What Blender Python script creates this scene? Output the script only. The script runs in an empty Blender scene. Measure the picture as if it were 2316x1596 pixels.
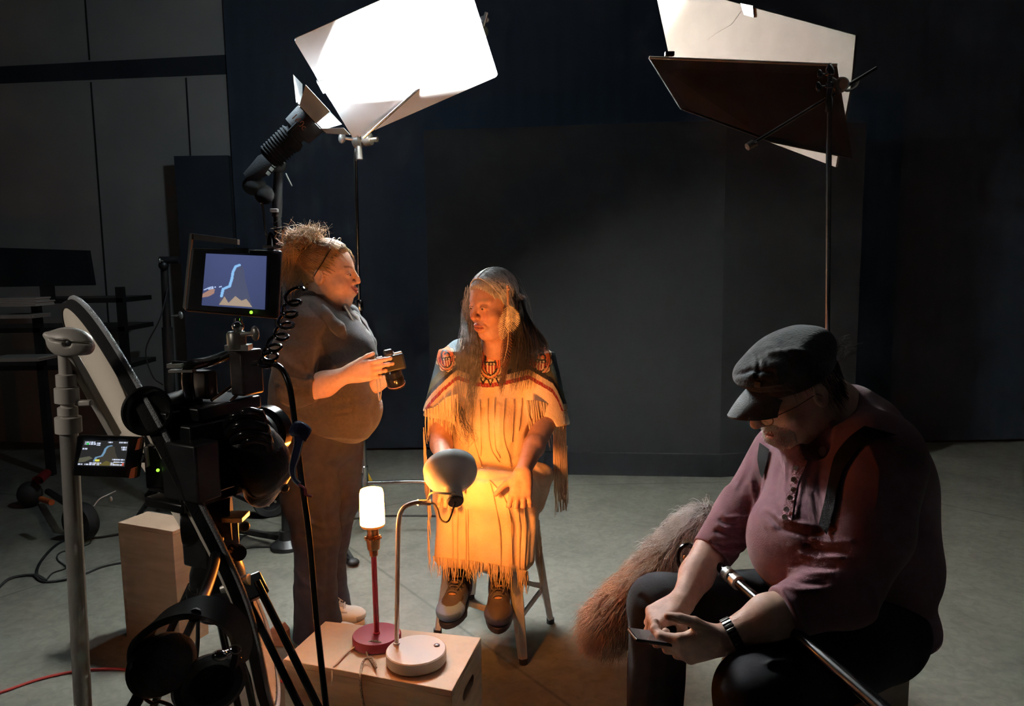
import bpy, bmesh, math, random
import numpy as np
from mathutils import Vector, Matrix
from mathutils.bvhtree import BVHTree
random.seed(7); RNG = np.random.default_rng(7)
C = bpy.context.scene.collection
sc = bpy.context.scene

# ---------------------------------------------------------------- camera
FPX = 1700.0; CX, CY = 1158.0, 798.0; EYE = np.array([0.0, 0.0, 1.55])
cam_d = bpy.data.cameras.new('camera'); cam_o = bpy.data.objects.new('camera', cam_d); C.objects.link(cam_o)
cam_d.sensor_width = 36.0; cam_d.lens = FPX / 2316.0 * 36.0; cam_d.clip_start = 0.05
RM = Matrix.Rotation(math.radians(90 - 7.0), 3, 'X') @ Matrix.Rotation(math.radians(-0.8), 3, 'Z')
cam_o.matrix_world = Matrix.Translation(Vector(EYE)) @ RM.to_4x4()
sc.camera = cam_o
RN = np.array(RM)
# ---------------------------------------------------------------- world, exposure
w = bpy.data.worlds.new('world'); sc.world = w; w.use_nodes = True
w.node_tree.nodes['Background'].inputs[0].default_value = (0.75, 0.82, 1.0, 1)
w.node_tree.nodes['Background'].inputs[1].default_value = 0.008
sc.view_settings.view_transform = 'Standard'; sc.view_settings.look = 'None'
sc.view_settings.exposure = 0.0; sc.view_settings.gamma = 1.0; sc.view_settings.use_curve_mapping = False
sc.cycles.use_denoising = True
sc.cycles.max_bounces = 6; sc.cycles.diffuse_bounces = 4; sc.cycles.glossy_bounces = 3
sc.cycles.sample_clamp_indirect = 45.0

def ray(px, py):
    d = RN @ np.array([(px - CX) / FPX, -(py - CY) / FPX, -1.0])
    return d
def V(px, py, Y):
    """the point of the room that lies at distance Y in front of the photographer along the given sight line"""
    d = ray(px, py); t = Y / d[1]
    return EYE + d * t
def G(px, py, z=0.0):
    d = ray(px, py); t = (z - EYE[2]) / d[2]
    return EYE + d * t
def proj(P):
    q = (np.asarray(P) - EYE) @ RN
    return CX + FPX * q[..., 0] / -q[..., 2], CY - FPX * q[..., 1] / -q[..., 2]

def nrm(v):
    v = np.asarray(v, float); n = np.linalg.norm(v); return v / n if n > 0 else v
def light(kind, name, loc, energy, color, target=None, **kw):
    l = bpy.data.lights.new(name, kind); l.energy = energy; l.color = color
    for k, v in kw.items(): setattr(l, k, v)
    o = bpy.data.objects.new(name, l); C.objects.link(o); o.location = loc
    if target is not None:
        o.rotation_euler = (Vector(target) - Vector(loc)).to_track_quat('-Z', 'Y').to_euler()
    return o
# the film light beside the bounce board, and the two lamps on the crate
FIX = V(703, 268, 3.78)
BOARD = [V(640, 100, 3.57), V(800, 315, 4.12), V(1127, 172, 4.12), V(1002, -92, 3.57)]
BC = sum(BOARD) / 4
BAIM = V(880, 99, 3.80)
light('SPOT', 'film_light_beam', FIX + (BAIM - FIX) * 0.03, 11500, (0.97, 1.0, 0.98), BAIM, spot_size=math.radians(70), spot_blend=0.9, shadow_soft_size=0.03)
# weak warm fill added to brighten the left foreground, with no real source
light('AREA', 'added_fill_light', (-2.3, 0.3, 2.2), 1.5, (1.0, 0.90, 0.78), (-1.22, 1.75, 1.15), shape='SQUARE', size=0.35, spread=math.radians(42))
# added cool point light with no fixture, lifts the drape and left wall
light('POINT', 'added_glow_light', FIX + np.array([-.14, -.06, .24]), 26, (0.70, 0.88, 1.0), shadow_soft_size=0.05)
LAMPSPOT = V(1013, 1090, 2.36)
light('SPOT', 'desk_lamp_beam', LAMPSPOT, 22, (1.0, 0.32, 0.055), V(1085, 1000, 2.95), spot_size=math.radians(150), spot_blend=0.7, shadow_soft_size=0.03)

# ---------------------------------------------------------------- tags
def tag(o, label=None, cat=None, group=None, kind=None):
    if label: o['label'] = label
    if cat: o['category'] = cat
    if group: o['group'] = group
    if kind: o['kind'] = kind
    return o
def thing(name, label, cat, loc=(0, 0, 0), group=None):
    o = bpy.data.objects.new(name, None); C.objects.link(o); o.location = loc; o.empty_display_size = 0.05
    return tag(o, label, cat, group)

# ---------------------------------------------------------------- materials
def mat(name, col, rough=0.6, metal=0.0, bump=0.0, bscale=40.0, var=0.0, vscale=6.0, emit=None, estr=0.0, spec=0.5, sheen=0.0, stretch=None, col2=None, attr=False, alpha=None, trans=0.0, coat=0.0):
    m = bpy.data.materials.new(name); m.use_nodes = True
    nt = m.node_tree; b = nt.nodes['Principled BSDF']; N = nt.nodes.new; L = nt.links.new
    b.inputs['Roughness'].default_value = rough; b.inputs['Metallic'].default_value = metal
    b.inputs['Specular IOR Level'].default_value = spec
    b.inputs['Base Color'].default_value = (*col, 1)
    if coat: b.inputs['Coat Weight'].default_value = coat
    if sheen: b.inputs['Sheen Weight'].default_value = sheen
    if trans: b.inputs['Transmission Weight'].default_value = trans
    tc = N('ShaderNodeTexCoord'); mp = N('ShaderNodeMapping'); L(tc.outputs['Object'], mp.inputs[0])
    if stretch: mp.inputs['Scale'].default_value = stretch
    src = None
    if attr:
        a = N('ShaderNodeAttribute'); a.attribute_name = 'Col'; src = a.outputs['Color']
    if var > 0 or col2:
        nz = N('ShaderNodeTexNoise'); nz.inputs['Scale'].default_value = vscale; nz.inputs['Detail'].default_value = 6
        L(mp.outputs[0], nz.inputs[0])
        if attr:
            mr = N('ShaderNodeMapRange'); mr.inputs[3].default_value = 1 - var; mr.inputs[4].default_value = 1 + var
            mr.inputs[1].default_value = 0.3; mr.inputs[2].default_value = 0.7
            L(nz.outputs['Fac'], mr.inputs[0])
            vm = N('ShaderNodeVectorMath'); vm.operation = 'SCALE'; L(src, vm.inputs[0]); L(mr.outputs[0], vm.inputs['Scale']); src = vm.outputs[0]
        else:
            cr = N('ShaderNodeValToRGB'); cr.color_ramp.elements[0].position = 0.33; cr.color_ramp.elements[1].position = 0.68
            c2 = col2 if col2 else tuple(min(1, c * (1 + var)) for c in col)
            c1 = col if col2 else tuple(c * (1 - var) for c in col)
            cr.color_ramp.elements[0].color = (*c1, 1); cr.color_ramp.elements[1].color = (*c2, 1)
            L(nz.outputs['Fac'], cr.inputs[0]); src = cr.outputs[0]
    if src: L(src, b.inputs['Base Color'])
    if bump > 0:
        n2 = N('ShaderNodeTexNoise'); n2.inputs['Scale'].default_value = bscale; n2.inputs['Detail'].default_value = 5
        L(mp.outputs[0], n2.inputs[0]); bp = N('ShaderNodeBump'); bp.inputs['Strength'].default_value = bump; bp.inputs['Distance'].default_value = 0.01
        L(n2.outputs['Fac'], bp.inputs['Height']); L(bp.outputs[0], b.inputs['Normal'])
    if emit is not None:
        b.inputs['Emission Color'].default_value = (*emit, 1); b.inputs['Emission Strength'].default_value = estr
        if attr: L(src, b.inputs['Emission Color'])
    if alpha is not None: b.inputs['Alpha'].default_value = alpha
    return m

# ---------------------------------------------------------------- mesh builder
def nrm(v):
    v = np.asarray(v, float); n = np.linalg.norm(v); return v / n if n > 0 else v
def frame(d):
    d = nrm(d); a = np.array([0, 0, 1.0]) if abs(d[2]) < 0.9 else np.array([1.0, 0, 0])
    x = nrm(np.cross(a, d)); return x, np.cross(d, x), d
class MB:
    def __init__(s): s.v = []; s.f = []; s.n = 0
    def put(s, v, f):
        k = s.n; s.v.append(np.asarray(v, float).reshape(-1, 3)); s.f += [tuple(i + k for i in q) for q in f]; s.n += len(s.v[-1]); return s
    def box(s, c, size, R=None):
        h = np.array(size) / 2; q = np.array([[x, y, z] for x in (-1, 1) for y in (-1, 1) for z in (-1, 1)]) * h
        if R is not None: q = q @ np.asarray(R).T
        return s.put(q + np.asarray(c), [(0, 1, 3, 2), (4, 6, 7, 5), (0, 4, 5, 1), (2, 3, 7, 6), (0, 2, 6, 4), (1, 5, 7, 3)])
    def beam(s, a, b, w, h, up=(0, 0, 1)):
        a = np.asarray(a, float); b = np.asarray(b, float); d = nrm(b - a); x = nrm(np.cross(d, up)); y = np.cross(x, d)
        R = np.stack([x, d, y], 1); return s.box((a + b) / 2, (w, np.linalg.norm(b - a), h), R)
    def cyl(s, a, b, r0, r1=None, n=20):
        return s.tube([a, b], [r0, r0 if r1 is None else r1], n)
    def tube(s, pts, r, n=8, closed=False, cap=True):
        pts = np.asarray(pts, float); m = len(pts); r = np.broadcast_to(np.asarray(r, float), (m,))
        tan = np.gradient(pts, axis=0) if not closed else np.roll(pts, -1, 0) - np.roll(pts, 1, 0)
        x, y, _ = frame(tan[0]); vs = []
        for i in range(m):
            t = nrm(tan[i]); x = nrm(x - t * np.dot(x, t)); y = np.cross(t, x)
            a = np.arange(n) * 2 * math.pi / n
            vs.append(pts[i] + r[i] * (np.cos(a)[:, None] * x + np.sin(a)[:, None] * y))
        f = []
        for i in range(m if closed else m - 1):
            j = (i + 1) % m
            for k in range(n): f.append((i * n + k, i * n + (k + 1) % n, j * n + (k + 1) % n, j * n + k))
        if not closed and cap:
            f.append(tuple(range(n - 1, -1, -1))); f.append(tuple((m - 1) * n + k for k in range(n)))
        return s.put(np.concatenate(vs), f)
    def lathe(s, prof, o, axis=(0, 0, 1), n=32, sx=1.0, cap=True):
        x, y, z = frame(axis); a = np.arange(n) * 2 * math.pi / n; vs = []
        for r, h in prof: vs.append(np.asarray(o) + h * z + r * (np.cos(a)[:, None] * x * sx + np.sin(a)[:, None] * y))
        f = []; m = len(prof)
        for i in range(m - 1):
            for k in range(n): f.append((i * n + k, i * n + (k + 1) % n, (i + 1) * n + (k + 1) % n, (i + 1) * n + k))
        if cap:
            f.append(tuple(range(n - 1, -1, -1))); f.append(tuple((m - 1) * n + k for k in range(n)))
        return s.put(np.concatenate(vs), f)
    def prism(s, poly, th):
        p = np.asarray(poly, float); m = len(p); th = np.asarray(th, float)
        f = [tuple(range(m)), tuple(range(2 * m - 1, m - 1, -1))] + [(i, m + i, m + (i + 1) % m, (i + 1) % m) for i in range(m)]
        return s.put(np.concatenate([p, p + th]), f)
    def ball(s, c, r, n=16, R=None):
        r = np.broadcast_to(np.asarray(r, float), (3,)); m = n // 2; v = []; f = []
        for i in range(m + 1):
            th = math.pi * i / m
            for k in range(n):
                a = 2 * math.pi * k / n; v.append((math.sin(th) * math.cos(a), math.sin(th) * math.sin(a), math.cos(th)))
        for i in range(m):
            for k in range(n): f.append((i * n + k, (i + 1) * n + k, (i + 1) * n + (k + 1) % n, i * n + (k + 1) % n))
        v = np.array(v) * r
        if R is not None: v = v @ np.asarray(R).T
        return s.put(v + np.asarray(c), f)
    def build(s, name, m, parent=None, smooth=True, bevel=0.0, angle=38, seg=2):
        me = bpy.data.meshes.new(name); v = np.concatenate(s.v)
        off = np.zeros(3)
        if parent is not None: off = np.array(parent.matrix_world_loc if hasattr(parent, 'matrix_world_loc') else abs_loc(parent))
        me.from_pydata((v - off).tolist(), [], s.f); me.update()
        bm = bmesh.new(); bm.from_mesh(me); bmesh.ops.remove_doubles(bm, verts=bm.verts, dist=1e-6)
        bmesh.ops.recalc_face_normals(bm, faces=bm.faces); bm.to_mesh(me); bm.free()
        o = bpy.data.objects.new(name, me); C.objects.link(o); me.materials.append(m)
        if parent is not None: o.parent = parent
        if smooth:
            me.polygons.foreach_set('use_smooth', [True] * len(me.polygons)); me.set_sharp_from_angle(angle=math.radians(angle))
        if bevel:
            b = o.modifiers.new('bevel', 'BEVEL'); b.width = bevel; b.segments = seg; b.limit_method = 'ANGLE'; b.angle_limit = math.radians(50)
        return o
def abs_loc(o):
    l = np.array(o.location)
    while o.parent: o = o.parent; l = l + np.array(o.location)
    return l
def setloc(o):   # gives a one-mesh thing an origin at the foot of its own shape
    me = o.data; v = np.empty(len(me.vertices) * 3); me.vertices.foreach_get('co', v); v = v.reshape(-1, 3)
    c = np.array([(v[:, 0].min() + v[:, 0].max()) / 2, (v[:, 1].min() + v[:, 1].max()) / 2, v[:, 2].min()])
    me.vertices.foreach_set('co', (v - c).ravel()); o.location = Vector(np.array(o.location) + c); return o
def spline(pts, n=8):
    """smooth curve through points"""
    P = np.asarray(pts, float); out = []
    Q = np.vstack([2 * P[0] - P[1], P, 2 * P[-1] - P[-2]])
    for i in range(1, len(Q) - 2):
        for t in np.arange(n) / n:
            a, b, c, d = Q[i - 1], Q[i], Q[i + 1], Q[i + 2]
            out.append(0.5 * ((2 * b) + (-a + c) * t + (2 * a - 5 * b + 4 * c - d) * t * t + (-a + 3 * b - 3 * c + d) * t ** 3))
    out.append(P[-1]); return np.array(out)

# ---------------------------------------------------------------- implicit surfaces for bodies and clothes
class SDF:
    def __init__(s, lo, hi, res):
        s.lo = np.asarray(lo, float); s.res = res; n = np.ceil((np.asarray(hi) - s.lo) / res).astype(int) + 1
        s.ax = [s.lo[i] + np.arange(n[i]) * res for i in range(3)]; s.F = np.full(n, 0.2, np.float32); s.n = n
    def _sl(s, lo, hi):
        a = np.clip(np.floor((np.asarray(lo) - s.lo) / s.res).astype(int), 0, s.n); b = np.clip(np.ceil((np.asarray(hi) - s.lo) / s.res).astype(int) + 1, 0, s.n)
        if np.any(b - a < 1): return None, None
        sl = tuple(slice(a[i], b[i]) for i in range(3))
        g = np.meshgrid(*[s.ax[i][sl[i]] for i in range(3)], indexing='ij', sparse=False)
        return sl, np.stack(g, -1).astype(np.float32)
    def _mix(s, sl, d, k, op):
        f = s.F[sl]; d = d.astype(np.float32)
        if op == 'sub': f2, d2 = -f, d; h = np.maximum(k - np.abs(f2 - d2), 0) / max(k, 1e-6); r = -(np.minimum(f2, d2) - h * h * k * .25)
        else: h = np.maximum(k - np.abs(f - d), 0) / max(k, 1e-6); r = np.minimum(f, d) - h * h * k * .25
        s.F[sl] = r
    def cap(s, a, b, ra, rb=None, k=0.01, op='add'):
        rb = ra if rb is None else rb; a = np.asarray(a, float); b = np.asarray(b, float); m = max(ra, rb) + k + 3 * s.res + 0.02
        sl, P = s._sl(np.minimum(a, b) - m, np.maximum(a, b) + m)
        if sl is None: return s
        ba = (b - a); L2 = max(float(ba @ ba), 1e-9); q = P - a.astype(np.float32); t = np.clip(q @ ba.astype(np.float32) / L2, 0, 1)
        d = np.linalg.norm(q - t[..., None] * ba.astype(np.float32), axis=-1) - (ra + (rb - ra) * t); s._mix(sl, d, k, op); return s
    def chain(s, pts, rs, k=0.01, op='add'):
        for i in range(len(pts) - 1): s.cap(pts[i], pts[i + 1], rs[i], rs[i + 1], k, op)
        return s
    def cone(s, a, b, ra, rb, k=0.005, op='add', rnd=0.004):
        a = np.asarray(a, float); b = np.asarray(b, float); m = max(ra, rb) + k + 3 * s.res + 0.02
        sl, P = s._sl(np.minimum(a, b) - m, np.maximum(a, b) + m)
        if sl is None: return s
        L = np.linalg.norm(b - a); u = (b - a) / L; q = P - a; x = q @ u; y = np.sqrt(np.maximum((q ** 2).sum(-1) - x * x, 0))
        e = y - (ra + (rb - ra) * x / L) + rnd; g = np.maximum(-x, x - L) + rnd
        d = np.minimum(np.maximum(e, g), 0) + np.sqrt(np.maximum(e, 0) ** 2 + np.maximum(g, 0) ** 2) - rnd; s._mix(sl, d, k, op); return s
    def ell(s, c, r, R=None, k=0.01, op='add'):
        c = np.asarray(c, float); r = np.broadcast_to(np.asarray(r, float), (3,)); m = r.max() + k + 3 * s.res + 0.02
        sl, P = s._sl(c - m, c + m)
        if sl is None: return s
        q = P - c
        if R is not None: q = q @ np.asarray(R)
        k0 = np.linalg.norm(q / r, axis=-1); k1 = np.linalg.norm(q / r ** 2, axis=-1) + 1e-9; s._mix(sl, k0 * (k0 - 1) / k1, k, op); return s
    def box(s, c, h, R=None, rnd=0.02, k=0.01, op='add'):
        c = np.asarray(c, float); h = np.asarray(h, float); m = np.linalg.norm(h) + k + 3 * s.res + 0.02
        sl, P = s._sl(c - m, c + m)
        if sl is None: return s
        q = P - c
        if R is not None: q = q @ np.asarray(R)
        q = np.abs(q) - h + rnd; d = np.linalg.norm(np.maximum(q, 0), axis=-1) + np.minimum(q.max(-1), 0) - rnd; s._mix(sl, d, k, op); return s
    def half(s, p, n, k=0.003):
        """cuts everything on the side the normal n points to"""
        g = np.meshgrid(*s.ax, indexing='ij'); n = nrm(n); d = -sum((g[i] - p[i]) * n[i] for i in range(3)); s._mix(tuple([slice(None)] * 3), d, k, 'sub'); return s
    def mesh(s):
        F = s.F.copy(); 
        for ax in range(3):
            sl0 = [slice(None)] * 3; sl0[ax] = 0; F[tuple(sl0)] = np.maximum(F[tuple(sl0)], 0.01); sl0[ax] = -1; F[tuple(sl0)] = np.maximum(F[tuple(sl0)], 0.01)
        I = F < 0; n = np.array(F.shape); c = n - 1
        cnt = np.zeros(c, np.int8); cor = [(x, y, z) for x in (0, 1) for y in (0, 1) for z in (0, 1)]
        sub = lambda A, o: A[o[0]:o[0] + c[0], o[1]:o[1] + c[1], o[2]:o[2] + c[2]]
        for o in cor: cnt += sub(I, o)
        idx = np.argwhere((cnt > 0) & (cnt < 8)); vid = np.full(c, -1, np.int64); vid[tuple(idx.T)] = np.arange(len(idx))
        vals = np.stack([F[idx[:, 0] + o[0], idx[:, 1] + o[1], idx[:, 2] + o[2]] for o in cor], 1)
        acc = np.zeros((len(idx), 3)); num = np.zeros(len(idx))
        for a in range(8):
            for b in range(a + 1, 8):
                if sum(abs(cor[a][i] - cor[b][i]) for i in range(3)) != 1: continue
                va, vb = vals[:, a], vals[:, b]; mk = (va < 0) != (vb < 0); t = np.where(mk, va / np.where(va == vb, 1, va - vb), 0)
                p = np.array(cor[a]) + t[:, None] * (np.array(cor[b]) - np.array(cor[a])); acc += p * mk[:, None]; num += mk
        Vv = s.lo + (idx + acc / num[:, None]) * s.res; faces = []
        for ax in range(3):
            u, w2 = [(1, 2), (2, 0), (0, 1)][ax]
            a = I.take(np.arange(0, n[ax] - 1), ax); b = I.take(np.arange(1, n[ax]), ax); e = np.argwhere(a != b)
            e = e[(e[:, u] > 0) & (e[:, w2] > 0) & (e[:, u] < c[u]) & (e[:, w2] < c[w2])]
            flip = a[tuple(e.T)]
            q = []
            for du, dw in ((0, 0), (1, 0), (1, 1), (0, 1)):
                g = e.copy(); g[:, u] -= du; g[:, w2] -= dw; q.append(vid[tuple(g.T)])
            q = np.stack(q, 1); q[~flip] = q[~flip][:, ::-1]; faces.append(q)
        return Vv, np.concatenate(faces)

def sobj(name, parts, m, parent=None, paint=None, disp=None, smooth_it=1):
    """one mesh object from one or more implicit chunks"""
    vs, fs, k = [], [], 0
    for S in parts:
        v, f = S.mesh() if isinstance(S, SDF) else S
        for _ in range(smooth_it):   # light relaxation removes the grid's stair steps
            acc = np.zeros_like(v); num = np.zeros(len(v))
            for a, b in ((0, 1), (1, 2), (2, 3), (3, 0)):
                np.add.at(acc, f[:, a], v[f[:, b]]); np.add.at(num, f[:, a], 1); np.add.at(acc, f[:, b], v[f[:, a]]); np.add.at(num, f[:, b], 1)
            v = v * 0.5 + 0.5 * acc / np.maximum(num, 1)[:, None]
        vs.append(v); fs.append(f + k); k += len(v)
    v = np.concatenate(vs); f = np.concatenate(fs)
    fn = np.cross(v[f[:, 2]] - v[f[:, 0]], v[f[:, 3]] - v[f[:, 1]]); N = np.zeros_like(v)
    for a in range(4): np.add.at(N, f[:, a], fn)
    N /= np.linalg.norm(N, axis=1)[:, None] + 1e-12
    if disp is not None: v = v + N * disp(v, N)[:, None]
    off = abs_loc(parent) if parent is not None else np.zeros(3)
    me = bpy.data.meshes.new(name); me.vertices.add(len(v)); me.vertices.foreach_set('co', (v - off).astype(np.float32).ravel())
    me.loops.add(len(f) * 4); me.loops.foreach_set('vertex_index', f.astype(np.int32).ravel())
    me.polygons.add(len(f)); me.polygons.foreach_set('loop_start', np.arange(len(f), dtype=np.int32) * 4); me.polygons.foreach_set('loop_total', np.full(len(f), 4, np.int32))
    me.update(calc_edges=True); me.polygons.foreach_set('use_smooth', np.ones(len(f), bool)); me.materials.append(m)
    if paint is not None:
        px, py = proj(v); col = paint(v, N, px, py); a = me.color_attributes.new('Col', 'FLOAT_COLOR', 'POINT')
        a.data.foreach_set('color', np.concatenate([col, np.ones((len(v), 1))], 1).astype(np.float32).ravel())
    o = bpy.data.objects.new(name, me); C.objects.link(o)
    if parent is not None: o.parent = parent
    o_world[o.name] = (v, f)
    return o
o_world = {}
def bvh_of(*obs):
    vs, fs, k = [], [], 0
    for o in obs:
        v, f = o_world[o.name]; vs += v.tolist(); fs += (f + k).tolist(); k += len(v)
    return BVHTree.FromPolygons(vs, fs)
def hit(b, px, py, lift=0.0):
    """where the sight line meets a surface, lifted off it along the normal"""
    d = ray(px, py); r = b.ray_cast(Vector(EYE), Vector(d).normalized())
    if r[0] is None: return None
    n = r[1]; 
    if n.dot(Vector(d)) > 0: n = -n
    return np.array(r[0]) + np.array(n) * lift
def inpoly(x, y, poly):
    r = np.zeros(len(x), bool); m = len(poly)
    for i in range(m):
        x1, y1 = poly[i]; x2, y2 = poly[(i + 1) % m]
        if y1 == y2: continue
        c = ((y1 > y) != (y2 > y)) & (x < (x2 - x1) * (y - y1) / (y2 - y1) + x1); r ^= c
    return r
def dline(x, y, pts):
    """distance to a polyline"""
    d = np.full(len(x), 1e9)
    for (x1, y1), (x2, y2) in zip(pts[:-1], pts[1:]):
        dx, dy = x2 - x1, y2 - y1; t = np.clip(((x - x1) * dx + (y - y1) * dy) / (dx * dx + dy * dy + 1e-9), 0, 1)
        d = np.minimum(d, np.hypot(x - x1 - t * dx, y - y1 - t * dy))
    return d
def folds(lines, amp=0.006, wid=6.0):
    """cloth folds: each is a polyline with an amplitude sign and width"""
    def fn(v, N):
        px, py = proj(v); r = np.zeros(len(v)); face = np.clip(-N[:, 1] * 2 + 0.3, 0, 1)
        for L in lines:
            pts = L[0]; a = L[1] if len(L) > 1 else 1.0; ww = L[2] if len(L) > 2 else wid
            r += a * amp * np.exp(-(dline(px, py, pts) / ww) ** 2)
        return r * face
    return fn
def noise3(v, s, seed=0):
    r = np.random.default_rng(seed); out = np.zeros(len(v))
    for i in range(7):
        k = r.normal(size=3) * s * (1 + 0.35 * i); out += np.sin(v @ k + r.uniform(0, 6.28) + 1.5 * np.sin(v @ (r.normal(size=3) * s * .5) + r.uniform(0, 6))) / 7
    return out
def strands(name, curves, r, m, parent=None, n=3, kind=None):
    """curves: array (count, steps, 3); thin tapering strands as one mesh"""
    A = np.asarray(curves, float); k, st, _ = A.shape; tan = np.gradient(A, axis=1); tan /= np.linalg.norm(tan, axis=2)[..., None] + 1e-9
    up = np.array([0.3, 0.9, 0.31]); x = np.cross(tan, up); x /= np.linalg.norm(x, axis=2)[..., None] + 1e-9; y = np.cross(tan, x)
    rr = np.broadcast_to(np.asarray(r, float), (k,))[:, None] * np.linspace(1, 0.25, st)[None, :]
    vs = []
    for j in range(n):
        a = 2 * math.pi * j / n; vs.append(A + rr[..., None] * (math.cos(a) * x + math.sin(a) * y))
    v = np.stack(vs, 2).reshape(-1, 3); i = np.arange(k)[:, None, None]; s_ = np.arange(st - 1)[None, :, None]; j = np.arange(n)[None, None, :]
    b = (i * st + s_) * n; f = np.stack(np.broadcast_arrays(b + j, b + (j + 1) % n, b + n + (j + 1) % n, b + n + j), -1).reshape(-1, 4)
    off = abs_loc(parent) if parent is not None else np.zeros(3)
    me = bpy.data.meshes.new(name); me.vertices.add(len(v)); me.vertices.foreach_set('co', (v - off).astype(np.float32).ravel())
    me.loops.add(len(f) * 4); me.loops.foreach_set('vertex_index', f.astype(np.int32).ravel())
    me.polygons.add(len(f)); me.polygons.foreach_set('loop_start', np.arange(len(f), dtype=np.int32) * 4); me.polygons.foreach_set('loop_total', np.full(len(f), 4, np.int32))
    me.update(calc_edges=True); me.polygons.foreach_set('use_smooth', np.ones(len(f), bool)); me.materials.append(m)
    o = bpy.data.objects.new(name, me); C.objects.link(o)
    if parent is not None: o.parent = parent
    if kind: o['kind'] = kind
    return o
def flow(guides, count, jit, seed=0, steps=14, wave=0.0):
    """random strands laid between neighbouring guide curves; guides: list of polylines"""
    r = np.random.default_rng(seed); Gd = []
    for g in guides:
        g = spline(g, 6); t = np.linspace(0, len(g) - 1, steps); i = np.clip(t.astype(int), 0, len(g) - 2); Gd.append(g[i] + (g[i + 1] - g[i]) * (t - i)[:, None])
    Gd = np.array(Gd); a = r.uniform(0, len(Gd) - 1.001, count); i = a.astype(int); w_ = (a - i)[:, None, None]
    A = Gd[i] * (1 - w_) + Gd[i + 1] * w_
    te = r.uniform(.62, 1, count); ii = te[:, None] * np.arange(steps)[None, :]; i0 = np.minimum(ii.astype(int), steps - 2); fr_ = (ii - i0)[..., None]; kk = np.arange(count)[:, None]; A = A[kk, i0] * (1 - fr_) + A[kk, i0 + 1] * fr_; T = np.linspace(0, 1, steps)[None, :, None]
    A = A + r.normal(size=(count, 1, 3)) * jit * (0.4 + 0.6 * T) + np.cumsum(r.normal(size=(count, steps, 3)) * jit * 0.22, 1) * T
    if wave: A = A + wave * T * np.sin(T * 14 + r.uniform(0, 6.28, (count, 1, 3)))
    return A

M = dict(
 black=mat('black plastic', (0.012, 0.012, 0.013), 0.42), matte=mat('matte black cloth', (0.010, 0.010, 0.011), 0.9, bump=.2, bscale=200),
 rubber=mat('black rubber', (0.018, 0.018, 0.018), 0.7), gloss=mat('shiny black', (0.01, 0.01, 0.01), 0.16),
 chrome=mat('chrome', (0.55, 0.55, 0.56), 0.16, 1.0), steel=mat('dull steel', (0.55, 0.53, 0.49), 0.34, 0.7, bump=.05, bscale=90),
 pale_metal=mat('grey painted metal', (0.52, 0.49, 0.45), 0.45, 0.1), white=mat('white foam board', (0.86, 0.87, 0.88), 0.8),
 cream=mat('cream card', (0.36, 0.295, 0.24), 0.85, var=.05, vscale=9), ply=mat('birch plywood', (0.52, 0.39, 0.27), 0.55, var=.18, vscale=5, stretch=(1, 1, 9), bump=.06, bscale=60),
 red=mat('red lamp paint', (0.27, 0.012, 0.028), 0.35), lampwhite=mat('white lamp paint', (0.62, 0.60, 0.57), 0.42),
 gold=mat('yellow card', (0.6, 0.42, 0.03), 0.6), brass=mat('aged brass', (0.30, 0.14, 0.06), 0.28, 1.0),
)
# ================================================================ the room
def concrete():
    m = bpy.data.materials.new('sealed concrete'); m.use_nodes = True; nt = m.node_tree; b = nt.nodes['Principled BSDF']; N = nt.nodes.new; L = nt.links.new
    tc = N('ShaderNodeTexCoord'); n1 = N('ShaderNodeTexNoise'); n1.inputs['Scale'].default_value = 2.3; n1.inputs['Detail'].default_value = 10; n1.inputs['Roughness'].default_value = .62; n1.inputs['Distortion'].default_value = .6
    n2 = N('ShaderNodeTexNoise'); n2.inputs['Scale'].default_value = 22; n2.inputs['Detail'].default_value = 8; n2.inputs['Distortion'].default_value = 1.0
    L(tc.outputs['Object'], n1.inputs[0]); L(tc.outputs['Object'], n2.inputs[0])
    r1 = N('ShaderNodeValToRGB'); r1.color_ramp.elements[0].color = (.160, .157, .130, 1); r1.color_ramp.elements[1].color = (.265, .258, .215, 1); r1.color_ramp.elements[0].position = .3; r1.color_ramp.elements[1].position = .7
    r2 = N('ShaderNodeValToRGB'); r2.color_ramp.elements[0].color = (.72, .72, .72, 1); r2.color_ramp.elements[1].color = (1.12, 1.12, 1.1, 1); r2.color_ramp.elements[0].position = .34; r2.color_ramp.elements[1].position = .62
    L(n1.outputs['Fac'], r1.inputs[0]); L(n2.outputs['Fac'], r2.inputs[0])
    mx = N('ShaderNodeMix'); mx.data_type = 'RGBA'; mx.blend_type = 'MULTIPLY'; mx.inputs['Factor'].default_value = .55; L(r1.outputs[0], mx.inputs['A']); L(r2.outputs[0], mx.inputs['B'])
    # long hairline cracks
    vo = N('ShaderNodeTexVoronoi'); vo.feature = 'DISTANCE_TO_EDGE'; vo.inputs['Scale'].default_value = .34; L(tc.outputs['Object'], vo.inputs[0])
    cr = N('ShaderNodeValToRGB'); cr.color_ramp.elements[0].color = (.45, .45, .45, 1); cr.color_ramp.elements[1].position = .0022; L(vo.outputs['Distance'], cr.inputs[0])
    m2 = N('ShaderNodeMix'); m2.data_type = 'RGBA'; m2.blend_type = 'MULTIPLY'; m2.inputs['Factor'].default_value = .8; L(mx.outputs['Result'], m2.inputs['A']); L(cr.outputs[0], m2.inputs['B'])
    L(m2.outputs['Result'], b.inputs['Base Color']); b.inputs['Roughness'].default_value = .55; b.inputs['Specular IOR Level'].default_value = .35
    bp = N('ShaderNodeBump'); bp.inputs['Strength'].default_value = .12; bp.inputs['Distance'].default_value = .01; L(n2.outputs['Fac'], bp.inputs['Height']); L(bp.outputs[0], b.inputs['Normal'])
    return m
def struct(name, mb, m, **k): o = mb.build(name, m, **k); o['kind'] = 'structure'; return o
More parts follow.
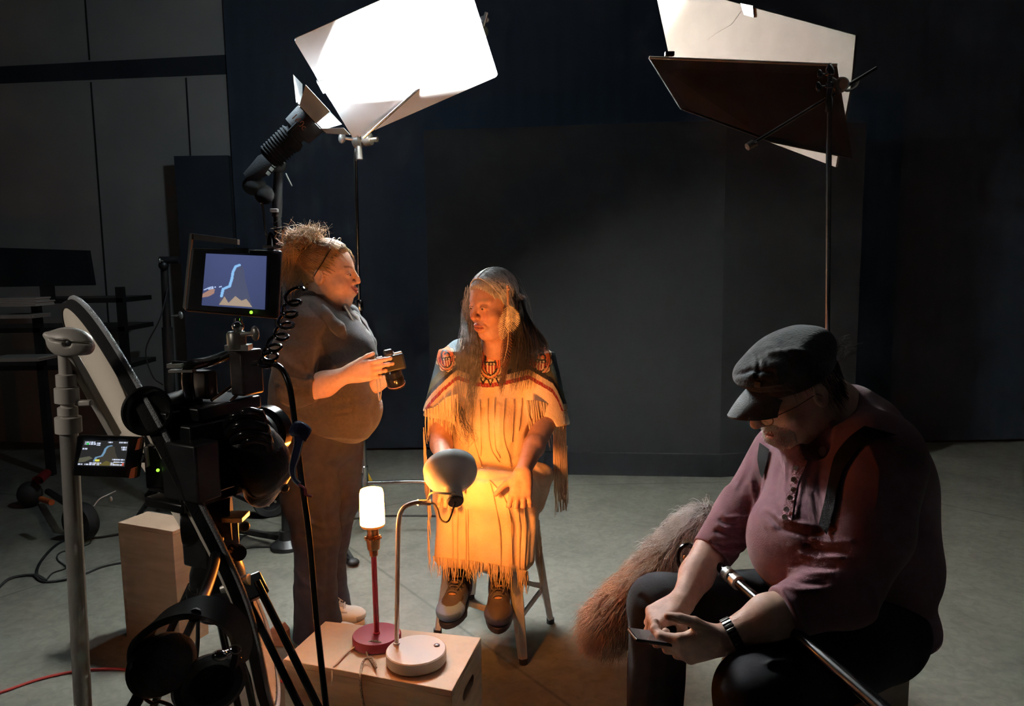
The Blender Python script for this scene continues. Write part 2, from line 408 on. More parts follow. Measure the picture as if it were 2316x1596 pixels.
fl = struct('floor', MB().box((0, 3, -.05), (13, 12, .1)), concrete())
struct('ceiling', MB().box((0, 3, 5.05), (13, 12, .1)), mat('dark ceiling', (.02, .02, .02), .9))
WALLM = mat('grey wall panel', (.38, .36, .335), .85, var=.06, vscale=2)
NAVY = mat('blue black drape wall', (.028, .043, .064), .9, bump=.25, bscale=3, stretch=(6, 6, .3))
struct('wall_back', MB().box((1.0, 7.35, 2.5), (11, .1, 5)), NAVY)
struct('wall_right', MB().box((6.45, 3, 2.5), (.1, 12, 5)), mat('black wall', (.008, .008, .009), .9))
struct('wall_front', MB().box((0, -2.95, 2.5), (13, .1, 5)), mat('unlit wall behind the camera', (.03, .03, .03), .9))
# the grey panelled wall at the left, slightly turned towards the room
wl0, wl1 = np.array([-6.4, 6.95, 0]), np.array([V(521, 300, 6.2)[0], 6.2, 0])
dw = nrm(wl1 - wl0); nw = np.array([dw[1], -dw[0], 0])
mb = MB(); mb.prism([wl0, wl1, wl1 + [0, 0, 5], wl0 + [0, 0, 5]], -nw * .12); wallo = struct('wall_left', mb, WALLM, smooth=False)
struct('wall_side', MB().box((-6.45, 3, 2.5), (.1, 12, 5)), WALLM)
def onwall(px, py):   # a point on the face of that wall
    d = ray(px, py); t = ((wl0 - EYE) @ nw) / (d @ nw); return EYE + d * t
DK = mat('dark trim', (.020, .026, .036), .8); SEAM = mat('panel joint', (.02, .02, .02), .9)
q = [onwall(-40, 154), onwall(521, 125), onwall(521, 168), onwall(-40, 191)]
struct('trim_1', MB().prism([p + nw * .001 for p in q], nw * .02), DK, smooth=False)
for i, (a, b) in enumerate((((190, -40), (203, 136)), ((206, 186), (250, 780)), ((421, 176), (431, 352)))):
    A, B = onwall(*a), onwall(*b); B = B.copy(); x = (A + B) / 2
    struct('trim_%d' % (i + 2), MB().beam(A + nw * .002, B + nw * .002, .012, .006, up=nw), SEAM, smooth=False)
# navy drape that hangs across the corner in front of the grey wall
A = V(521, 300, 6.1)
def drape(name, x0, x1, y, z0, z1, m, amp=.02, per=.13, th=.02):
    n = int((x1 - x0) / .03); xs = np.linspace(x0, x1, n); off = amp * np.sin((xs - x0) / per * 2 * math.pi) + amp * .5 * np.sin(xs * 13.7); v = []; f = []
    for x, o_ in zip(xs, off): v += [(x, y + o_, z0), (x, y + o_, z1)]
    for i in range(n - 1): f.append((2 * i, 2 * i + 2, 2 * i + 3, 2 * i + 1))
    mb = MB(); mb.put(v, f); mb.put(np.array(v) + [0, th, 0], [q[::-1] for q in f])
    for i in (0, n - 1): k = 0; mb.put([v[2 * i], v[2 * i + 1], np.array(v[2 * i + 1]) + [0, th, 0], np.array(v[2 * i]) + [0, th, 0]], [(0, 1, 2, 3)])
    return mb.build(name, m)
o = tag(drape('drape', A[0], 4.9, 6.1, .02, 4.6, NAVY, amp=.003), 'tall navy drape hanging across the back of the studio beside the grey wall', 'curtain')
p = V(409, 600, 5.9); p2 = V(530, 600, 5.9); zt = V(450, 352, 5.9)[2]
tag(MB().box(((p[0] + p2[0]) / 2, 5.93, zt / 2 + .001), (p2[0] - p[0], .05, zt), None).build('flat_panel', mat('dark navy panel', (.018, .024, .034), .85), smooth=False),
    'dark navy flat standing on the floor against the grey wall behind the field monitor', 'panel')
# grey paper-like backdrop
BD = mat('charcoal backdrop', (.016, .016, .0165), .92, var=.15, vscale=1.5)
a = V(958, 290, 5.45); b = V(1640, 290, 5.25); c = V(1885, 290, 5.35); zt = 2.47
mb = MB(); base = [np.array([a[0], 5.45, 0]), np.array([b[0], 5.22, 0]), np.array([c[0] + .25, 5.4, 0])]
for i in range(2): mb.prism([base[i] + [0, 0, .16], base[i + 1] + [0, 0, .16], base[i + 1] + [0, 0, zt], base[i] + [0, 0, zt]], (0, .03, 0))
bd = thing('backdrop', 'large charcoal cloth backdrop standing behind the seated elder, two panels wide', 'backdrop', ((a[0] + b[0]) / 2, 5.4, 0))
mb.build('backdrop_cloth', BD, bd, smooth=False)
mb = MB()
for i in range(2): mb.prism([base[i] + [0, -.02, 0], base[i + 1] + [0, -.02, 0], base[i + 1] + [0, -.02, .165], base[i] + [0, -.02, .165]], (0, .06, 0))
mb.build('backdrop_skirt', M['matte'], bd, smooth=False)

# ================================================================ bounce board and its rolling stand
B0, B1, B2, B3 = BOARD; bn = nrm(np.cross(B2 - B1, B0 - B1)); bn = bn if bn[1] > 0 else -bn   # points to the back of the board
# square the board up: B1 is the low corner on the stand
ex = nrm(B2 - B1); W_ = np.linalg.norm(B2 - B1); ey = nrm((B0 - B1) - ex * np.dot(B0 - B1, ex)); H_ = np.linalg.norm(B0 - B1); nb = np.cross(ex, ey); nb = nb if nb[1] > 0 else -nb
def bp_(u, v): return B1 + ex * u + ey * v
cr = .02; co = []
for (cu, cv, a0) in ((cr, cr, 180), (W_ - cr, cr, 270), (W_ - cr, H_ - cr, 0), (cr, H_ - cr, 90)):
    for k in range(5): t = math.radians(a0 + k * 22.5); co.append(bp_(cu + cr * math.cos(t), cv + cr * math.sin(t)))
bb = thing('bounce_board', 'white foam bounce board clamped at the top of a stand, glaring bright', 'board', B1)
mb = MB(); mb.prism(co, nb * .006); mb.build('foam_sheet', M['white'], bb, smooth=False)
mb = MB(); mb.prism([bp_(-.012, .345) - nb * .004, bp_(.075, .33) - nb * .004, bp_(.085, .40) - nb * .004, bp_(-.01, .42) - nb * .004], nb * .014); mb.build('tape_patch', M['matte'], bb, smooth=False)

def clampknob(mb, p, d, s=1.0):
    """a T shaped wing screw"""
    d = nrm(d); x, y, _ = frame(d); mb.cyl(p, p + d * .035 * s, .005 * s, n=8); mb.ball(p + d * .045 * s, (.018 * s, .007 * s, .012 * s), 12, np.stack([y, x, d], 1))
cs = V(812, 690, 4.17); base = np.array([V(826, 1085, 4.17)[0] - .005, 4.17, 0]); top = V(803, 318, 4.15)
st = thing('century_stand', 'chrome century stand holding the glowing bounce board, behind the standing woman', 'light stand', base)
def leg3(st, base, angs, m, hub=.30, L=.42, foot=.18):
    for k, a in enumerate(angs):
        d = np.array([math.cos(a), math.sin(a), 0]); h = hub + k * .03
        pts = spline([base + [0, 0, h], base + d * L * .75 + [0, 0, h], base + d * (L * .75 + .08) + [0, 0, h - .03], base + d * (L * .75 + .15) + [0, 0, h - .15], base + d * (L * .75 + .17) + [0, 0, .012]], 6)
        o = MB().tube(pts, .0125, 14).build('leg', m, st)
        MB().ball(base + d * (L * .75 + .17) + [0, 0, .013], .0155, 12).build('foot', M['rubber'], o)
leg3(st, base, [math.radians(2), math.radians(122), math.radians(242)], M['chrome'])
mb = MB(); mb.lathe([(.02, .25), (.024, .255), (.024, .40), (.018, .405), (.0175, .25)], base); mb.build('hub', M['chrome'], st)
mid = np.array([cs[0], cs[1], cs[2]])
MB().cyl(base + [0, 0, .26], mid, .0175).build('lower_column', M['chrome'], st)
MB().cyl(mid, top, .0105, n=16).build('upper_riser', M['chrome'], st)
mb = MB(); mb.lathe([(.022, -.03), (.024, -.025), (.024, .02), (.019, .03)], mid); clampknob(mb, mid, (-1, -.3, .3), 1.6); mb.build('collar', M['chrome'], st)
gh = V(812, 322, 4.13)
mb = MB(); mb.cyl(gh - [0, 0, .09], gh + [0, 0, .01], .019, .013); mb.lathe([(.0, -.05), (.034, -.05), (.036, -.04), (.036, -.012), (.012, -.01), (.012, .01), (.036, .012), (.036, .04), (.034, .05), (.0, .05)], gh + [.02, 0, .012], (.95, -.3, .1)); clampknob(mb, gh + [-.01, -.01, .01], (-1, -.2, .15), 1.7)
mb.cyl(gh + [.06, -.02, .01], gh + [.105, -.03, .01], .01, .014); mb.build('grip_head', M['steel'], st)
ga, gb = V(822, 312, 4.05), V(1088, 72, 3.98)
MB().cyl(ga, gb, .008, n=12).build('grip_arm', M['chrome'], st)
mb = MB(); mb.lathe([(0, -.03), (.026, -.03), (.03, -.02), (.03, .02), (.026, .03), (0, .03)], gb, (.5, .8, .3)); mb.cyl(gb, gb + [.03, -.01, .09], .014, .009); clampknob(mb, gb, (.3, 0, 1), 1.4); mb.build('end_clamp', M['steel'], st)

# ================================================================ the film light
FX = thing('film_light', 'black film light with open barn doors aimed up at the bounce board', 'lamp', FIX)
ax = nrm(BAIM - FIX); sx = nrm(np.cross(ax, [0, 0, 1])); uy = np.cross(sx, ax)
back = FIX - ax * .02
mb = MB(); mb.lathe([(0, -.29), (.045, -.29), (.055, -.28), (.06, -.2), (.062, -.12), (.05, -.115), (.05, -.10), (.078, -.09), (.082, -.02), (.082, 0), (.072, 0), (.05, -.07), (.03, -.075)], FIX, ax, 36); mb.build('housing', M['matte'], FX)
LENS = mat('frosted light face', (.9, .95, 1), .5, emit=(.85, .94, 1), estr=3.0)
MB().lathe([(.030, -.055), (.058, -.055), (.058, -.05), (.030, -.05)], FIX, ax, 24).build('light_face', LENS, FX)
mb = MB()
for k in range(10):
    z = -.27 + k * .016; mb.lathe([(.058, z), (.066, z), (.066, z + .005), (.058, z + .005)], FIX, ax, 24)
mb.build('cooling_fins', M['matte'], FX)
LEAF = mat('satin aluminium leaf', (.62, .66, .68), .45, .3)
for (s_, u_, wd, ln, fl_) in ((0, -1, .085, .115, .75), (0, 1, .085, .12, .85), (1, 0, .07, .12, .72), (-1, 0, .07, .12, .75)):
    side = sx * s_ + uy * u_; along = np.cross(ax, side); o_ = FIX + ax * .004 + side * .082; e = ax * math.cos(fl_) + side * math.sin(fl_); nn = np.cross(along, e)
    poly = [o_ - along * wd * .8, o_ + along * wd * .8, o_ + along * wd * 1.15 + e * ln, o_ - along * wd * 1.15 + e * ln]
    d_ = MB().prism(poly, nn * .002).build('barn_door', LEAF if u_ >= 0 or s_ else LEAF, FX, smooth=False)
    MB().cyl(o_ - along * .05, o_ + along * .05, .004, n=8).build('hinge', M['black'], d_)
FT = mat('orange print', (.35, .12, .05), .6)
def text(s, p, xd, yd, size, m, name, parent, depth=.0006):
    cu = bpy.data.curves.new(name, 'FONT'); cu.body = s; cu.size = size; cu.extrude = depth; cu.align_x = 'CENTER'; cu.align_y = 'CENTER'
    o = bpy.data.objects.new(name, cu); C.objects.link(o); bpy.context.view_layer.update()
    dg = bpy.context.evaluated_depsgraph_get(); me = bpy.data.meshes.new_from_object(o.evaluated_get(dg)); bpy.data.objects.remove(o)
    o = bpy.data.objects.new(name, me); C.objects.link(o); me.materials.clear(); me.materials.append(m)
    xd = nrm(xd); yd = nrm(np.asarray(yd) - xd * np.dot(yd, xd)); R = np.stack([xd, yd, np.cross(xd, yd)], 1); off = abs_loc(parent) if parent is not None else 0
    mw = Matrix(R.tolist()).to_4x4(); me.transform(mw); me.transform(Matrix.Translation(Vector(np.asarray(p) - off)))
    if parent is not None: o.parent = parent
    return o
yaxis = np.array([0, -1, 0]); pr = nrm(yaxis - ax * np.dot(yaxis, ax)); text('160c', FIX - ax * .05 + pr * .084, np.cross(pr, ax) * -1, ax * 1, .045, FT, 'printed_label', FX)
pv = V(668, 330, 3.86)
mb = MB(); mb.tube([FIX - ax * .06 + sx * .09, FIX - ax * .12 + sx * .09, pv + sx * .03], .010, 8); mb.tube([FIX - ax * .06 - sx * .09, FIX - ax * .12 - sx * .09, pv - sx * .03], .010, 8); mb.beam(FIX - ax * .06 - sx * .09, FIX - ax * .06 + sx * .09, .02, .014); mb.ball(pv, .032, 14); mb.build('yoke', M['black'], FX)
# cross arm, ballast and stand under it
s2b = np.array([V(650, 1235, 3.98)[0], 3.98, 0])
S2 = thing('rolling_light_stand', 'black light stand carrying the film light, behind the field monitor', 'light stand', s2b)
tp = V(630, 372, 3.95)
mb = MB(); mb.cyl(s2b + [0, 0, .06], V(640, 700, 3.98), .028, n=18); mb.build('lower_column', M['black'], S2)
mb = MB(); mb.cyl(V(640, 700, 3.98), V(626, 480, 3.97), .020); mb.build('middle_riser', M['black'], S2)
mb = MB(); mb.cyl(V(626, 490, 3.97), tp, .026, .024); mb.build('head_block', M['black'], S2)
MB().box(V(621, 476, 3.94), (.04, .04, .018)).build('lock_plate', mat('bright steel', (.8, .8, .82), .3, .6), S2, bevel=.003)
mb = MB(); mb.tube([tp + [-.02, 0, 0], V(648, 345, 3.92), pv], .018, 12); mb.ball(tp, .045, 14); mb.build('tilt_head', M['black'], S2)
MB().cyl(V(646, 392, 3.9), V(660, 421, 3.9), .004, n=8).build('tilt_handle', M['steel'], S2)
def rnd_fur(): pass
mb = MB(); bl = [V(560, 402, 3.9), V(600, 372, 3.9), V(630, 350, 3.92)]; mb.tube(bl, [.03, .055, .04], 12); mb.ball(V(575, 420, 3.92), (.06, .05, .05)); mb.ball(V(598, 440, 3.93), (.05, .05, .05)); mb.build('sand_bag', M['matte'], S2)
mb = MB()
for k in range(5): p = V(607 + k * 7, 392 - k * 9.5, 3.86); mb.box(p, (.02, .006, .018), Matrix.Rotation(.7, 3, 'Y'))
mb.build('buckle_strap', mat('grey webbing', (.25, .24, .20), .6), S2)
MB().tube(spline([V(590, 440, 3.9), V(596, 480, 3.92), V(600, 520, 3.95), V(612, 600, 3.97), V(636, 900, 3.95), V(640, 1200, 3.96)], 6), .006, 6).build('mains_lead', M['black'], S2)
mb = MB(); hx = [V(622, 500 + 3 * i, 3.93) + np.array([math.cos(i * 1.9) * .010, math.sin(i * 1.9) * .010, 0]) for i in range(40)]; mb.tube(hx, .003, 5); mb.build('coiled_lead', M['gloss'], S2)
for k, (a_, b_) in enumerate(((s2b + [0, 0, .05], V(552, 1172, 4.25)), (s2b + [0, 0, .05], G(800, 1279)), (s2b + [0, 0, .05], s2b + [.1, .5, .03]))):
    b_ = np.array(b_); b_[2] = .02
    if k == 0: b_ = G(480, 1195) * [1, 1, 0] + [0, 0, .02]
    o = MB().beam(a_, b_, .025, .03).build('leg', M['black'], S2); MB().ball(b_, (.03, .03, .02)).build('foot', M['rubber'], o)
p = V(600, 1262, 3.9); mb = MB(); mb.lathe([(0, 0), (.09, 0), (.09, .02), (.045, .05), (.04, .10), (0, .10)], s2b + [0, 0, .002]); mb.build('base_block', M['black'], S2)
MB().beam(V(772, 1226, 3.9), G(800, 1279) + [0, 0, .02], .02, .02).build('brace', M['black'], S2)

# ================================================================ flags at the upper right
CST = np.array([V(1868, 1000, 2.42)[0], 2.42, 0])
cs2 = thing('century_stand', 'chrome century stand with a bare arm sticking out, behind the seated man', 'light stand', CST)
t_ = V(1876, 178, 2.38); m_ = V(1871, 765, 2.42); 
leg3(cs2, CST, [math.radians(50), math.radians(170), math.radians(290)], M['chrome'], L=.20)
MB().cyl(CST + [0, 0, .25], m_, .0125, n=16).build('lower_column', M['chrome'], cs2)
MB().cyl(m_, t_, .0085, n=16).build('upper_riser', M['chrome'], cs2)
mb = MB(); mb.lathe([(.015, -.05), (.016, -.045), (.016, .01), (.012, .015)], m_); clampknob(mb, m_, (-1, -.3, .05), .95); mb.build('collar', M['chrome'], cs2)
mb = MB(); mb.lathe([(.0, -.10), (.0125, -.10), (.0125, -.06), (.010, -.055), (.010, -.03), (.014, -.028), (.014, -.015), (.009, -.01), (.009, .01), (.014, .012), (.014, .022), (.012, .03), (.004, .045), (0, .047)], t_)
clampknob(mb, t_ + [0, 0, .012], (-1, -.3, 0.0), .8); clampknob(mb, t_ + [0, 0, -.022], (-1, -.35, -.1), .9); mb.build('top_clamp', M['chrome'], cs2)
k_ = V(1902, 192, 2.40)
mb = MB(); mb.lathe([(0, -.03), (.018, -.03), (.022, -.02), (.022, .02), (.018, .03), (0, .03)], k_, (.3, .9, .1)); mb.cyl(t_, k_, .009); mb.tube(spline([V(1895, 195, 2.38), V(1915, 205, 2.38), V(1935, 196, 2.4), V(1942, 180, 2.42)], 5), .004, 8); mb.build('grip_head', M['steel'], cs2)
mb = MB(); a_, b_ = V(1697, 328, 2.33), V(1981, 154, 2.42); mb.cyl(a_, b_, .0062, n=12); mb.build('grip_arm', M['chrome'], cs2)
mb = MB(); mb.lathe([(0, -.012), (.011, -.012), (.012, .01), (0, .012)], a_, b_ - a_); mb.cyl(a_, a_ + [.02, 0, 0.004], .007); mb.build('arm_end_cap', M['steel'], cs2)
# cream reflector card and black flag in front of it
cb = thing('reflector_card', 'big cream card reflector with torn corner, hung behind the black flag', 'board', V(1930, 300, 2.55))
cpa, cpb, cpc = V(1474, -60, 3.55), V(1935, 80, 2.50), V(1890, 378, 2.62); cpn = nrm(np.cross(cpb - cpa, cpc - cpa))
def oncard(px, py, lift=0.0):
    d = ray(px, py); t = ((cpa - EYE) @ cpn) / (d @ cpn); return EYE + d * (t - lift)
P4 = [oncard(*q) for q in ((1474, -60), (1640, 0), (1935, 80), (1925, 190), (1890, 378), (1742, 322), (1538, 244))]
MB().prism(P4, nrm(P4[0] - EYE) * .004 + np.array([.008, 0, 0])).build('card_sheet', M['cream'], cb, smooth=False)
mb = MB(); mb.prism([oncard(1676, 8, .004), oncard(1704, 14, .004), oncard(1706, 40, .004), oncard(1684, 34, .004)], (-.004, -.004, 0)); mb.build('gaffer_tape', M['gloss'], cb)
mb = MB(); mb.tube([oncard(*q, .001) for q in ((1680, 20), (1655, 55), (1620, 75), (1600, 90))], .0007, 4); mb.build('crease', mat('creased card', (.35, .29, .24), .9), cb)
fg = thing('black_flag', 'black cloth flag clamped under the cream card on the right', 'flag', V(1895, 300, 2.5))
MB().prism([V(1468, 130, 2.50), V(1893, 147, 2.45), V(1928, 358, 2.50), V(1742, 320, 2.52), V(1540, 246, 2.58)], (0, .012, 0)).build('flag_cloth', mat('duvetyne', (.013, .0125, .014), .95), fg, smooth=False)
mb = MB(); mb.tube([V(1893, 147, 2.44), V(1468, 130, 2.49)], .0045, 8); mb.build('flag_frame', M['steel'], fg)
mb = MB(); mb.box(V(1514, 122, 2.6), (.03, .02, .012)); mb.build('clip', M['black'], fg)
# ================================================================ crates
def crate(name, label, corners, z0, z1, holes=(), m=None, th=.018):
    """a plywood box; corners: four floor corners in order; holes: (side index, along, up, half length, half height)"""
    c = [np.array([q[0], q[1], 0.0]) for q in corners]; cen = sum(c) / 4
    t = thing(name, label, 'wooden box', (cen[0], cen[1], z0)); m = m or M['ply']
    S = MB(); up = np.array([0, 0, 1.0])
    mb = MB(); mb.prism([q + up * (z1 - th) for q in c], up * th); mb.build('top_panel', m, t, smooth=False, bevel=.002)
    mb = MB(); mb.prism([q + up * z0 for q in c], up * th); mb.build('bottom_panel', m, t, smooth=False)
    for i in range(4):
        a, b = c[i], c[(i + 1) % 4]; d = nrm(b - a); n_ = np.cross(d, up); n_ = -n_ if n_ @ (cen - a) < 0 else n_; L_ = np.linalg.norm(b - a)
        hs = [h for h in holes if h[0] == i]; lo, hi = z0 + th, z1 - th; mb = MB()
        if not hs: mb.prism([a + up * lo, b + up * lo, b + up * hi, a + up * hi], n_ * th)
        else:
            hs = sorted(hs, key=lambda h: h[2]); s0, s1 = hs[0][1] - hs[0][3], hs[0][1] + hs[0][3]
            pl = lambda u, z: a + d * u + up * z
            mb.prism([pl(0, lo), pl(s0, lo), pl(s0, hi), pl(0, hi)], n_ * th); mb.prism([pl(s1, lo), pl(L_, lo), pl(L_, hi), pl(s1, hi)], n_ * th)
            z = lo
            for h in hs:
                r = h[4]; arcT = [(s1 - r + r * math.cos(k * math.pi / 8), h[2] + r * math.sin(k * math.pi / 8)) for k in range(0, 5)] + [(s0 + r - r * math.sin(k * math.pi / 8), h[2] + r * math.cos(k * math.pi / 8)) for k in range(0, 5)]
                # lower strip up to the slot's lower half outline, then remember the upper outline
                low = [(x, 2 * h[2] - zz) for x, zz in arcT]
                poly = ([(s0, z), (s1, z)] if z == lo else prev) + low
                mb.prism([pl(*q) for q in poly], n_ * th); prev = arcT[::-1]
            mb.prism([pl(*q) for q in prev + [(s1, hi), (s0, hi)]], n_ * th)
        mb.build('side_panel', m, t, smooth=False)
    return t
zc = .405
cA, cB, cC, cD = G(640, 1491, zc), G(1022, 1562, zc), G(1088, 1441, zc), G(736, 1404, zc)
side = np.linalg.norm(cC - cB)
crate('crate', 'plywood crate with slotted hand holes, carrying both table lamps', [cA, cB, cC, cD], 0.0, zc, [(1, side * .52, .325, .055, .0165), (1, side * .52, .235, .055, .0165), (1, side * .52, .125, .055, .0165)])
e0, e1 = G(287, 1440), G(409, 1470); e2 = G(472, 1432); e3 = e0 + e2 - e1
crate('apple_box', 'tall plywood box standing on end behind the round reflector, at left', [e0, e1, e2, e3], 0.0, .50, m=mat('plain plywood', (.40, .28, .19), .6, var=.14, vscale=5, stretch=(1, 1, 7)))

# ================================================================ lamps on the crate
T = zc
rb = G(852, 1432, T + .03)
rl = thing('table_lamp', 'red table lamp with a bare glowing orange bulb, on the crate', 'lamp', (rb[0], rb[1], T))
rp = np.array([rb[0], rb[1], T])
R0 = .0735
MB().lathe([(0, 0.001), (R0 - .003, 0.001), (R0, .004), (R0, .026), (R0 - .003, .030), (0, .031)], rp, n=56).build('base', M['red'], rl)
zt = V(849, 1252, rb[1])[2]; bt = V(847, 1104, rb[1])[2]; bb_ = V(847, 1188, rb[1])[2]
MB().lathe([(.0065, .03), (.0105, .031), (.0105, .034), (.0082, .036), (.0082, zt - T)], rp, n=20).build('pole', M['red'], rl)
z0 = zt - T; H = bb_ - T - z0
mb = MB(); mb.lathe([(.010, z0 - .006), (.0125, z0 - .004), (.0125, z0 + .012), (.018, z0 + .016), (.021, z0 + H * .5), (.0225, z0 + H * .55), (.0225, z0 + H * .60), (.018, z0 + H * .62), (.018, z0 + H * .66), (.0165, z0 + H * .68), (.0165, z0 + H - .006), (.0, z0 + H - .005)], rp, n=28)
for k in range(10):
    a = k * math.pi / 5; mb.ball(rp + [math.cos(a) * .0225, math.sin(a) * .0225, z0 + H * .58], .0045, 8)
mb.build('socket', M['brass'], rl)
Rb = 27.5 / 1700 * np.linalg.norm(V(847, 1140, rb[1]) - EYE) * .97
mb = MB(); mb.lathe([(.010, -.004), (.020, 0), (Rb * .93, .004), (Rb, .012)], rp + [0, 0, bb_ - T - .006], n=40); mb.build('bulb_cap', mat('amber cap', (.5, .18, .05), .35, emit=(1, .3, .04), estr=.25), rl)
BULB = bpy.data.materials.new('lit opal bulb'); BULB.use_nodes = True; nt = BULB.node_tree; b = nt.nodes['Principled BSDF']; b.inputs['Base Color'].default_value = (1, .75, .5, 1)
lw = nt.nodes.new('ShaderNodeLayerWeight'); lw.inputs[0].default_value = .35; rr = nt.nodes.new('ShaderNodeValToRGB'); rr.color_ramp.elements[0].color = (1, .28, .04, 1); rr.color_ramp.elements[1].color = (1, .20, .012, 1); rr.color_ramp.elements[0].position = .2; rr.color_ramp.elements[1].position = .95
nt.links.new(lw.outputs['Facing'], rr.inputs[0]); nt.links.new(rr.outputs[0], b.inputs['Emission Color']); b.inputs['Emission Strength'].default_value = 130
hb = bt - bb_ - .006
MB().lathe([(Rb, 0), (Rb, hb * .35), (Rb * .97, hb * .86), (Rb * .88, hb * .965), (Rb * .6, hb * 1.0), (0, hb * 1.005)], rp + [0, 0, bb_ - T + .006], n=40, cap=False).build('bulb', BULB, rl)
wb = G(941, 1466, T + .04)
wl = thing('desk_lamp', 'white gooseneck desk lamp with a shade turned to the elder, on the crate', 'lamp', (wb[0], wb[1], T))
wp = np.array([wb[0], wb[1], T]); R1 = .0865
MB().lathe([(0, .001), (R1 - .012, .001), (R1 - .012, .004), (R1 - .001, .005), (R1, .008), (R1, .035), (R1 - .003, .038), (0, .039)], wp, n=64).build('base', M['lampwhite'], wl)
sw = G(988, 1458, T + .04); MB().ball(sw, (.009, .009, .003), 14).build('switch', mat('dark button', (.05, .05, .08), .3), wl)
pb = G(897, 1455, T + .039); ey_ = pb[1]
arm = spline([pb + [0, 0, 0], V(899, 1300, ey_), V(901, 1190, ey_), V(910, 1152, ey_), V(936, 1137, ey_ + .01), V(962, 1136, ey_ + .02)], 8)
MB().tube(arm, .0066, 16).build('arm', mat('warm white tube', (.58, .54, .49), .3, .3), wl)
MB().lathe([(.0, 0), (.010, 0), (.010, .004), (.0, .006)], pb, n=16).build('arm_nut', M['steel'], wl)
j0, j1 = V(945, 1136, ey_ + .01), V(972, 1136, ey_ + .03)
MB().cyl(j0, j1, .0088, n=18).build('arm_sleeve', M['chrome'], wl)
# shade: opening faces away from the camera, up and to the left
sc_ = V(1023, 1092, ey_ + .045); back_ = V(1027, 1150, ey_ - .03)
ax_ = nrm(np.array([-.18, .83, .53])); nk = sc_ - ax_ * .0
SH = mat('satin grey shade', (.72, .74, .72), .42); 
mb = MB(); mb.lathe([(.078, .062), (.079, .060), (.079, .035), (.074, .022), (.060, .006), (.040, -.010), (.027, -.022), (.0245, -.030), (.0245, -.066), (.022, -.068), (0, -.068)], nk, ax_, 56, cap=False)
mb.lathe([(.078, .062), (.0765, .060), (.0765, .036), (.071, .024), (.058, .009), (.038, -.007), (.022, -.02), (0, -.02)], nk, ax_, 56, cap=False); mb.build('shade', SH, wl)
bx = MB().ball(nk + ax_ * .02, (.026, .026, .026), 20).build('lamp_bulb', mat('lit warm bulb', (1, .8, .6), .5, emit=(1, .42, .1), estr=30), wl)
mb = MB(); mb.lathe([(0, -.0735), (.021, -.0735), (.0235, -.070), (.0235, -.0682), (0, -.068)], nk, ax_, 36); mb.build('shade_cap', mat('grey brown cap', (.12, .10, .09), .6), wl)
pz = lambda px, py, dy: V(px, py, ey_ + dy)
mb = MB(); mb.tube(spline([pz(968, 1134, .03), pz(972, 1118, .03), pz(980, 1114, .01), pz(1000, 1115, -.012), pz(1022, 1117, -.016), pz(1031, 1119, -.01)], 5), .0032, 8); mb.lathe([(0, -.004), (.007, -.004), (.007, .004), (0, .004)], pz(1026, 1117, -.018), (0, 1, 0.2), 16); mb.build('bracket', M['steel'], wl)
bead = mat('braided flex', (.16, .13, .10), .7, bump=.8, bscale=400)
tail = nk - ax_ * .068
mb = MB(); mb.tube(spline([pz(972, 1137, .03), pz(982, 1139, .02), pz(990, 1152, .0), pz(995, 1170, -.03), pz(1003, 1179, -.05), pz(1016, 1175, -.06), tail + [0, -.004, .0]], 6), .0028, 8); mb.build('flex', bead, wl)
# the two cords that trail over the crate
edge = G(752, 1500, T)
def cordz(px, py, z): return G(px, py, z)
tag(MB().tube(spline([cordz(819, 1446, T + .014), cordz(806, 1460, T + .012), cordz(785, 1476, T + .005), cordz(762, 1500, T + .005), V(752, 1513, 2.02), V(751, 1535, 1.995), V(749, 1548, 1.99)], 6), .0026, 8).build('power_cord', mat('clear cord', (.5, .45, .36), .2), None), 'thin clear cord with bare glinting end, hanging off the crate edge', 'cord')
mb = MB(); knot = [cordz(876, 1464, T + .012), cordz(858, 1452, T + .03), cordz(838, 1450, T + .03), cordz(829, 1462, T + .02), cordz(832, 1482, T + .004), cordz(845, 1500, T + .006), cordz(851, 1508, T + .012), cordz(842, 1488, T + .018), cordz(826, 1490, T + .014), cordz(818, 1505, T + .006), V(815, 1530, 1.975), V(817, 1562, 1.965), V(824, 1600, 1.96), V(829, 1640, 1.96)]
tag(mb.tube(spline(knot, 6), .0034, 8).build('power_cord', mat('black and white braided cord', (.10, .08, .06), .7, col2=(.5, .45, .38), vscale=260), None), 'black and white braided cord tied in a loose knot on the crate', 'cord')

# ================================================================ steel stool
stl = thing('stool', 'white metal counter stool under the seated elder in fringed dress', 'stool', (-.07, 3.13, 0))
sw_ = mat('white stool enamel', (.62, .60, .57), .45)
ft = [G(1184, 1500), G(1245, 1408), G(990, 1432)]; ft = [np.array([q[0], q[1], 0]) for q in ft]; ft.append(ft[1] + ft[2] - ft[0]); cen = sum(ft) / 4
SZ = .60
for q in ft:
    tp_ = cen + (q - cen) * .60 + [0, 0, SZ]; d = nrm(cen - q); pr_ = np.array([-d[1], d[0], 0]); 
    def sec(o_, s_): return [o_ - pr_ * .026 * s_ + d * .016 * s_, o_ - pr_ * .018 * s_ - d * .014 * s_, o_ + pr_ * .018 * s_ - d * .014 * s_, o_ + pr_ * .026 * s_ + d * .016 * s_]
    a_ = sec(q + [0, 0, .018], .75); b_ = sec(tp_, 1.5); mb = MB(); mb.put(np.array(a_ + b_), [(0, 1, 5, 4), (1, 2, 6, 5), (2, 3, 7, 6), (3, 0, 4, 7), (0, 3, 2, 1), (4, 5, 6, 7)])
    o = mb.build('leg', sw_, stl, bevel=.004); MB().lathe([(0, 0), (.017, 0), (.017, .022), (0, .022)], q, n=14).build('foot_cap', M['rubber'], o)
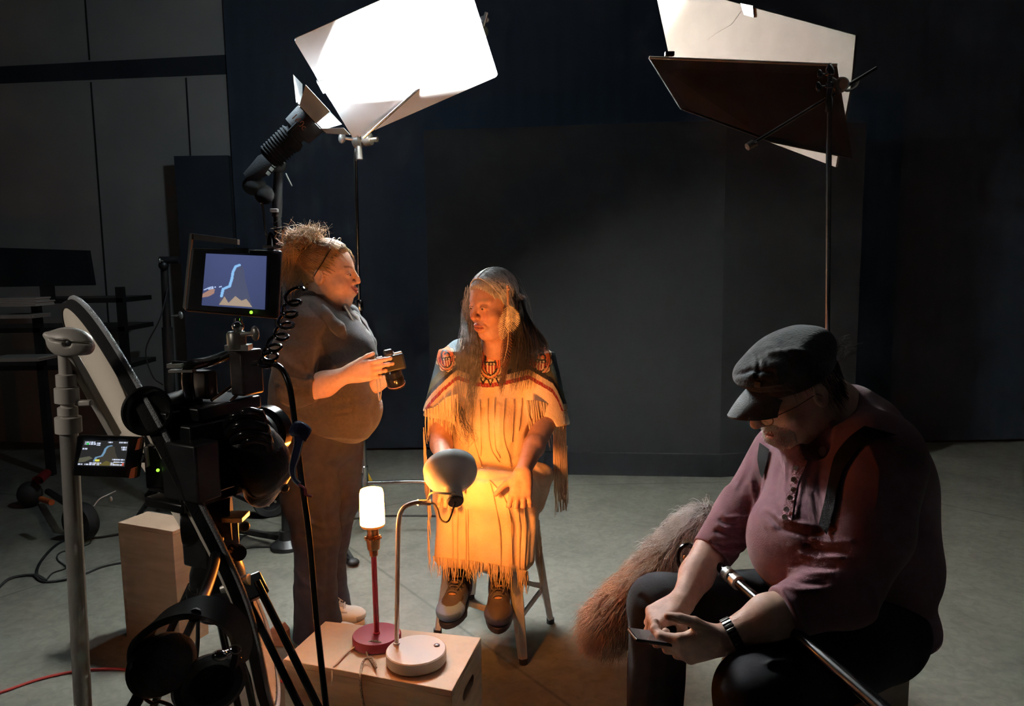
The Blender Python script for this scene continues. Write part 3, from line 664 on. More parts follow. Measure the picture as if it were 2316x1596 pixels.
ring = [cen + (q - cen) * .885 + [0, 0, .165] for q in (ft[0], ft[1], ft[3], ft[2])]
for i in range(4): MB().beam(ring[i], ring[(i + 1) % 4], .008, .022).build('rung', sw_, stl)
top = [cen + (q - cen) * .63 + [0, 0, SZ] for q in (ft[0], ft[1], ft[3], ft[2])]
MB().prism(top, (0, 0, .022)).build('seat', sw_, stl, bevel=.012, seg=4, smooth=False)

# ================================================================ floor cables, tripod marks
def fl_cable(name, label, pts, r, m, z=None):
    P = [G(x, y, r) for x, y in pts]; return tag(MB().tube(spline(P, 7), r, 8).build(name, m, None), label, 'cable')
fl_cable('extension_cord', 'orange red extension cord running along the floor at lower left', [(-60, 1585), (0, 1566), (90, 1535), (170, 1518), (260, 1512), (340, 1522), (400, 1526), (470, 1528), (540, 1516), (610, 1532), (700, 1560)], .0055, mat('red cable', (.55, .06, .05), .45))
fl_cable('cable', 'thick black cable looped on the floor left of the tall plywood box', [(-60, 1400), (0, 1326), (30, 1305), (80, 1300), (105, 1313), (83, 1298), (95, 1265), (130, 1230), (170, 1215), (220, 1215), (278, 1206)], .007, M['rubber'])
fl_cable('cable', 'black cable curving from the loop towards the foot of the plywood box', [(78, 1302), (100, 1315), (150, 1310), (190, 1298), (230, 1282), (278, 1272), (330, 1268)], .006, M['rubber'])
fl_cable('cable', 'thin black cable zigzagging inside the floor loop behind the silver stand', [(105, 1311), (120, 1295), (150, 1283), (130, 1265), (135, 1250), (170, 1240), (200, 1230), (206, 1222)], .004, M['rubber'])
fl_cable('cable', 'black cable curving on the floor between tripod and woman', [(530, 1235), (555, 1210), (590, 1204), (630, 1203), (648, 1192), (670, 1175)], .006, M['rubber'])
fl_cable('cable', 'thin dark cable lying on the floor behind the lamp bulb', [(690, 1215), (760, 1182), (820, 1170), (880, 1166), (960, 1166), (1010, 1168)], .006, M['rubber'])
fl_cable('cable', 'thin cable running to the base of the rolling light stand', [(500, 1262), (560, 1240), (620, 1237), (650, 1240)], .003, M['rubber'])

# ================================================================ things at the back left
def wheel(c, axis, R, tw, par):
    c = np.asarray(c)
    t = MB().lathe([(R * .60, -tw * .5), (R * .93, -tw * .5), (R, -tw * .28), (R, tw * .28), (R * .93, tw * .5), (R * .60, tw * .5), (R * .60, -tw * .5)], c, axis, 44, cap=False).build('wheel', M['rubber'], par)
    MB().lathe([(0, -tw * .2), (R * .2, -tw * .35), (R * .25, -tw * .15), (R * .62, -tw * .25), (R * .62, tw * .25), (0, tw * .25)], c, axis, 32, cap=False).build('rim', M['black'], t)
    mb = MB(); x, y, z = frame(axis)
    for k in range(4): a = k * math.pi / 2 + .4; mb.cyl(c - z * tw * .3 + (x * math.cos(a) + y * math.sin(a)) * R * .3, c - z * tw * .15 + (x * math.cos(a) + y * math.sin(a)) * R * .3, .008, n=8)
    mb.build('hub_bolts', M['steel'], t); return t
wc = G(186, 1222); R = 46 / 1700 * wc[1]; wc2 = G(612, 1166); R2 = .105
p0 = np.array([wc[0], wc[1] + .06, R]); p1 = G(70, 1145)
fr = thing('equipment_cart', 'black wheeled equipment cart with orange wrapped arm, low behind the silver stand', 'cart', (wc[0], wc[1] + .1, 0))
wheel(np.array([wc[0], wc[1], R]), (.35, 1, 0), R, .07, fr); wheel(np.array([wc2[0], wc2[1], R2]), (-.5, 1, .0), R2, .09, S2)
MB().tube([p0, p0 + [-.12, .05, .06], p1 + [.12, 0, .10]], .02, 10).build('axle_arm', M['black'], fr)
MB().tube([V(93, 1128, 4.2), V(117, 1136, 4.12)], .017, 10).build('wrapped_grip', mat('orange tape', (.55, .12, .03), .5, bump=.3, bscale=80), fr)
MB().ball(p1 + [.0, 0, .085], (.075, .075, .083), 18).build('counterweight', M['rubber'], fr)
MB().tube([p1 + [.02, .05, .16], V(88, 1085, 4.7), V(105, 1070, 4.9)], .03, 10).build('red_post', mat('dark red paint', (.20, .01, .01), .5), fr)
mb = MB(); mb.tube(spline([V(212, 1144, 3.7), V(225, 1128, 3.72), V(245, 1118, 3.75), V(262, 1110, 3.8)], 5), .003, 6); mb.build('bungee', M['lampwhite'], fr)
MB().ball(V(251, 1128, 3.76), (.008, .006, .014)).build('bungee_hook', M['lampwhite'], fr)
# shelf rack and the big monitor on it
ry = 5.5
def Vx(px, y): return V(px, 800, y)[0]
rk = thing('shelf_rack', 'dark metal shelf rack standing against the grey wall at left', 'shelf', (Vx(150, ry), ry, 0))
for px, zt_ in ((-60, 1.33), (92, 1.33), (283, 1.40)):
    x = Vx(px, ry); MB().box((x, ry, zt_ / 2), (.05, .05, zt_)).build('post', M['black'], rk)
for z_ in (V(150, 680, ry)[2], V(150, 745, ry)[2], V(150, 830, ry)[2]): MB().box(((Vx(-60, ry) + Vx(290, ry)) / 2, ry + .2, z_), (Vx(290, ry) - Vx(-60, ry), .45, .035)).build('shelf_board', M['black'], rk)
mz = V(100, 640, 5.4); tvs = thing('monitor', 'large switched off monitor on the shelf rack at far left', 'monitor', (Vx(100, 5.4), 5.4, mz[2]))
MB().prism([V(-60, 558, 5.38), V(196, 566, 5.42), V(209, 645, 5.42), V(-60, 650, 5.38)], (0, .05, 0)).build('screen_panel', mat('dark screen', (.006, .009, .013), .35), tvs, smooth=False)
s1z = V(150, 680, ry)[2] + .018
MB().box((Vx(120, 5.45), 5.45, (s1z + V(150, 645, 5.4)[2]) / 2 + .004), (.08, .05, max(.06, V(150, 640, 5.4)[2] - s1z))).build('stand_neck', M['black'], tvs)
pap = mat('dull white paper', (.48, .45, .40), .8)
for nm, lb, (a0, b0, a1, b1), yy in (('paper_stack', 'pale strip of stacked paper under the dark monitor', (-20, 673, 78, 694), 5.24), ('paper_stack', 'messy white paper pile on the second rack shelf', (-10, 712, 70, 721), 5.24), ('paper_stack', 'flat white sheets on the lowest rack shelf', (-30, 809, 86, 819), 5.24)):
    A_, B_ = V(a0, b1, yy), V(a1, b0, yy); mb = MB(); nl = 5
    for k in range(nl): mb.box(((A_[0] + B_[0]) / 2 + random.uniform(-.01, .01), yy + .12, A_[2] + (k + .5) * (B_[2] - A_[2]) / nl), (B_[0] - A_[0], .22, (B_[2] - A_[2]) / nl * .9))
    tag(setloc(mb.build(nm, pap, None, smooth=False)), lb, 'paper')
bs = np.array([Vx(372, 4.6), 4.6, 0]); ds = thing('light_stand', 'thin dark light stand with short side arm, left of the field monitor', 'light stand', bs)
MB().cyl(bs + [0, 0, .05], V(378, 740, 4.6), .032).build('lower_column', M['black'], ds)
MB().cyl(V(378, 740, 4.6), V(371, 590, 4.6), .024, .022).build('upper_riser', M['black'], ds)
mb = MB(); mb.cyl(V(362, 588, 4.58), V(405, 588, 4.58), .022); mb.ball(V(370, 600, 4.58), .03); mb.build('side_arm', M['black'], ds)
mb = MB(); clampknob(mb, V(388, 715, 4.57), (1, -.2, .1), 1.4); clampknob(mb, V(368, 590, 4.55), (0, -1, .1), .8); mb.build('knob', M['steel'], ds)
MB().tube(spline([V(380, 650, 4.56), V(362, 720, 4.5), V(330, 790, 4.5), V(345, 850, 4.5), V(368, 870, 4.55)], 6), .004, 6).build('loose_lead', M['rubber'], ds)
for a in (.3, 2.4, 4.5): MB().beam(bs + [0, 0, .3], bs + [math.cos(a) * .45, math.sin(a) * .45, .015], .02, .02).build('leg', M['black'], ds)
# yellow tag and pale bracket at the hub of the century stand
bk = thing('bracket', 'pale upright bracket with yellow tag beside the century stand hub', 'bracket', G(826, 1150))
MB().beam(G(826, 1165) + [0, 0, .0], V(826, 1062, G(826, 1165)[1]), .022, .012).build('upright', M['pale_metal'], bk)
yb = G(826, 1165)[1] + .01; MB().prism([V(830, 1063, yb), V(831, 1094, yb), V(845, 1092, yb)], (0, .004, 0)).build('yellow_tag', M['gold'], bk, smooth=False)
# ================================================================ people: shared builders
def SKINM(name): 
    m = mat(name, (.5, .3, .22), .5, attr=True, var=.10, vscale=60, bump=.12, bscale=260, spec=.4); b = m.node_tree.nodes['Principled BSDF']
    return m
SKIN = SKINM('skin')
class HF:
    """a head's own axes: f forward, l to its left, u up"""
    def __init__(s, O, f, u, sc=1.0):
        f = nrm(f); l = nrm(np.cross(u, f)); u = np.cross(f, l); s.O = np.asarray(O, float); s.R = np.stack([f, l, u], 1); s.s = sc
    def p(s, f, l, u): return s.O + s.R @ (np.array([f, l, u]) * s.s)
    def q(s, v): return (v - s.O) @ s.R / s.s
    def v(s, f, l, u): return s.R @ np.array([f, l, u])
def head(S, H, p={}):
    g = dict(chin=-.092, jaww=.043, cheek=.030, nose=.118, nosr=.0105, mouth=-.052, smile=0.0, neckr=.058, lip=.0060, dbl=0, brow=.010, eyeop=.0035, facew=.062, noseu=-.016); g.update(p); s = H.s; P = H.p; R = H.R
    e = lambda c, r, k=.02, op='add': S.ell(P(*c), np.array(r) * s, R, k, op)
    c_ = lambda a, b, ra, rb=None, k=.012, op='add': S.cap(P(*a), P(*b), ra * s, None if rb is None else rb * s, k, op)
    e((-.012, 0, .045), (.096, .076, .083)); e((.022, 0, -.005), (.068, g['facew'], .085), .03); e((.035, 0, -.060), (.048, g['jaww'], .040), .03)
    c_((.058, -.012, g['chin']), (.058, .012, g['chin']), .020, k=.022)
    for t in (-1, 1):
        c_((-.005, t * g['facew'] * .86, -.035), (.04, t * .034, g['chin'] + .012), .016, .014, .025)       # jaw line
        e((.054, t * .036, -.024), (.026, g['cheek'], .026), .022)
        c_((.076, t * .014, .034), (.060, t * .048, .032), g['brow'], g['brow'] * .8, .012)
    c_((.084, 0, .030), (g['nose'] - .010, 0, g['noseu'] + .012), .0080, .0095, .010); e((g['nose'] - .008, 0, g['noseu']), (g['nosr'], g['nosr'], g['nosr'] * .9), .008)
    for t in (-1, 1):
        e((g['nose'] - .020, t * .0135, g['noseu'] - .004), (.0095, .0068, .0078), .005); e((g['nose'] - .014, t * .0065, g['noseu'] - .0125), (.005, .003, .0035), .003, 'sub')
        e((.092, t * .031, .014), (.016, .015, .012), .010, 'sub'); e((.0735, t * .031, .012), (.0165, .0165, .0155), .005)          # socket, lids
        if g['eyeop'] > 0: e((.091, t * .031, .0115), (.008, .0125, g['eyeop']), .002, 'sub')
    m = g['mouth']; e((.082, 0, m - .004), (.022, .030, .022), .015); sm = g['smile']
    for du, r_, ff in ((.0050, g['lip'] * .85, .0990), (-.0062, g['lip'] * .95, .0975)):
        c_((ff - .014, -.023, m + sm), (ff, -.008, m + du), r_ * .55, r_, .005); c_((ff, -.008, m + du), (ff, .008, m + du), r_, r_, .005); c_((ff, .008, m + du), (ff - .014, .023, m + sm), r_, r_ * .55, .005)
    for a, b in (((.090, -.028, m + sm * 1.2), (.1035, -.009, m - .001)), ((.1035, -.009, m - .001), (.1035, .009, m - .001)), ((.1035, .009, m - .001), (.090, .028, m + sm * 1.2))): c_(a, b, .0022, k=.003, op='sub')
    for t in (-1, 1):
        x0 = -.014; w = .074
        e((x0, t * (w + .006), .004), (.019, .0085, .031), .006); e((x0 + .004, t * (w + .0135), .008), (.010, .006, .018), .004, 'sub'); c_((x0 + .012, t * (w + .004), .010), (x0 + .013, t * (w + .004), -.008), .004, .0045, .004)
    if g['dbl']: e((.030, 0, g['chin'] - .004), (.042, .045, .024), .025)
    return g
def headpaint(H, base, lips, brow, g, blush=None):
    def fn(v, N, px, py):
        q = H.q(v); c = np.tile(np.array(base, float), (len(v), 1)); f, l, u = q.T; inh = (np.abs(l) < .1) & (u > -.13) & (u < .14) & (f > -.12) & (f < .14)
        m = g['mouth']; sm = g['smile'] * (l / .024) ** 2; k = inh & (f > .083) & (np.abs(l) < .026) & (np.abs(u - m - sm + .001) < .0125 * np.sqrt(np.clip(1 - (l / .027) ** 2, 0, 1)) + .001); c[k] = lips
        k = inh & (f > .083) & (np.abs(l) < .026) & (np.abs(u - m - sm + .001) < .0016); c[k] = np.array(lips) * .35
        al = np.abs(l); k = inh & (f > .05) & (al > .014) & (al < .050) & (np.abs(u - .036 - .005 * np.sin((al - .014) * 60)) < .0035); c[k] = np.array(base) * .3 + np.array(brow) * .7
        k = inh & (f > .06) & (al > .017) & (al < .046) & (np.abs(u - .0125 - .004 * (1 - ((al - .031) / .016) ** 2)) < .0013); c[k] = np.array(base) * .2
        if blush is not None:
            w = np.exp(-(((al - .038) / .018) ** 2 + ((u + .022) / .018) ** 2)) * (f > .04) * .5 + np.exp(-((f - .115) / .018) ** 2 - (l / .015) ** 2 - ((u + .015) / .02) ** 2) * .45
            w = (w * inh)[:, None]; c = c * (1 - w) + np.array(blush) * w
        return c
    return fn
def eyes(H, parent, iris=(.08, .05, .03), look=(1, 0, -.2)):
    for t in (-1, 1):
        mb = MB(); c = H.p(.0775, t * .031, .0115); r = .0112 * H.s; o = MB().ball(c, r, 16).build('eye', mat('eye white', (.55, .50, .46), .25), parent)
        d = nrm(H.v(*look)); MB().ball(c + d * r * .72, r * .48, 10).build('iris', mat('iris', iris, .2), o)
def hand(S, W, d, n, side, sc=1.0, curl=(.3, .3, .3, .3), spread=.10, thumb=(.7, .7, .25), tcurl=.3, k=.006, fr=.0085, lens=1.0):
    """W wrist, d towards the fingers, n out of the palm, side=+1 when the thumb lies towards n x d"""
    d = nrm(d); n = nrm(np.asarray(n) - d * np.dot(n, d)); t = np.cross(n, d) * side; s = sc
    base = [(.088, .030), (.092, .010), (.087, -.011), (.079, -.030)]; L = [(.042, .025, .020), (.046, .029, .021), (.042, .027, .020), (.033, .020, .018)]
    for i, (a, b) in enumerate(base):
        m = W + d * a * s + t * b * s; S.cap(W + t * b * s * .55 + d * .008 * s, m, .0165 * s, .0125 * s, .018)
    S.ell(W + d * .045 * s + t * .018 * s + n * .006 * s, np.array([.03, .022, .017]) * s, np.stack([d, t, n], 1), .015)
    S.ell(W + d * .045 * s - t * .020 * s + n * .005 * s, np.array([.035, .018, .015]) * s, np.stack([d, t, n], 1), .015)
    tips = []
    for i, (a, b) in enumerate(base):
        p = W + d * a * s + t * b * s; ang = 0; sp = (1.2 - i) * spread; dd = nrm(d * math.cos(sp) + t * math.sin(sp)); cu = curl[i] if not isinstance(curl[i], (tuple, list)) else None
        for j in range(3):
            ang += (curl[i] if cu is not None else 0) * (1.0, 1.15, .8)[j] if cu is not None else curl[i][j]
            dj = dd * math.cos(ang) + n * math.sin(ang); q = p + dj * L[i][j] * s * lens; r0 = fr * s * (1.12 - .10 * j) * (.88 if i == 3 else 1); S.cap(p, q, r0, r0 * .92, k if j == 0 else .003); 
            S.ell(q, r0 * 1.06, None, .003); p = q
        tips.append((p, dj))
    td = nrm(t * thumb[0] + d * thumb[1] + n * thumb[2]); p = W + d * .022 * s + t * .024 * s + n * .004 * s; q = p + td * .042 * s; S.cap(p, q, .0165 * s, .0125 * s, .014)
    td2 = nrm(td + d * tcurl + n * tcurl * .4); r = q + td2 * .032 * s; S.cap(q, r, .0118 * s, .0105 * s, .005); td3 = nrm(td2 + d * tcurl * .8 + n * tcurl * .3); S.cap(r, r + td3 * .024 * s, .0108 * s, .0088 * s, .004)
    tips.append((r + td3 * .024 * s, td3)); return tips
def shoe(name, parent, heel, toe, up, sc, sole, upper, panel, lace, label=None, panel2=None, open_side=None):
    """a trainer: sole, upper with panels, tongue and laces"""
    f = nrm(np.asarray(toe) - heel); u = nrm(np.asarray(up) - f * np.dot(up, f)); l = np.cross(u, f); Lg = np.linalg.norm(np.asarray(toe) - heel); R = np.stack([f, l, u], 1); P = lambda a, b, c: np.asarray(heel) + f * a * Lg + l * b * sc + u * c * sc
    S = SDF(np.minimum(heel, toe) - .12, np.maximum(heel, toe) + .14, .0034)
    S.ell(P(.76, 0, .042), np.array([.30 * Lg, .050 * sc, .036 * sc]), R, .02); S.ell(P(.45, 0, .052), np.array([.30 * Lg, .040 * sc, .042 * sc]), R, .02); S.ell(P(.16, 0, .06), np.array([.17 * Lg, .036 * sc, .060 * sc]), R, .02)
    S.cap(P(.15, 0, .06), P(.13, 0, .105), .036 * sc, .036 * sc, .02); S.cap(P(.30, 0, .10), P(.60, 0, .07), .028 * sc, .024 * sc, .02)
    S.cap(P(.12, 0, .10), P(.10, 0, .16), .026 * sc, .03 * sc, .004, 'sub'); S.half(P(0, 0, .014), -u)
    def pt(v, N, px, py):
        q = (v - heel) @ R / np.array([Lg, sc, sc]); a, b, c = q.T; col = np.tile(np.array(upper, float), (len(v), 1))
        k = (a > .74) & (c < .070); col[k] = panel; k = (a > .90) & (c < .05); col[k] = np.array(panel) * .55
        k = (np.abs(b) < .020) & (a > .22) & (a < .70) & (c > .06); col[k] = np.array(lace) * .8; k = (a < .16) & (c < .08); col[k] = panel
        if panel2 is not None: k = (np.abs(b) > .026) & (a > .32) & (a < .62) & (c < .075); col[k] = panel2
        k = np.abs(np.abs(b) - .024 - .01 * (a > .6)) < .002; col[k & (a > .2) & (a < .74)] = np.array(upper) * .5
        return col
    t = sobj(name, [S], mat(name + ' leather', (.2, .2, .2), .55, attr=True, bump=.15, bscale=300), parent, pt)
    mb = MB(); out = []; n = 22
    for i in range(n):
        a = 2 * math.pi * i / n; w_ = .046 if math.cos(a) > 0 else .036; out.append(P(.5 + .53 * math.cos(a), w_ * math.sin(a) * (1.05 if abs(math.sin(a)) > .3 else 1), .018))
    mb.prism(out, -u * .022 * sc); mb.build('sole', mat('shoe sole', sole, .6), t, bevel=.004)
    lm = mat('shoe lace', lace, .8)
    for i in range(5):
        a = .32 + i * .085; h = .128 - i * .0115; o_ = MB().tube(spline([P(a, -.027, h - .010), P(a + .01, -.014, h + .010), P(a + .02, 0, h + .014), P(a + .01, .014, h + .010), P(a, .027, h - .010)], 3), .0030 * sc, 6).build('lace', lm, t)
    o_ = MB().tube(spline([P(.36, .003, .146), P(.42, -.020, .138), P(.56, -.026, .112), P(.60, -.012, .100)], 4), .0024, 6).build('lace', lm, t); o_ = MB().tube(spline([P(.36, -.003, .146), P(.42, .020, .138), P(.52, .024, .116), P(.64, .014, .098)], 4), .0024, 6).build('lace', lm, t)
    if panel2 is not None:
        tg = mat('tan tongue', (.50, .28, .15), .7)
        mb = MB(); mb.ball(P(.27, 0, .128), (.020, .030, .030), 14, R); mb.build('tongue', tg, t)
        for a, h in ((.375, .140), (.46, .127), (.545, .114), (.69, .086)): mb = MB(); mb.ball(P(a, 0, h), (.008, .015, .005), 12, R); mb.build('eyelet_patch', tg, t)
    return t

# ================================================================ the standing woman
Yw = 3.0
WM = thing('person', 'standing woman in zipped hoodie and wide jeans, profile to the right, holding a photo camera', 'person', (V(715, 900, Yw)[0], Yw, 0))
HW = HF(V(746, 626, 3.02), (1, -.10, -.04), (.02, -.02, 1), 1.08)
gw = None
lo = np.minimum(V(610, 760, 2.78), V(610, 500, 3.2)); 
S = SDF([HW.O[0] - .20, 2.80, V(0, 775, 3.0)[2]], [HW.O[0] + .18, 3.22, HW.O[2] + .17], .003)
gw = head(S, HW, dict(smile=.012, lip=.0052, cheek=.034, facew=.066, jaww=.050, chin=-.085, dbl=1, nose=.114, mouth=-.047, noseu=-.014, eyeop=.0028))
S.cap(HW.p(-.012, 0, -.04), V(722, 720, 3.0), .066, .078, .03); S.cap(HW.p(.02, 0, -.06), V(752, 705, 3.0), .05, .05, .03); S.ell(V(745, 735, 3.0), (.11, .12, .06), None, .03)
A = SDF([V(660, 900, 2.7)[0], 2.58, V(0, 930, 2.75)[2]], [V(890, 900, 2.7)[0], 3.0, V(0, 780, 2.75)[2]], .0028)
wr = V(786, 846, 2.73)
A.cap(V(680, 884, 2.72), V(735, 868, 2.72), .047, .045, .02); A.cap(V(735, 868, 2.72), wr, .045, .029, .02)
tw = hand(A, wr, (1, .06, .16), (.05, .98, -.10), -1, .93, curl=((.05, .12, .1), (.2, .35, .3), (.35, .55, .45), (.45, .6, .5)), thumb=(.48, .88, .12), spread=.02, fr=.0092)
B = SDF([V(690, 900, 3)[0], 2.95, V(0, 930, 2.75)[2]], [V(900, 900, 3)[0], 3.4, V(0, 780, 2.75)[2]], .006)
wl_ = V(850, 872, 2.98); B.cap(V(760, 900, 3.18), wl_, .05, .03); hand(B, wl_, (.6, -.5, .45), (.0, .3, .95), 1, .93, curl=(.3, .3, .3, .3))
B2 = SDF([V(560, 900, 3)[0], 2.68, .05], [V(900, 900, 3)[0], 3.35, V(0, 690, 3)[2]], .014)
B2.ell(V(735, 830, 3), (.15, .15, .26)); B2.ell(V(715, 980, 3.0), (.15, .16, .13)); B2.cap(V(700, 1010, 2.93), V(715, 1400, 2.95), .06, .035); B2.cap(V(750, 1010, 3.09), V(745, 1360, 3.17), .06, .032); B2.cap(V(690, 750, 2.83), V(680, 884, 2.73), .05, .045)
skin_w = (.66, .42, .32)
sobj('body', [S, A, B, B2], SKIN, WM, headpaint(HW, skin_w, (.45, .14, .12), (.22, .13, .07), gw, (.62, .27, .20)))
eyes(HW, WM, (.10, .12, .14), (1, 0, -.15))
# hoodie
CL = lambda nm, c, **k: mat(nm, c, .92, sheen=.25, bump=.25, bscale=420, **k)
S = SDF([V(585, 900, 3)[0], 2.58, V(0, 1040, 3)[2]], [V(890, 900, 3)[0], 3.40, V(0, 645, 3)[2]], .005)
S.ell(V(735, 775, 3.0), (.185, .21, .17), None, .05); S.ell(V(790, 795, 2.92), (.10, .10, .10), None, .05); S.ell(V(795, 795, 3.09), (.10, .10, .10), None, .05)
S.ell(V(722, 860, 3.0), (.19, .21, .15), None, .06); S.ell(V(772, 925, 3.0), (.165, .20, .15), None, .06); S.ell(V(690, 925, 3.0), (.135, .20, .14), None, .06)
S.cap(V(700, 712, 2.86), V(712, 712, 3.16), .075, .075, .05)
S.chain([V(690, 740, 2.83), V(665, 800, 2.77), V(668, 872, 2.72)], [.085, .082, .076], .025); S.cone(V(655, 872, 2.73), V(716, 877, 2.715), .066, .056, .02)
S.chain([V(700, 745, 3.17), V(700, 880, 3.24), V(770, 905, 3.18)], [.085, .07, .055], .03)
S.cap(V(640, 925, 2.98), V(820, 975, 2.99), .012, .012, .02)
# collar opening
S.cone(V(745, 720, 3.0), V(770, 640, 3.0), .065, .12, .01, 'sub'); S.cap(V(768, 700, 2.99), V(815, 752, 2.97), .045, .030, .012, 'sub')
S.half(V(608, 940, 3.0), nrm(np.cross(V(835, 1006, 3.0) - V(608, 934, 3.0), [0, 1, 0])) * (1 if np.cross(V(835, 1006, 3.0) - V(608, 934, 3.0), [0, 1, 0])[2] < 0 else -1))
S.cap(V(728, 905, 2.80), V(716, 883, 2.70), .002, .002, .002)
fw = folds([([(622, 865), (650, 880), (690, 885)], -1, 5), ([(640, 905), (670, 918), (712, 912)], 1, 6), ([(630, 800), (660, 830), (700, 845)], -1, 7), ([(720, 790), (715, 850)], -.8, 6), ([(760, 935), (800, 930), (792, 905)], -1, 4), ([(725, 770), (760, 800), (790, 830)], -.8, 8), ([(612, 925), (660, 940), (720, 952)], 1, 5),
            ([(700, 905), (760, 915), (830, 900)], -.8, 8), ([(660, 960), (740, 985), (835, 990)], .9, 6), ([(640, 760), (680, 770), (720, 760)], -.5, 9), ([(680, 820), (700, 860)], .8, 5), ([(650, 850), (690, 862), (712, 858)], .8, 4), ([(860, 880), (840, 930), (850, 980)], -.6, 8)], .007, 6)
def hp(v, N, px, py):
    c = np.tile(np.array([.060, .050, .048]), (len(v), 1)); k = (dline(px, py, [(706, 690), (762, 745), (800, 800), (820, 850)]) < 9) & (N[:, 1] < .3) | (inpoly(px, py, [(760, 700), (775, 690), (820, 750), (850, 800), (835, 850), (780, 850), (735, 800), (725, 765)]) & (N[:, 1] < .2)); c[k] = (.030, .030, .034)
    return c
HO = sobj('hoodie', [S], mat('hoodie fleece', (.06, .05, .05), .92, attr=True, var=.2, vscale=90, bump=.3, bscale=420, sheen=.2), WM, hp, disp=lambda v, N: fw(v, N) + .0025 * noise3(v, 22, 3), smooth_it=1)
hb = bvh_of(HO)
# hood lying round the neck, grey inside and zip
S = SDF([V(640, 900, 3)[0], 2.7, V(0, 860, 3)[2]], [V(880, 900, 3)[0], 3.3, V(0, 640, 3)[2]], .004)
S.chain([V(700, 672, 3.10), V(682, 672, 3.0), V(700, 676, 2.88), V(732, 712, 2.83), V(765, 742, 2.83), V(790, 785, 2.85)], [.020, .028, .028, .026, .022, .012], .02)
S.chain([V(776, 690, 3.05), V(795, 705, 3.08), V(815, 735, 3.07), V(838, 775, 3.02), V(848, 805, 2.98)], [.020, .026, .026, .020, .014], .02)
sobj('hood', [S], mat('hood lining', (.045, .045, .048), .9, bump=.3, bscale=400, sheen=.2), WM, disp=lambda v, N: .003 * noise3(v, 30, 8))
S = SDF([V(740, 900, 3)[0], 2.8, V(0, 860, 3)[2]], [V(880, 900, 3)[0], 3.15, V(0, 660, 3)[2]], .004)
S.chain([V(778, 690, 2.98), V(800, 722, 2.96), V(822, 762, 2.93), V(838, 810, 2.93)], [.012, .02, .026, .02], .02)
sobj('shirt', [S], mat('light grey jersey', (.42, .43, .43), .85, bump=.2, bscale=400), WM, disp=lambda v, N: .002 * noise3(v, 50, 2))
zp = [hit(hb, x, y, .004) for x, y in ((776, 700), (790, 722), (805, 748), (820, 778))]; zp = [q for q in zp if q is not None]
if len(zp) > 1: MB().tube(spline([V(780, 692, 2.93), V(797, 722, 2.91), V(812, 750, 2.90), V(826, 785, 2.90)], 6), .0035, 6).build('zipper', M['steel'], WM)
# trousers
S = SDF([V(580, 900, 3)[0], 2.72, .0], [V(880, 900, 3)[0], 3.36, V(0, 900, 3)[2]], .006)
S.ell(V(718, 985, 3.0), (.185, .20, .14), None, .05)
S.chain([V(692, 1010, 2.93), V(703, 1120, 2.91), V(716, 1215, 2.91), V(713, 1330, 2.93)], [.125, .112, .090, .082], .03); S.cone(V(713, 1320, 2.93), V(722, 1462, 2.95), .080, .108, .03)
S.chain([V(760, 1010, 3.08), V(758, 1120, 3.12), V(745, 1215, 3.14), V(742, 1300, 3.16)], [.115, .105, .082, .072], .03); S.cone(V(742, 1290, 3.16), V(754, 1396, 3.20), .070, .088, .03)
S.half([0, 0, .022], (0, 0, -1))
fw2 = folds([([(650, 1010), (700, 1050), (760, 1060)], -.8, 9), ([(750, 1050), (735, 1130), (742, 1200)], -1, 9), ([(700, 1180), (740, 1195), (790, 1180)], .8, 6), ([(680, 1210), (730, 1230), (780, 1215)], -.8, 7), ([(700, 1260), (710, 1340), (700, 1430)], .8, 9), ([(745, 1250), (740, 1340), (752, 1420)], -.8, 10), ([(670, 1290), (690, 1320), (720, 1330)], .6, 6), ([(820, 1080), (780, 1130), (770, 1200)], .7, 8)], .008, 8)
sobj('jeans', [S], mat('dark denim', (.030, .026, .038), .9, var=.25, vscale=30, bump=.3, bscale=500), WM, disp=lambda v, N: fw2(v, N) + .003 * noise3(v, 14, 5))
toe = G(822, 1410); he = toe + np.array([-.235, -.02, 0]); shoe('shoe', WM, he + [0, 0, .002], toe + [0, 0, .002], (0, 0, 1), 1.0, (.75, .74, .72), (.70, .68, .64), (.72, .70, .66), (.45, .43, .42))
p = V(700, 1440, 2.93); p[2] = .002; shoe('shoe', WM, p + [-.05, .02, 0], p + [.19, .0, 0], (0, 0, 1), 1.0, (.75, .74, .72), (.70, .68, .64), (.72, .70, .66), (.45, .43, .42))
# hair: swept back, gathered in a loose high bun
HAIRW = mat('blonde brown hair', (.46, .29, .15), .45, var=.3, vscale=20, bump=.5, bscale=60, spec=.4)
S = SDF(HW.O - .17, HW.O + .19, .0035)
S.ell(HW.p(-.016, 0, .048), np.array([.105, .083, .090]) * HW.s, HW.R, .01); S.half(HW.p(.062, 0, .085), HW.v(.80, 0, -.60), .02); S.cap(HW.p(-.075, 0, .02), HW.p(-.08, 0, -.03), .03, .02, .03)
S.ell(HW.p(-.018, .09, -.005), (.035, .03, .045), HW.R, .01, 'sub'); S.ell(HW.p(-.018, -.09, -.005), (.035, .03, .045), HW.R, .01, 'sub')
sobj('hair', [S], HAIRW, WM, disp=lambda v, N: .0022 * np.sin(HW.q(v)[:, 2] * 700 + HW.q(v)[:, 1] * 500 + 8 * noise3(v, 25, 1)))
cr_ = []; r = np.random.default_rng(5)
bun = HW.p(-.085, 0, .085)
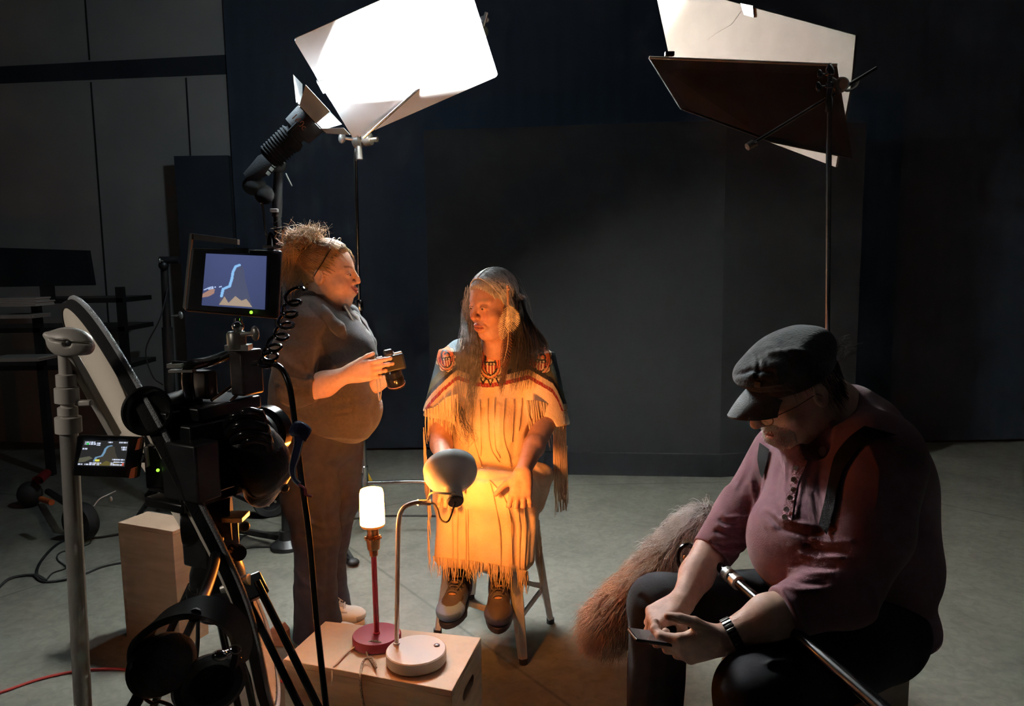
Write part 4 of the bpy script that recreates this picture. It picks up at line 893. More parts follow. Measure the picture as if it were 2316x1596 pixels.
for i in range(900):     # from hairline back to the bun, lying on the skull
    a = r.uniform(-1.5, 1.5); l0 = math.sin(a) * .075; u0 = .045 + math.cos(a) * .080 if r.random() < .6 else r.uniform(-.03, .06)
    u0 = max(u0, .0)
    f0 = .050 - .75 * max(0, .100 - u0) + r.normal() * .004; pts = []
    for t in np.linspace(0, 1, 9):
        f = f0 * (1 - t) - .09 * t; l = l0 * (1 - t * .85) * (1.0); u = u0 * (1 - t) + .085 * t; q = np.array([f + .016, l, u - .048]); k = np.linalg.norm(q / np.array([.108, .086, .093])); q = q / k * (1 + .02 * r.random()); pts.append(HW.p(q[0] - .016, q[1], q[2] + .048))
    cr_.append(pts)
strands('swept_strands', cr_, .0011, HAIRW, WM, kind='stuff')
cr_ = []; bc = V(682, 563, 3.02)
for i in range(1500):    # the bun itself: tousled loops and a falling tail
    th = r.uniform(0, 2 * math.pi); st_ = bun + r.normal(size=3) * .018; mode = r.random()
    if mode < .58: e_ = V(655 + r.normal() * 17, 622 + r.normal() * 26, 3.02) + [0, r.normal() * .045, 0]; mid_ = V(668 + r.normal() * 16, 555 + r.normal() * 12, 3.02) + [0, r.normal() * .05, 0]
    elif mode < .85: e_ = V(700 + r.normal() * 20, 520 + r.normal() * 10, 3.02) + [0, r.normal() * .05, 0]; mid_ = V(692 + r.normal() * 20, 540 + r.normal() * 10, 3.02) + [0, r.normal() * .05, 0]
    else: e_ = V(655 + r.normal() * 12, 575 + r.normal() * 22, 3.02) + [0, r.normal() * .05, 0]; mid_ = V(668 + r.normal() * 10, 530 + r.normal() * 8, 3.02) + [0, r.normal() * .04, 0]
    g_ = spline([st_, (st_ + mid_) / 2 + r.normal(size=3) * .014, mid_, (mid_ + e_) / 2 + r.normal(size=3) * .012, e_], 3); cr_.append(g_[:13])
strands('hair_bun', cr_, .0013, HAIRW, WM, kind='stuff')
S = SDF(bun - .14, bun + .12, .005); S.ell(V(688, 563, 3.02), (.052, .05, .048), None, .03); S.ell(V(668, 588, 3.02), (.034, .045, .055), None, .03); sobj('hair_bun_core', [S], HAIRW, WM, disp=lambda v, N: .006 * noise3(v, 45, 4))
# glasses pushed up on the hair
mb = MB(); mb.tube([HW.p(-.028, -.088, .005), HW.p(.005, -.090, .055), HW.p(.030, -.072, .105)], .0016, 6); mb.build('glasses_arm', M['gloss'], WM)
for t in (-1, 1):
    ring_ = [HW.p(.022 + .008 * math.cos(a), t * .032 + .022 * math.sin(a), .131 + .013 * math.cos(a)) for a in np.linspace(0, 2 * math.pi, 18)[:-1]]; MB().tube(ring_, .0014, 6, closed=True).build('glasses_rim', M['steel'], WM)

# the photo camera in her hands
cc = V(884, 822, 2.80); CR = Matrix.Rotation(math.radians(-12), 3, 'Y'); CRn = np.array(CR) @ np.array(Matrix.Rotation(math.radians(12), 3, 'Z')); cx, cy, cz = CRn.T
pc = thing('photo_camera', 'black mirrorless photo camera held by the standing woman, lens tipped down', 'camera', cc - [0, 0, .1])
MB().box(cc, (.105, .045, .062), CRn).build('body', M['black'], pc, bevel=.008, seg=3)
MB().box(cc + cz * .032 + cx * .035, (.030, .030, .010), CRn).build('top_plate', mat('brushed pale plate', (.75, .75, .76), .3, .5), pc, bevel=.003)
MB().box(cc + cz * .032 - cx * .036, (.024, .030, .008), CRn).build('top_plate', mat('brushed pale plate', (.75, .75, .76), .3, .5), pc, bevel=.003)
MB().box(cc + cz * .042, (.034, .036, .026), CRn).build('viewfinder_hump', M['black'], pc, bevel=.007, seg=3)
mb = MB(); mb.lathe([(0, 0), (.010, 0), (.010, .010), (.009, .012), (0, .012)], cc + cz * .031 + cx * .012 + cy * .008, cz, 18); mb.build('dial', M['steel'], pc)
ld = nrm(np.array([.14, .38, -.92])); lb = cc + np.array([.004, 0, -.018])
mb = MB(); mb.lathe([(.028, 0), (.033, .006), (.033, .03), (.031, .032), (.034, .036), (.034, .060), (.033, .078), (.028, .080), (0, .074)], lb, ld, 36); L_ = mb.build('lens', M['gloss'], pc)
MB().lathe([(.0342, .066), (.0355, .067), (.0355, .070), (.0342, .071)], lb, ld, 36, cap=False).build('lens_ring', mat('lilac ring', (.30, .18, .22), .3), L_)
MB().lathe([(.0, .078), (.024, .0785), (.024, .0795), (0, .0815)], lb, ld, 30).build('front_glass', mat('coated glass', (.30, .27, .25), .12), L_)
mb = MB(); mb.tube(spline([cc - cx * .055 + cz * .02, V(852, 858, 2.80), V(858, 905, 2.82), V(862, 880, 2.83), cc - cx * .05 - cz * .01], 6), .0022, 6); mb.build('strap', mat('grey strap', (.35, .32, .33), .7), pc)
# ================================================================ the seated elder
EL = thing('person', 'seated elder with long grey hair and feather, in a fringed hide dress with beaded yoke', 'person', (V(1120, 900, 3.1)[0], 3.1, .0))
HE = HF(V(1116, 690, 2.99), (-.70, -.70, -.20), (-.16, -.17, .97), 1.05)
skin_e = (.50, .27, .19)
S = SDF(HE.O - [.19, .20, .24], HE.O + [.19, .20, .19], .003)
ge = head(S, HE, dict(cheek=.033, jaww=.048, chin=-.096, mouth=-.058, nosr=.0130, nose=.115, noseu=-.019, smile=-.003, lip=.005, brow=.011, dbl=1, eyeop=.002, facew=.064))
S.cap(HE.p(-.02, 0, -.05), V(1122, 790, 3.06), .060, .066, .03)
for t in (-1, 1): S.cap(HE.p(.096, t * .020, -.028), HE.p(.078, t * .036, -.058), .0022, k=.004, op='sub'); S.cap(HE.p(.082, t * .022, -.002), HE.p(.074, t * .044, .0), .0018, k=.004, op='sub')
Ar = SDF([V(1100, 900, 2.8)[0], 2.55, V(0, 1175, 2.6)[2]], [V(1270, 900, 3)[0], 3.14, V(0, 940, 3)[2]], .0028)
w1 = V(1183, 1066, 2.70); Ar.cap(V(1232, 955, 2.99), V(1207, 1010, 2.86), .046, .041, .02); Ar.cap(V(1207, 1010, 2.86), w1, .041, .028, .02)
te = hand(Ar, w1, (-.14, -.50, -.86), (.05, .86, -.50), 1, 1.0, curl=((.25, .3, .2), (.2, .3, .2), (.25, .3, .2), (.3, .3, .3)), spread=.13, thumb=(.75, .62, .05), tcurl=.25, fr=.0092)
Al = SDF([V(950, 900, 2.8)[0], 2.55, V(0, 1175, 2.6)[2]], [V(1060, 900, 3)[0], 3.14, V(0, 900, 3)[2]], .0036)
w2 = V(1010, 1066, 2.72); Al.cap(V(995, 940, 3.02), V(998, 1005, 2.94), .047, .042, .02); Al.cap(V(998, 1005, 2.94), w2, .042, .029, .02)
hand(Al, w2, (.10, -.60, -.80), (-.05, .80, -.6), -1, 1.0, curl=(.3, .3, .3, .3), spread=.1)
Bc = SDF([-.5, 2.6, .15], [.3, 3.4, V(0, 780, 3.1)[2]], .016)
Bc.ell(V(1120, 870, 3.13), (.15, .11, .2)); Bc.ell(V(1118, 1040, 3.13), (.16, .13, .14)); Bc.cap(V(1085, 1090, 3.1), V(1040, 1115, 2.80), .08, .06); Bc.cap(V(1160, 1090, 3.1), V(1148, 1120, 2.80), .08, .06); Bc.cap(V(1040, 1115, 2.82), V(1040, 1300, 2.88), .05, .04); Bc.cap(V(1148, 1120, 2.82), V(1135, 1325, 2.86), .05, .04); Bc.cap(V(1030, 810, 3.1), V(995, 940, 3.02), .05, .045); Bc.cap(V(1215, 815, 3.1), V(1232, 955, 2.99), .05, .045)
sobj('body', [S, Ar, Al, Bc], SKIN, EL, headpaint(HE, skin_e, (.36, .12, .09), (.35, .26, .20), ge, (.48, .15, .10)))
eyes(HE, EL, (.05, .03, .02), (1, .1, -.35))
# dress
HIDE = (.80, .60, .40)
def dress_sdf(res, lo, hi, grow=0.0):
    S = SDF(lo, hi, res); g = grow
    S.ell(V(1122, 872, 3.12), (.205 + g, .125 + g, .21 + g), None, .05); S.cap(V(1045, 805, 3.10), V(1200, 803, 3.10), .066 + g, .066 + g, .05)
    S.cap(V(1085, 775, 3.09), V(1155, 775, 3.09), .04 + g, .04 + g, .05)
    S.cone(V(1035, 800, 3.09), V(1002, 950, 3.03), .072 + g, .084 + g, .045); S.cone(V(1212, 805, 3.08), V(1243, 968, 3.02), .072 + g, .086 + g, .045)
    S.ell(V(1118, 990, 3.05), (.18 + g, .15 + g, .18 + g), None, .06)
    if grow == 0:
        S.cap(V(1072, 1085, 3.10), V(1030, 1112, 2.80), .095, .088, .05); S.cap(V(1170, 1085, 3.10), V(1160, 1118, 2.80), .095, .088, .05); S.cap(V(1095, 1090, 2.95), V(1100, 1105, 2.80), .08, .08, .05)
        R = np.stack([nrm(V(1225, 1200, 2.82) - V(975, 1190, 2.78)), [0, 1, 0], [0, 0, 1]], 1)
        S.box(V(1098, 1192, 2.85), (.192, .115, .155), R, .05, .06)
        S.cap(V(1225, 1075, 3.0), V(1205, 1135, 2.96), .05, .05, .05)
        pl = nrm(np.cross(V(1232, 1302, 2.8) - V(970, 1262, 2.8), [0, 1, 0])); pl = pl if pl[2] < 0 else -pl; S.half(V(1232, 1302, 2.8), pl)
        # hollow under the hem so that the skirt is cloth, not a block
        S.box(V(1098, 1225, 2.87), (.172, .095, .15), R, .04, .01, 'sub')
    S.cap(V(1121, 790, 3.07), V(1121, 740, 3.03), .060, .075, .006, 'sub')
    return S
S = dress_sdf(.0048, [-.45, 2.60, V(0, 1320, 2.8)[2]], [.34, 3.36, V(0, 740, 3.1)[2]])
for a, b in ((V(1232, 962, 3.0), V(1207, 1010, 2.86)), (V(996, 945, 3.03), V(998, 1005, 2.94))): S.cone(a, a + nrm(b - a) * .14, .060, .062, .006, 'sub')
cordsL = [((1050, 905), (1052, 960), (1060, 1010), (1050, 1040)), ((1068, 910), (1070, 980), (1085, 1040), (1090, 1062)), ((1085, 908), (1088, 1000), (1087, 1030)), ((1103, 905), (1105, 960), (1110, 1010), (1128, 1045)), ((1118, 903), (1120, 1000), (1130, 1035)), ((1140, 906), (1138, 980), (1150, 1030), (1154, 1060)), ((1160, 905), (1158, 960), (1156, 1000)), ((1180, 902), (1176, 940), (1172, 975)),
          ((1106, 1085), (1118, 1130), (1130, 1200), (1133, 1290)), ((1108, 1088), (1140, 1125), (1154, 1180), (1158, 1296)), ((1172, 1140), (1176, 1220), (1174, 1330)), ((1184, 1140), (1188, 1220), (1182, 1325)), ((1022, 1150), (1024, 1220), (1024, 1300)), ((1035, 1150), (1034, 1230), (1036, 1300)), ((1052, 1150), (1054, 1230), (1052, 1300)), ((1057, 1150), (1058, 1220), (1060, 1296))]
fd = folds([([(1035, 1050), (1080, 1065), (1130, 1058)], 1, 7), ([(1040, 1070), (1100, 1082), (1160, 1072)], -1.0, 7), ([(1100, 1060), (1150, 1050), (1180, 1030)], -.7, 7), ([(1060, 930), (1058, 1000)], .7, 8), ([(1095, 920), (1096, 1010)], -.8, 7), ([(1130, 920), (1128, 1010)], .8, 8), ([(1165, 920), (1162, 1030)], -.8, 8),
            ([(1160, 1150), (1170, 1210), (1168, 1290)], -1.2, 7), ([(1148, 1150), (1152, 1220), (1150, 1290)], .7, 9), ([(1070, 1160), (1080, 1230), (1078, 1280)], -.6, 10), ([(1195, 1150), (1205, 1210), (1200, 1290)], -1, 7), ([(1215, 1060), (1235, 1080), (1225, 1110)], 1.2, 8), ([(1200, 1090), (1225, 1105), (1245, 1100)], -1.2, 6)] + [([q for q in L], .25, 2.5) for L in cordsL[:8]], .007, 6)
def dp(v, N, px, py):
    c = np.tile(np.array(HIDE), (len(v), 1)); z = noise3(v, 9, 6)[:, None]; return c * (1 + .08 * z)
DR = sobj('dress', [S], mat('soft hide', HIDE, .85, attr=True, var=.10, vscale=12, bump=.2, bscale=120, sheen=.1), EL, dp, disp=lambda v, N: fd(v, N) + .003 * noise3(v, 13, 9))
# beaded yoke: a separate finely beaded layer over the shoulders
PAL = dict(olive=(.115, .115, .060), teal=(.075, .13, .16), cream=(.78, .62, .42), red=(.38, .020, .022), orange=(.72, .20, .07), black=(.012, .010, .012), blue=(.07, .09, .20), white=(.85, .75, .62))
def emblem(c, x, y, cx, cy, s, rot=0.0, full=True):
    """beaded medallion: ringed disc, stepped rays, bird line and striped shield, in its own units"""
    X = (x - cx) * math.cos(rot) + (y - cy) * math.sin(rot); Y = -(x - cx) * math.sin(rot) + (y - cy) * math.cos(rot); X, Y = X / s, Y / s; P = PAL
    r = np.hypot(X / .95, Y / 1.35); a = np.arctan2(Y, X); near = r < 1.25
    saw = np.abs(((a * 9 / math.pi) % 2) - 1)
    k = near & (r < 1.02 + .20 * saw); c[k] = P['black']; k = near & (r < .97 + .17 * saw); c[k] = P['cream']; c[(r < .98)] = P['black']; c[(r < .92)] = P['orange']; 
    k = (r > .70) & (r < .77) & (Y > -.2); c[k] = P['black']; k = (r > .77) & (r < .84) & (a > .6) & (a < 2.6); c[k] = P['cream']
    d = dline(X, Y, [(-.25, .35), (-.40, -.1), (-.35, -.55), (-.15, -.85), (.15, -.80), (.20, -.55), (.0, -.45)]); c[(d < .10)] = P['black']; 
    d = dline(X, Y, [(.55, .5), (.35, .1), (.45, -.3), (.25, -.6)]); c[d < .07] = P['black']; c[inpoly(X, Y, [(-.1, -.35), (.35, -.15), (.05, .1), (-.2, .0)])] = P['cream']; c[inpoly(X, Y, [(-.75, .0), (-.45, -.4), (-.5, .2), (-.6, .5)])] = P['red']
    sh = [(-.36, -.02), (.50, -.02), (.48, .45), (.30, .78), (.08, .95), (-.16, .78), (-.34, .45)]; so = [(-.44, -.10), (.58, -.10), (.56, .47), (.36, .86), (.08, 1.05), (-.22, .86), (-.42, .47)]
    c[inpoly(X, Y, so)] = P['black']; k = inpoly(X, Y, sh); st_ = (np.floor((X + .36) / .123).astype(int) % 2) == 0; c[k & st_] = P['red']; c[k & ~st_] = P['white']; c[k & (Y < .20)] = P['black']
    for sx_ in (-.2, .07, .34): c[(np.abs(X - sx_) + np.abs(Y - .09) < .10)] = P['white']
    return c
YB = [(60, 1500), (100, 1400), (160, 1320), (250, 1230), (340, 1150), (400, 1105), (560, 1165), (700, 1180), (800, 1165), (930, 1135), (1075, 1100), (1180, 1160), (1300, 1230), (1345, 1300), (1400, 1430)]
def yp(v, N, px, py):
    x, y = (px - 940) * 4.2, (py - 580) * 4.2; P = PAL; n = len(v); c = np.tile(np.array(P['olive']), (n, 1)); z = noise3(v, 40, 2)
    yb = np.interp(x, [p[0] for p in YB], [p[1] for p in YB]); dy = y - yb
    k = (x < 480) & (y < yb - 150) & (y < 1000 + (300 - x) * 1.2); c[k] = np.array(P['teal'])
    k = (x > 1120) & (x - 1120 > (y - 780) * .55); c[k] = P['teal']
    k = (x > 420) & (x < 900) & (y < 880); c[k] = P['cream']; k = (x > 560) & (x < 800) & (y > 800) & (np.abs(((x / 22) % 2) - 1) * 45 > y - 850) & (y < 900) & (y > 855); c[k] = P['black']
    c[(y < 835) & (x > 560) & (x < 800)] = P['black']
    for (cx, cy, s_, rt) in ((705, 1010, 118, 0), (1180, 985, 112, .12), (285, 965, 92, -.15)): emblem(c, x, y, cx, cy, s_, rt)
    bands = ((-75, -30, 'black'), (-30, 25, 'cream'), (25, 62, 'red'), (62, 68, 'black'))
    for a, b, nm in bands: k = (dy > a) & (dy <= b) & ~((np.hypot((x - 705) / 110, (y - 1100) / 75) < 1) & (dy < 0)); c[k] = P[nm]
    k = (dy > 30) & (dy < 58) & (((x + y * .2) / 13 % 2) < .35); c[k] = np.array(P['cream']) * .5
    k = (dy > -30) & (dy < 22) & ((x / 9 % 2) < .5); c[k] = np.array(P['cream']) * .78
    for cx, cy in ((560, 1200), (640, 1215), (710, 1225), (790, 1215)):
        k = inpoly(x, y, [(cx - 34, cy - 62), (cx + 34, cy - 62), (cx, cy + 10)]); c[k] = P['black']; k = inpoly(x, y, [(cx - 16, cy - 60), (cx + 16, cy - 60), (cx, cy - 26)]); c[k] = P['white']
    return np.clip(c * (1 + .22 * z[:, None]), 0, 1)
S = dress_sdf(.0031, [-.45, 2.86, V(0, 935, 3.1)[2]], [.34, 3.34, V(0, 742, 3.1)[2]], .006)
def cutyoke(v, f):
    px, py = proj(v); x, y = (px - 940) * 4.2, (py - 580) * 4.2; yb = np.interp(x, [p[0] for p in YB], [p[1] for p in YB]); ok = (y < yb + 70)
    f = f[ok[f].all(1)]; use = np.unique(f); m = np.full(len(v), -1); m[use] = np.arange(len(use)); return v[use], m[f]
YK = sobj('beaded_yoke', [cutyoke(*S.mesh())], mat('seed beads', (.5, .5, .5), .4, attr=True, bump=.5, bscale=500, spec=.5), EL, yp, disp=lambda v, N: .003 * noise3(v, 13, 9))
db = bvh_of(DR); yb_ = bvh_of(YK, DR)
# thongs tied on the hide and fringes
THM = mat('cut hide fringe', (.72, .52, .33), .85, bump=.2, bscale=100)
for L in cordsL:
    pts = [hit(db, x + .0, y, .004) for x, y in spline([(a, b, 0) for a, b in L], 5)[:, :2]]; pts = [q for q in pts if q is not None]
    if len(pts) > 2:
        n_ = len(pts); P_ = np.array(pts); P_[:, 1] = np.convolve(np.pad(P_[:, 1], 2, 'edge'), np.ones(5) / 5, 'valid') - .002; MB().tube(P_, .0024, 5).build('hide_thong', THM, EL)
def fringe(name, line, n, L0, L1, Y=None, lift=.004, drop=(0, 0), seed=0, r=.0027, sway=.006, gather=0):
    rr = np.random.default_rng(seed); pl = spline([(a, b, 0) for a, b in line], 10)[:, :2]; cs_ = []
    for i in range(n):
        t = rr.uniform(0, len(pl) - 1.01); k = int(t); x, y = pl[k] + (pl[k + 1] - pl[k]) * (t - k); p = hit(db, x, y, lift) if Y is None else None
        if p is None:
            if Y is None: continue
            p = V(x, y, Y if np.isscalar(Y) else np.interp(t / (len(pl) - 1), [0, 1], Y))
        ln = rr.uniform(L0, L1); st_ = 9; q = [p + np.array([drop[0] * s + rr.normal() * .0005, drop[1] * s - .004, -ln * s]) for s in np.linspace(0, 1, st_)]; q = np.array(q)
        ph = rr.uniform(0, 6.28); q[:, 0] += sway * np.sin(np.linspace(0, rr.uniform(2, 5), st_) + ph) * np.linspace(0, 1, st_); q[:, 1] += sway * .5 * np.sin(np.linspace(0, 4, st_) + ph * 2) * np.linspace(0, 1, st_); cs_.append(q)
    A_ = np.array(cs_); o = strands(name, A_, np.where(rr.random(len(A_)) < .3, r * 1.4, r), THM, EL, n=4, kind='stuff'); return o
fringe('hem_fringe', [(970, 1255), (1040, 1262), (1110, 1272), (1175, 1285), (1228, 1296)], 130, .055, .095, seed=1)
fringe('side_fringe', [(1195, 1140), (1215, 1160), (1225, 1240)], 26, .13, .22, Y=(2.78, 2.9), seed=2, r=.0030)
fringe('side_fringe', [(972, 1090), (968, 1180), (972, 1240)], 14, .08, .14, Y=(2.84, 2.8), seed=3)
fringe('sleeve_fringe', [(962, 925), (985, 918), (1010, 898), (1035, 890)], 46, .09, .16, Y=(2.98, 2.92), seed=4)
fringe('sleeve_fringe', [(1188, 905), (1215, 905), (1245, 915), (1270, 935)], 60, .10, .20, Y=(2.92, 3.0), seed=5, drop=(.015, 0))
fringe('cape_fringe', [(958, 960), (962, 1010), (968, 1060)], 36, .16, .26, Y=3.03, seed=6)
fringe('cape_fringe', [(1252, 950), (1266, 940), (1280, 960)], 50, .30, .42, Y=3.06, seed=7, drop=(.0, 0), r=.0036)
fringe('cape_fringe', [(1272, 980), (1282, 1010)], 16, .22, .30, Y=3.06, seed=8, r=.0036)
# striped wool wrap at the back of the shoulder
S = SDF([V(1225, 800, 3.1)[0], 3.0, V(0, 985, 3.1)[2]], [V(1300, 800, 3.1)[0], 3.2, V(0, 790, 3.1)[2]], .005); S.chain([V(1222, 815, 3.13), V(1252, 880, 3.11), V(1266, 950, 3.10)], [.035, .034, .034], .02)
def wp(v, N, px, py):
    c = np.tile(np.array([.10, .14, .17]), (len(v), 1)); 
    for a, b, q in ((850, 858, (.4, .35, .3)), (872, 884, (.02, .02, .02)), (884, 893, (.45, .38, .32)), (893, 908, (.22, .02, .03)), (908, 960, (.45, .36, .28))): c[(py + (px - 1250) * -.3 > a) & (py + (px - 1250) * -.3 < b)] = q
    return c
sobj('shawl', [S], mat('striped wool', (.3, .3, .3), .9, attr=True, bump=.5, bscale=200), EL, wp)
# leggings end, socks and trainers
for nm, k_, a_, an in (('sock', 0, V(1037, 1265, 2.86), V(1040, 1352, 2.86)), ('sock', 1, V(1136, 1290, 2.84), V(1130, 1372, 2.84))):
    MB().tube([a_ + [0, 0, .08], a_, an], [.055, .050, .038], 18).build(nm, M['matte'], EL)
def groundY(px, py, z): return G(px, py, z)
t1 = G(1004, 1428, .195); h1 = np.array([V(1050, 1380, 2.93)[0], 2.93, .185]); t2 = G(1126, 1452, .190); h2 = np.array([V(1131, 1390, 2.90)[0], 2.90, .185])
shoe('shoe', EL, h1, h1 + nrm(t1 - h1) * .275, (0, -.12, 1), 1.10, (.05, .05, .06), (.13, .12, .16), (.26, .46, .90), (.15, .14, .17), panel2=(.12, .16, .28))  # cool light on this toe is painted into its brighter blue panel
shoe('shoe', EL, h2, h2 + nrm(t2 - h2) * .272, (0, -.12, 1), 1.10, (.04, .04, .045), (.10, .085, .10), (.10, .09, .12), (.14, .12, .13), panel2=(.09, .08, .11))
# hair
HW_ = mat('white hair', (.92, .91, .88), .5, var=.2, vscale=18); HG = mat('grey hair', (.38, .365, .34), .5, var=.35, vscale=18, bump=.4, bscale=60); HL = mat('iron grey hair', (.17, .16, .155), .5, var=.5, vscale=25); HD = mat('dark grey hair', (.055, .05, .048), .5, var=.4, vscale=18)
S = SDF(HE.O - .2, HE.O + .2, .0035); S.ell(HE.p(-.016, 0, .046), np.array([.104, .082, .089]) * HE.s, HE.R, .01); S.half(HE.p(.075, 0, .078), HE.v(.86, 0, -.50), .015)
S.ell(HE.p(-.05, .0, -.05), np.array([.06, .082, .10]) * HE.s, HE.R, .03); S.half(HE.p(-.005, 0, -.03), HE.v(1, 0, -.3), .015)if False else None
sobj('hair', [S], HG, EL, disp=lambda v, N: .0018 * np.sin(HE.q(v)[:, 1] * 700 + 10 * noise3(v, 20, 1)))
rr = np.random.default_rng(11)
def skullflow(n, side, seed):
    r = np.random.default_rng(seed); out = []
    for i in range(n):
        f0 = r.uniform(-.06, .080); out_ = []
        te = r.uniform(.45, .80) if f0 < .02 else r.uniform(.6, 1.0)
        for t in np.linspace(0, te, 10):
            l = side * (.004 + .082 * math.sin(min(t * 1.9, math.pi / 2))); u = .138 - .17 * t ** 1.35 * 1.05; f = f0 - .045 * t - (.0 if f0 < .03 else .03 * t)
            q = np.array([f + .016, l, u - .046]); k = np.linalg.norm(q / np.array([.106, .084, .092])); 
            if k < 1 or t < .75: q = q / k
            q = q * (1 + .035 * r.random()); out_.append(HE.p(q[0] - .016, q[1], q[2] + .046))
        out.append(out_)
    return out
strands('crown_strands', skullflow(520, 1, 1) + skullflow(520, -1, 2), .0013, HW_, EL, kind='stuff'); strands('grey_streaks', skullflow(120, 1, 21) + skullflow(120, -1, 22), .0013, HL, EL, kind='stuff')
def gl(*q): return [V(x, y, Y) for x, y, Y in q]
A1 = flow([gl((1062, 650, 3.08), (1048, 690, 3.08), (1046, 740, 3.02), (1034, 790, 2.95), (1026, 860, 2.92), (1032, 930, 2.92)), gl((1064, 670, 3.08), (1050, 720, 3.06), (1054, 760, 2.98), (1052, 810, 2.93), (1046, 880, 2.91), (1050, 960, 2.90)), gl((1070, 740, 2.98), (1072, 775, 2.95), (1072, 810, 2.93), (1064, 860, 2.92), (1062, 900, 2.90), (1056, 985, 2.90)), gl((1080, 750, 2.98), (1086, 780, 2.95), (1086, 830, 2.92), (1076, 880, 2.91), (1070, 920, 2.90), (1066, 1000, 2.90))], 320, .007, 3, 16, .005)
strands('long_hair', A1, .0009, HL, EL, kind='stuff')
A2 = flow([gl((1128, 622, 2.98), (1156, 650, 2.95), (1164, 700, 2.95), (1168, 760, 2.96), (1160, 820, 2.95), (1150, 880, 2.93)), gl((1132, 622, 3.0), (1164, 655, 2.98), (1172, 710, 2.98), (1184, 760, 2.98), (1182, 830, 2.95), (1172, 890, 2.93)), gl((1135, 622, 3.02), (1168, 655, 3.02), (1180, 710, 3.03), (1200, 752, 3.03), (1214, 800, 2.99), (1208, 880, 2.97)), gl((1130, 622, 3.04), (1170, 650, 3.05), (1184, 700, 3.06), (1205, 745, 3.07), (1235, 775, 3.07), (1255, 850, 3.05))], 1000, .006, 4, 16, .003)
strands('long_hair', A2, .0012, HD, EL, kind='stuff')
A3 = flow([gl((1140, 690, 2.93), (1142, 740, 2.93), (1140, 780, 2.93), (1140, 830, 2.91), (1128, 880, 2.91)), gl((1150, 690, 2.93), (1156, 740, 2.93), (1152, 800, 2.93), (1140, 850, 2.91), (1136, 900, 2.91))], 260, .005, 6, 14, .002)
strands('long_hair', A3, .0012, mat('shaded grey hair', (.16, .09, .06), .5, var=.3, vscale=20), EL, kind='stuff')  # reddish brown shade on this lock is painted into its colour
A4 = flow([gl((1050, 930, 2.91), (1056, 960, 2.9), (1078, 985, 2.9), (1062, 1020, 2.9)), gl((1030, 900, 2.91), (1030, 950, 2.9), (1040, 1000, 2.9), (1052, 1010, 2.9))], 40, .008, 8, 14, .010); strands('loose_hair', A4, .0008, HD, EL, kind='stuff')
A5 = flow([gl((1052, 650, 3.0), (1046, 690, 3.0), (1050, 720, 3.0)), gl((1130, 615, 3.0), (1180, 640, 3.02), (1200, 720, 3.05), (1240, 770, 3.05))], 60, .009, 9, 14, .010); strands('flyaway_hair', A5, .0006, HG, EL, kind='stuff')
# feather ornament
ft0 = V(1148, 648, 2.885)
MB().tube([ft0, V(1150, 690, 2.87)], [.005, .0065], 8).build('hair_tie', mat('wrapped hide', (.66, .40, .24), .7, bump=.5, bscale=200), EL)
mb = MB(); 
for x, y in ((1148, 647), (1150, 653)): mb.ball(V(x, y, 2.875), .006, 10)
mb.build('bead_pair', mat('bone bead', (.62, .36, .22), .5), EL)
def feather(pts, wds, m, seed):
    r = np.random.default_rng(seed); c = spline([V(*q) for q in pts], 6); n = len(c); out = []
    for i in range(260):
        t = r.uniform(0.05, 1); k = int(t * (n - 1)); p = c[k]; s_ = 1 if r.random() < .5 else -1; wd = np.interp(t, np.linspace(0, 1, len(wds)), wds); tn = nrm(c[min(k + 1, n - 1)] - c[max(k - 1, 0)]); sd = nrm(np.cross(tn, [0, 1, 0])) * s_
        e_ = p + sd * wd * r.uniform(.8, 1.05) + tn * wd * .9; out.append([p + (e_ - p) * s + np.array([0, -.003 * math.sin(s * 3), 0]) for s in np.linspace(0, 1, 5)])
    o = strands('feather', out, .0013, m, EL, n=3); MB().tube(c, np.linspace(.0018, .0006, n), 5).build('quill', mat('quill', (.7, .55, .4), .5), o); return o
FE = mat('cream feather', (.80, .66, .48), .7, var=.35, vscale=30)
feather([(1150, 688, 2.868), (1147, 715, 2.866), (1140, 745, 2.864), (1134, 768, 2.862)], [.012, .030, .028, .016, .004], FE, 1)
feather([(1151, 688, 2.860), (1156, 705, 2.858), (1158, 725, 2.858), (1154, 750, 2.858)], [.010, .028, .030, .022, .006], FE, 2)
feather([(1150, 740, 2.872), (1148, 780, 2.875), (1140, 815, 2.87), (1138, 830, 2.87)], [.010, .020, .018, .010, .002], mat('brown feather', (.12, .05, .035), .7, var=.3, vscale=30), 3)
# ================================================================ the seated man
MN = thing('person', 'seated man in black cap and mauve henley shirt, looking down at a phone', 'person', (V(1930, 1400, 1.88)[0], 1.88, 0))
HM = HF(V(1797, 889, 1.88), (-.885, -.21, -.41), (-.40, -.10, .91), 1.08)
S = SDF(HM.O - [.19, .16, .21], HM.O + [.21, .17, .18], .0028)
gm = head(S, HM, dict(cheek=.030, jaww=.047, chin=-.094, mouth=-.058, nosr=.0145, nose=.125, noseu=-.020, lip=.0045, brow=.012, dbl=1, eyeop=.002, facew=.063))
S.cap(HM.p(-.03, 0, -.04), V(1885, 960, 1.89), .066, .072, .03); S.cap(HM.p(-.05, 0, .0), V(1925, 935, 1.92), .055, .06, .03)
AF = SDF(V(1440, 1480, 1.7) * [1, 0, 1] + [0, 1.52, 0], V(1700, 1210, 1.9) * [1, 0, 1] + [0, 2.02, 0], .0027)
wR = V(1545, 1360, 1.79); AF.cap(V(1610, 1240, 1.93), V(1575, 1300, 1.87), .046, .041, .02); AF.cap(V(1575, 1300, 1.87), wR, .042, .030, .02)
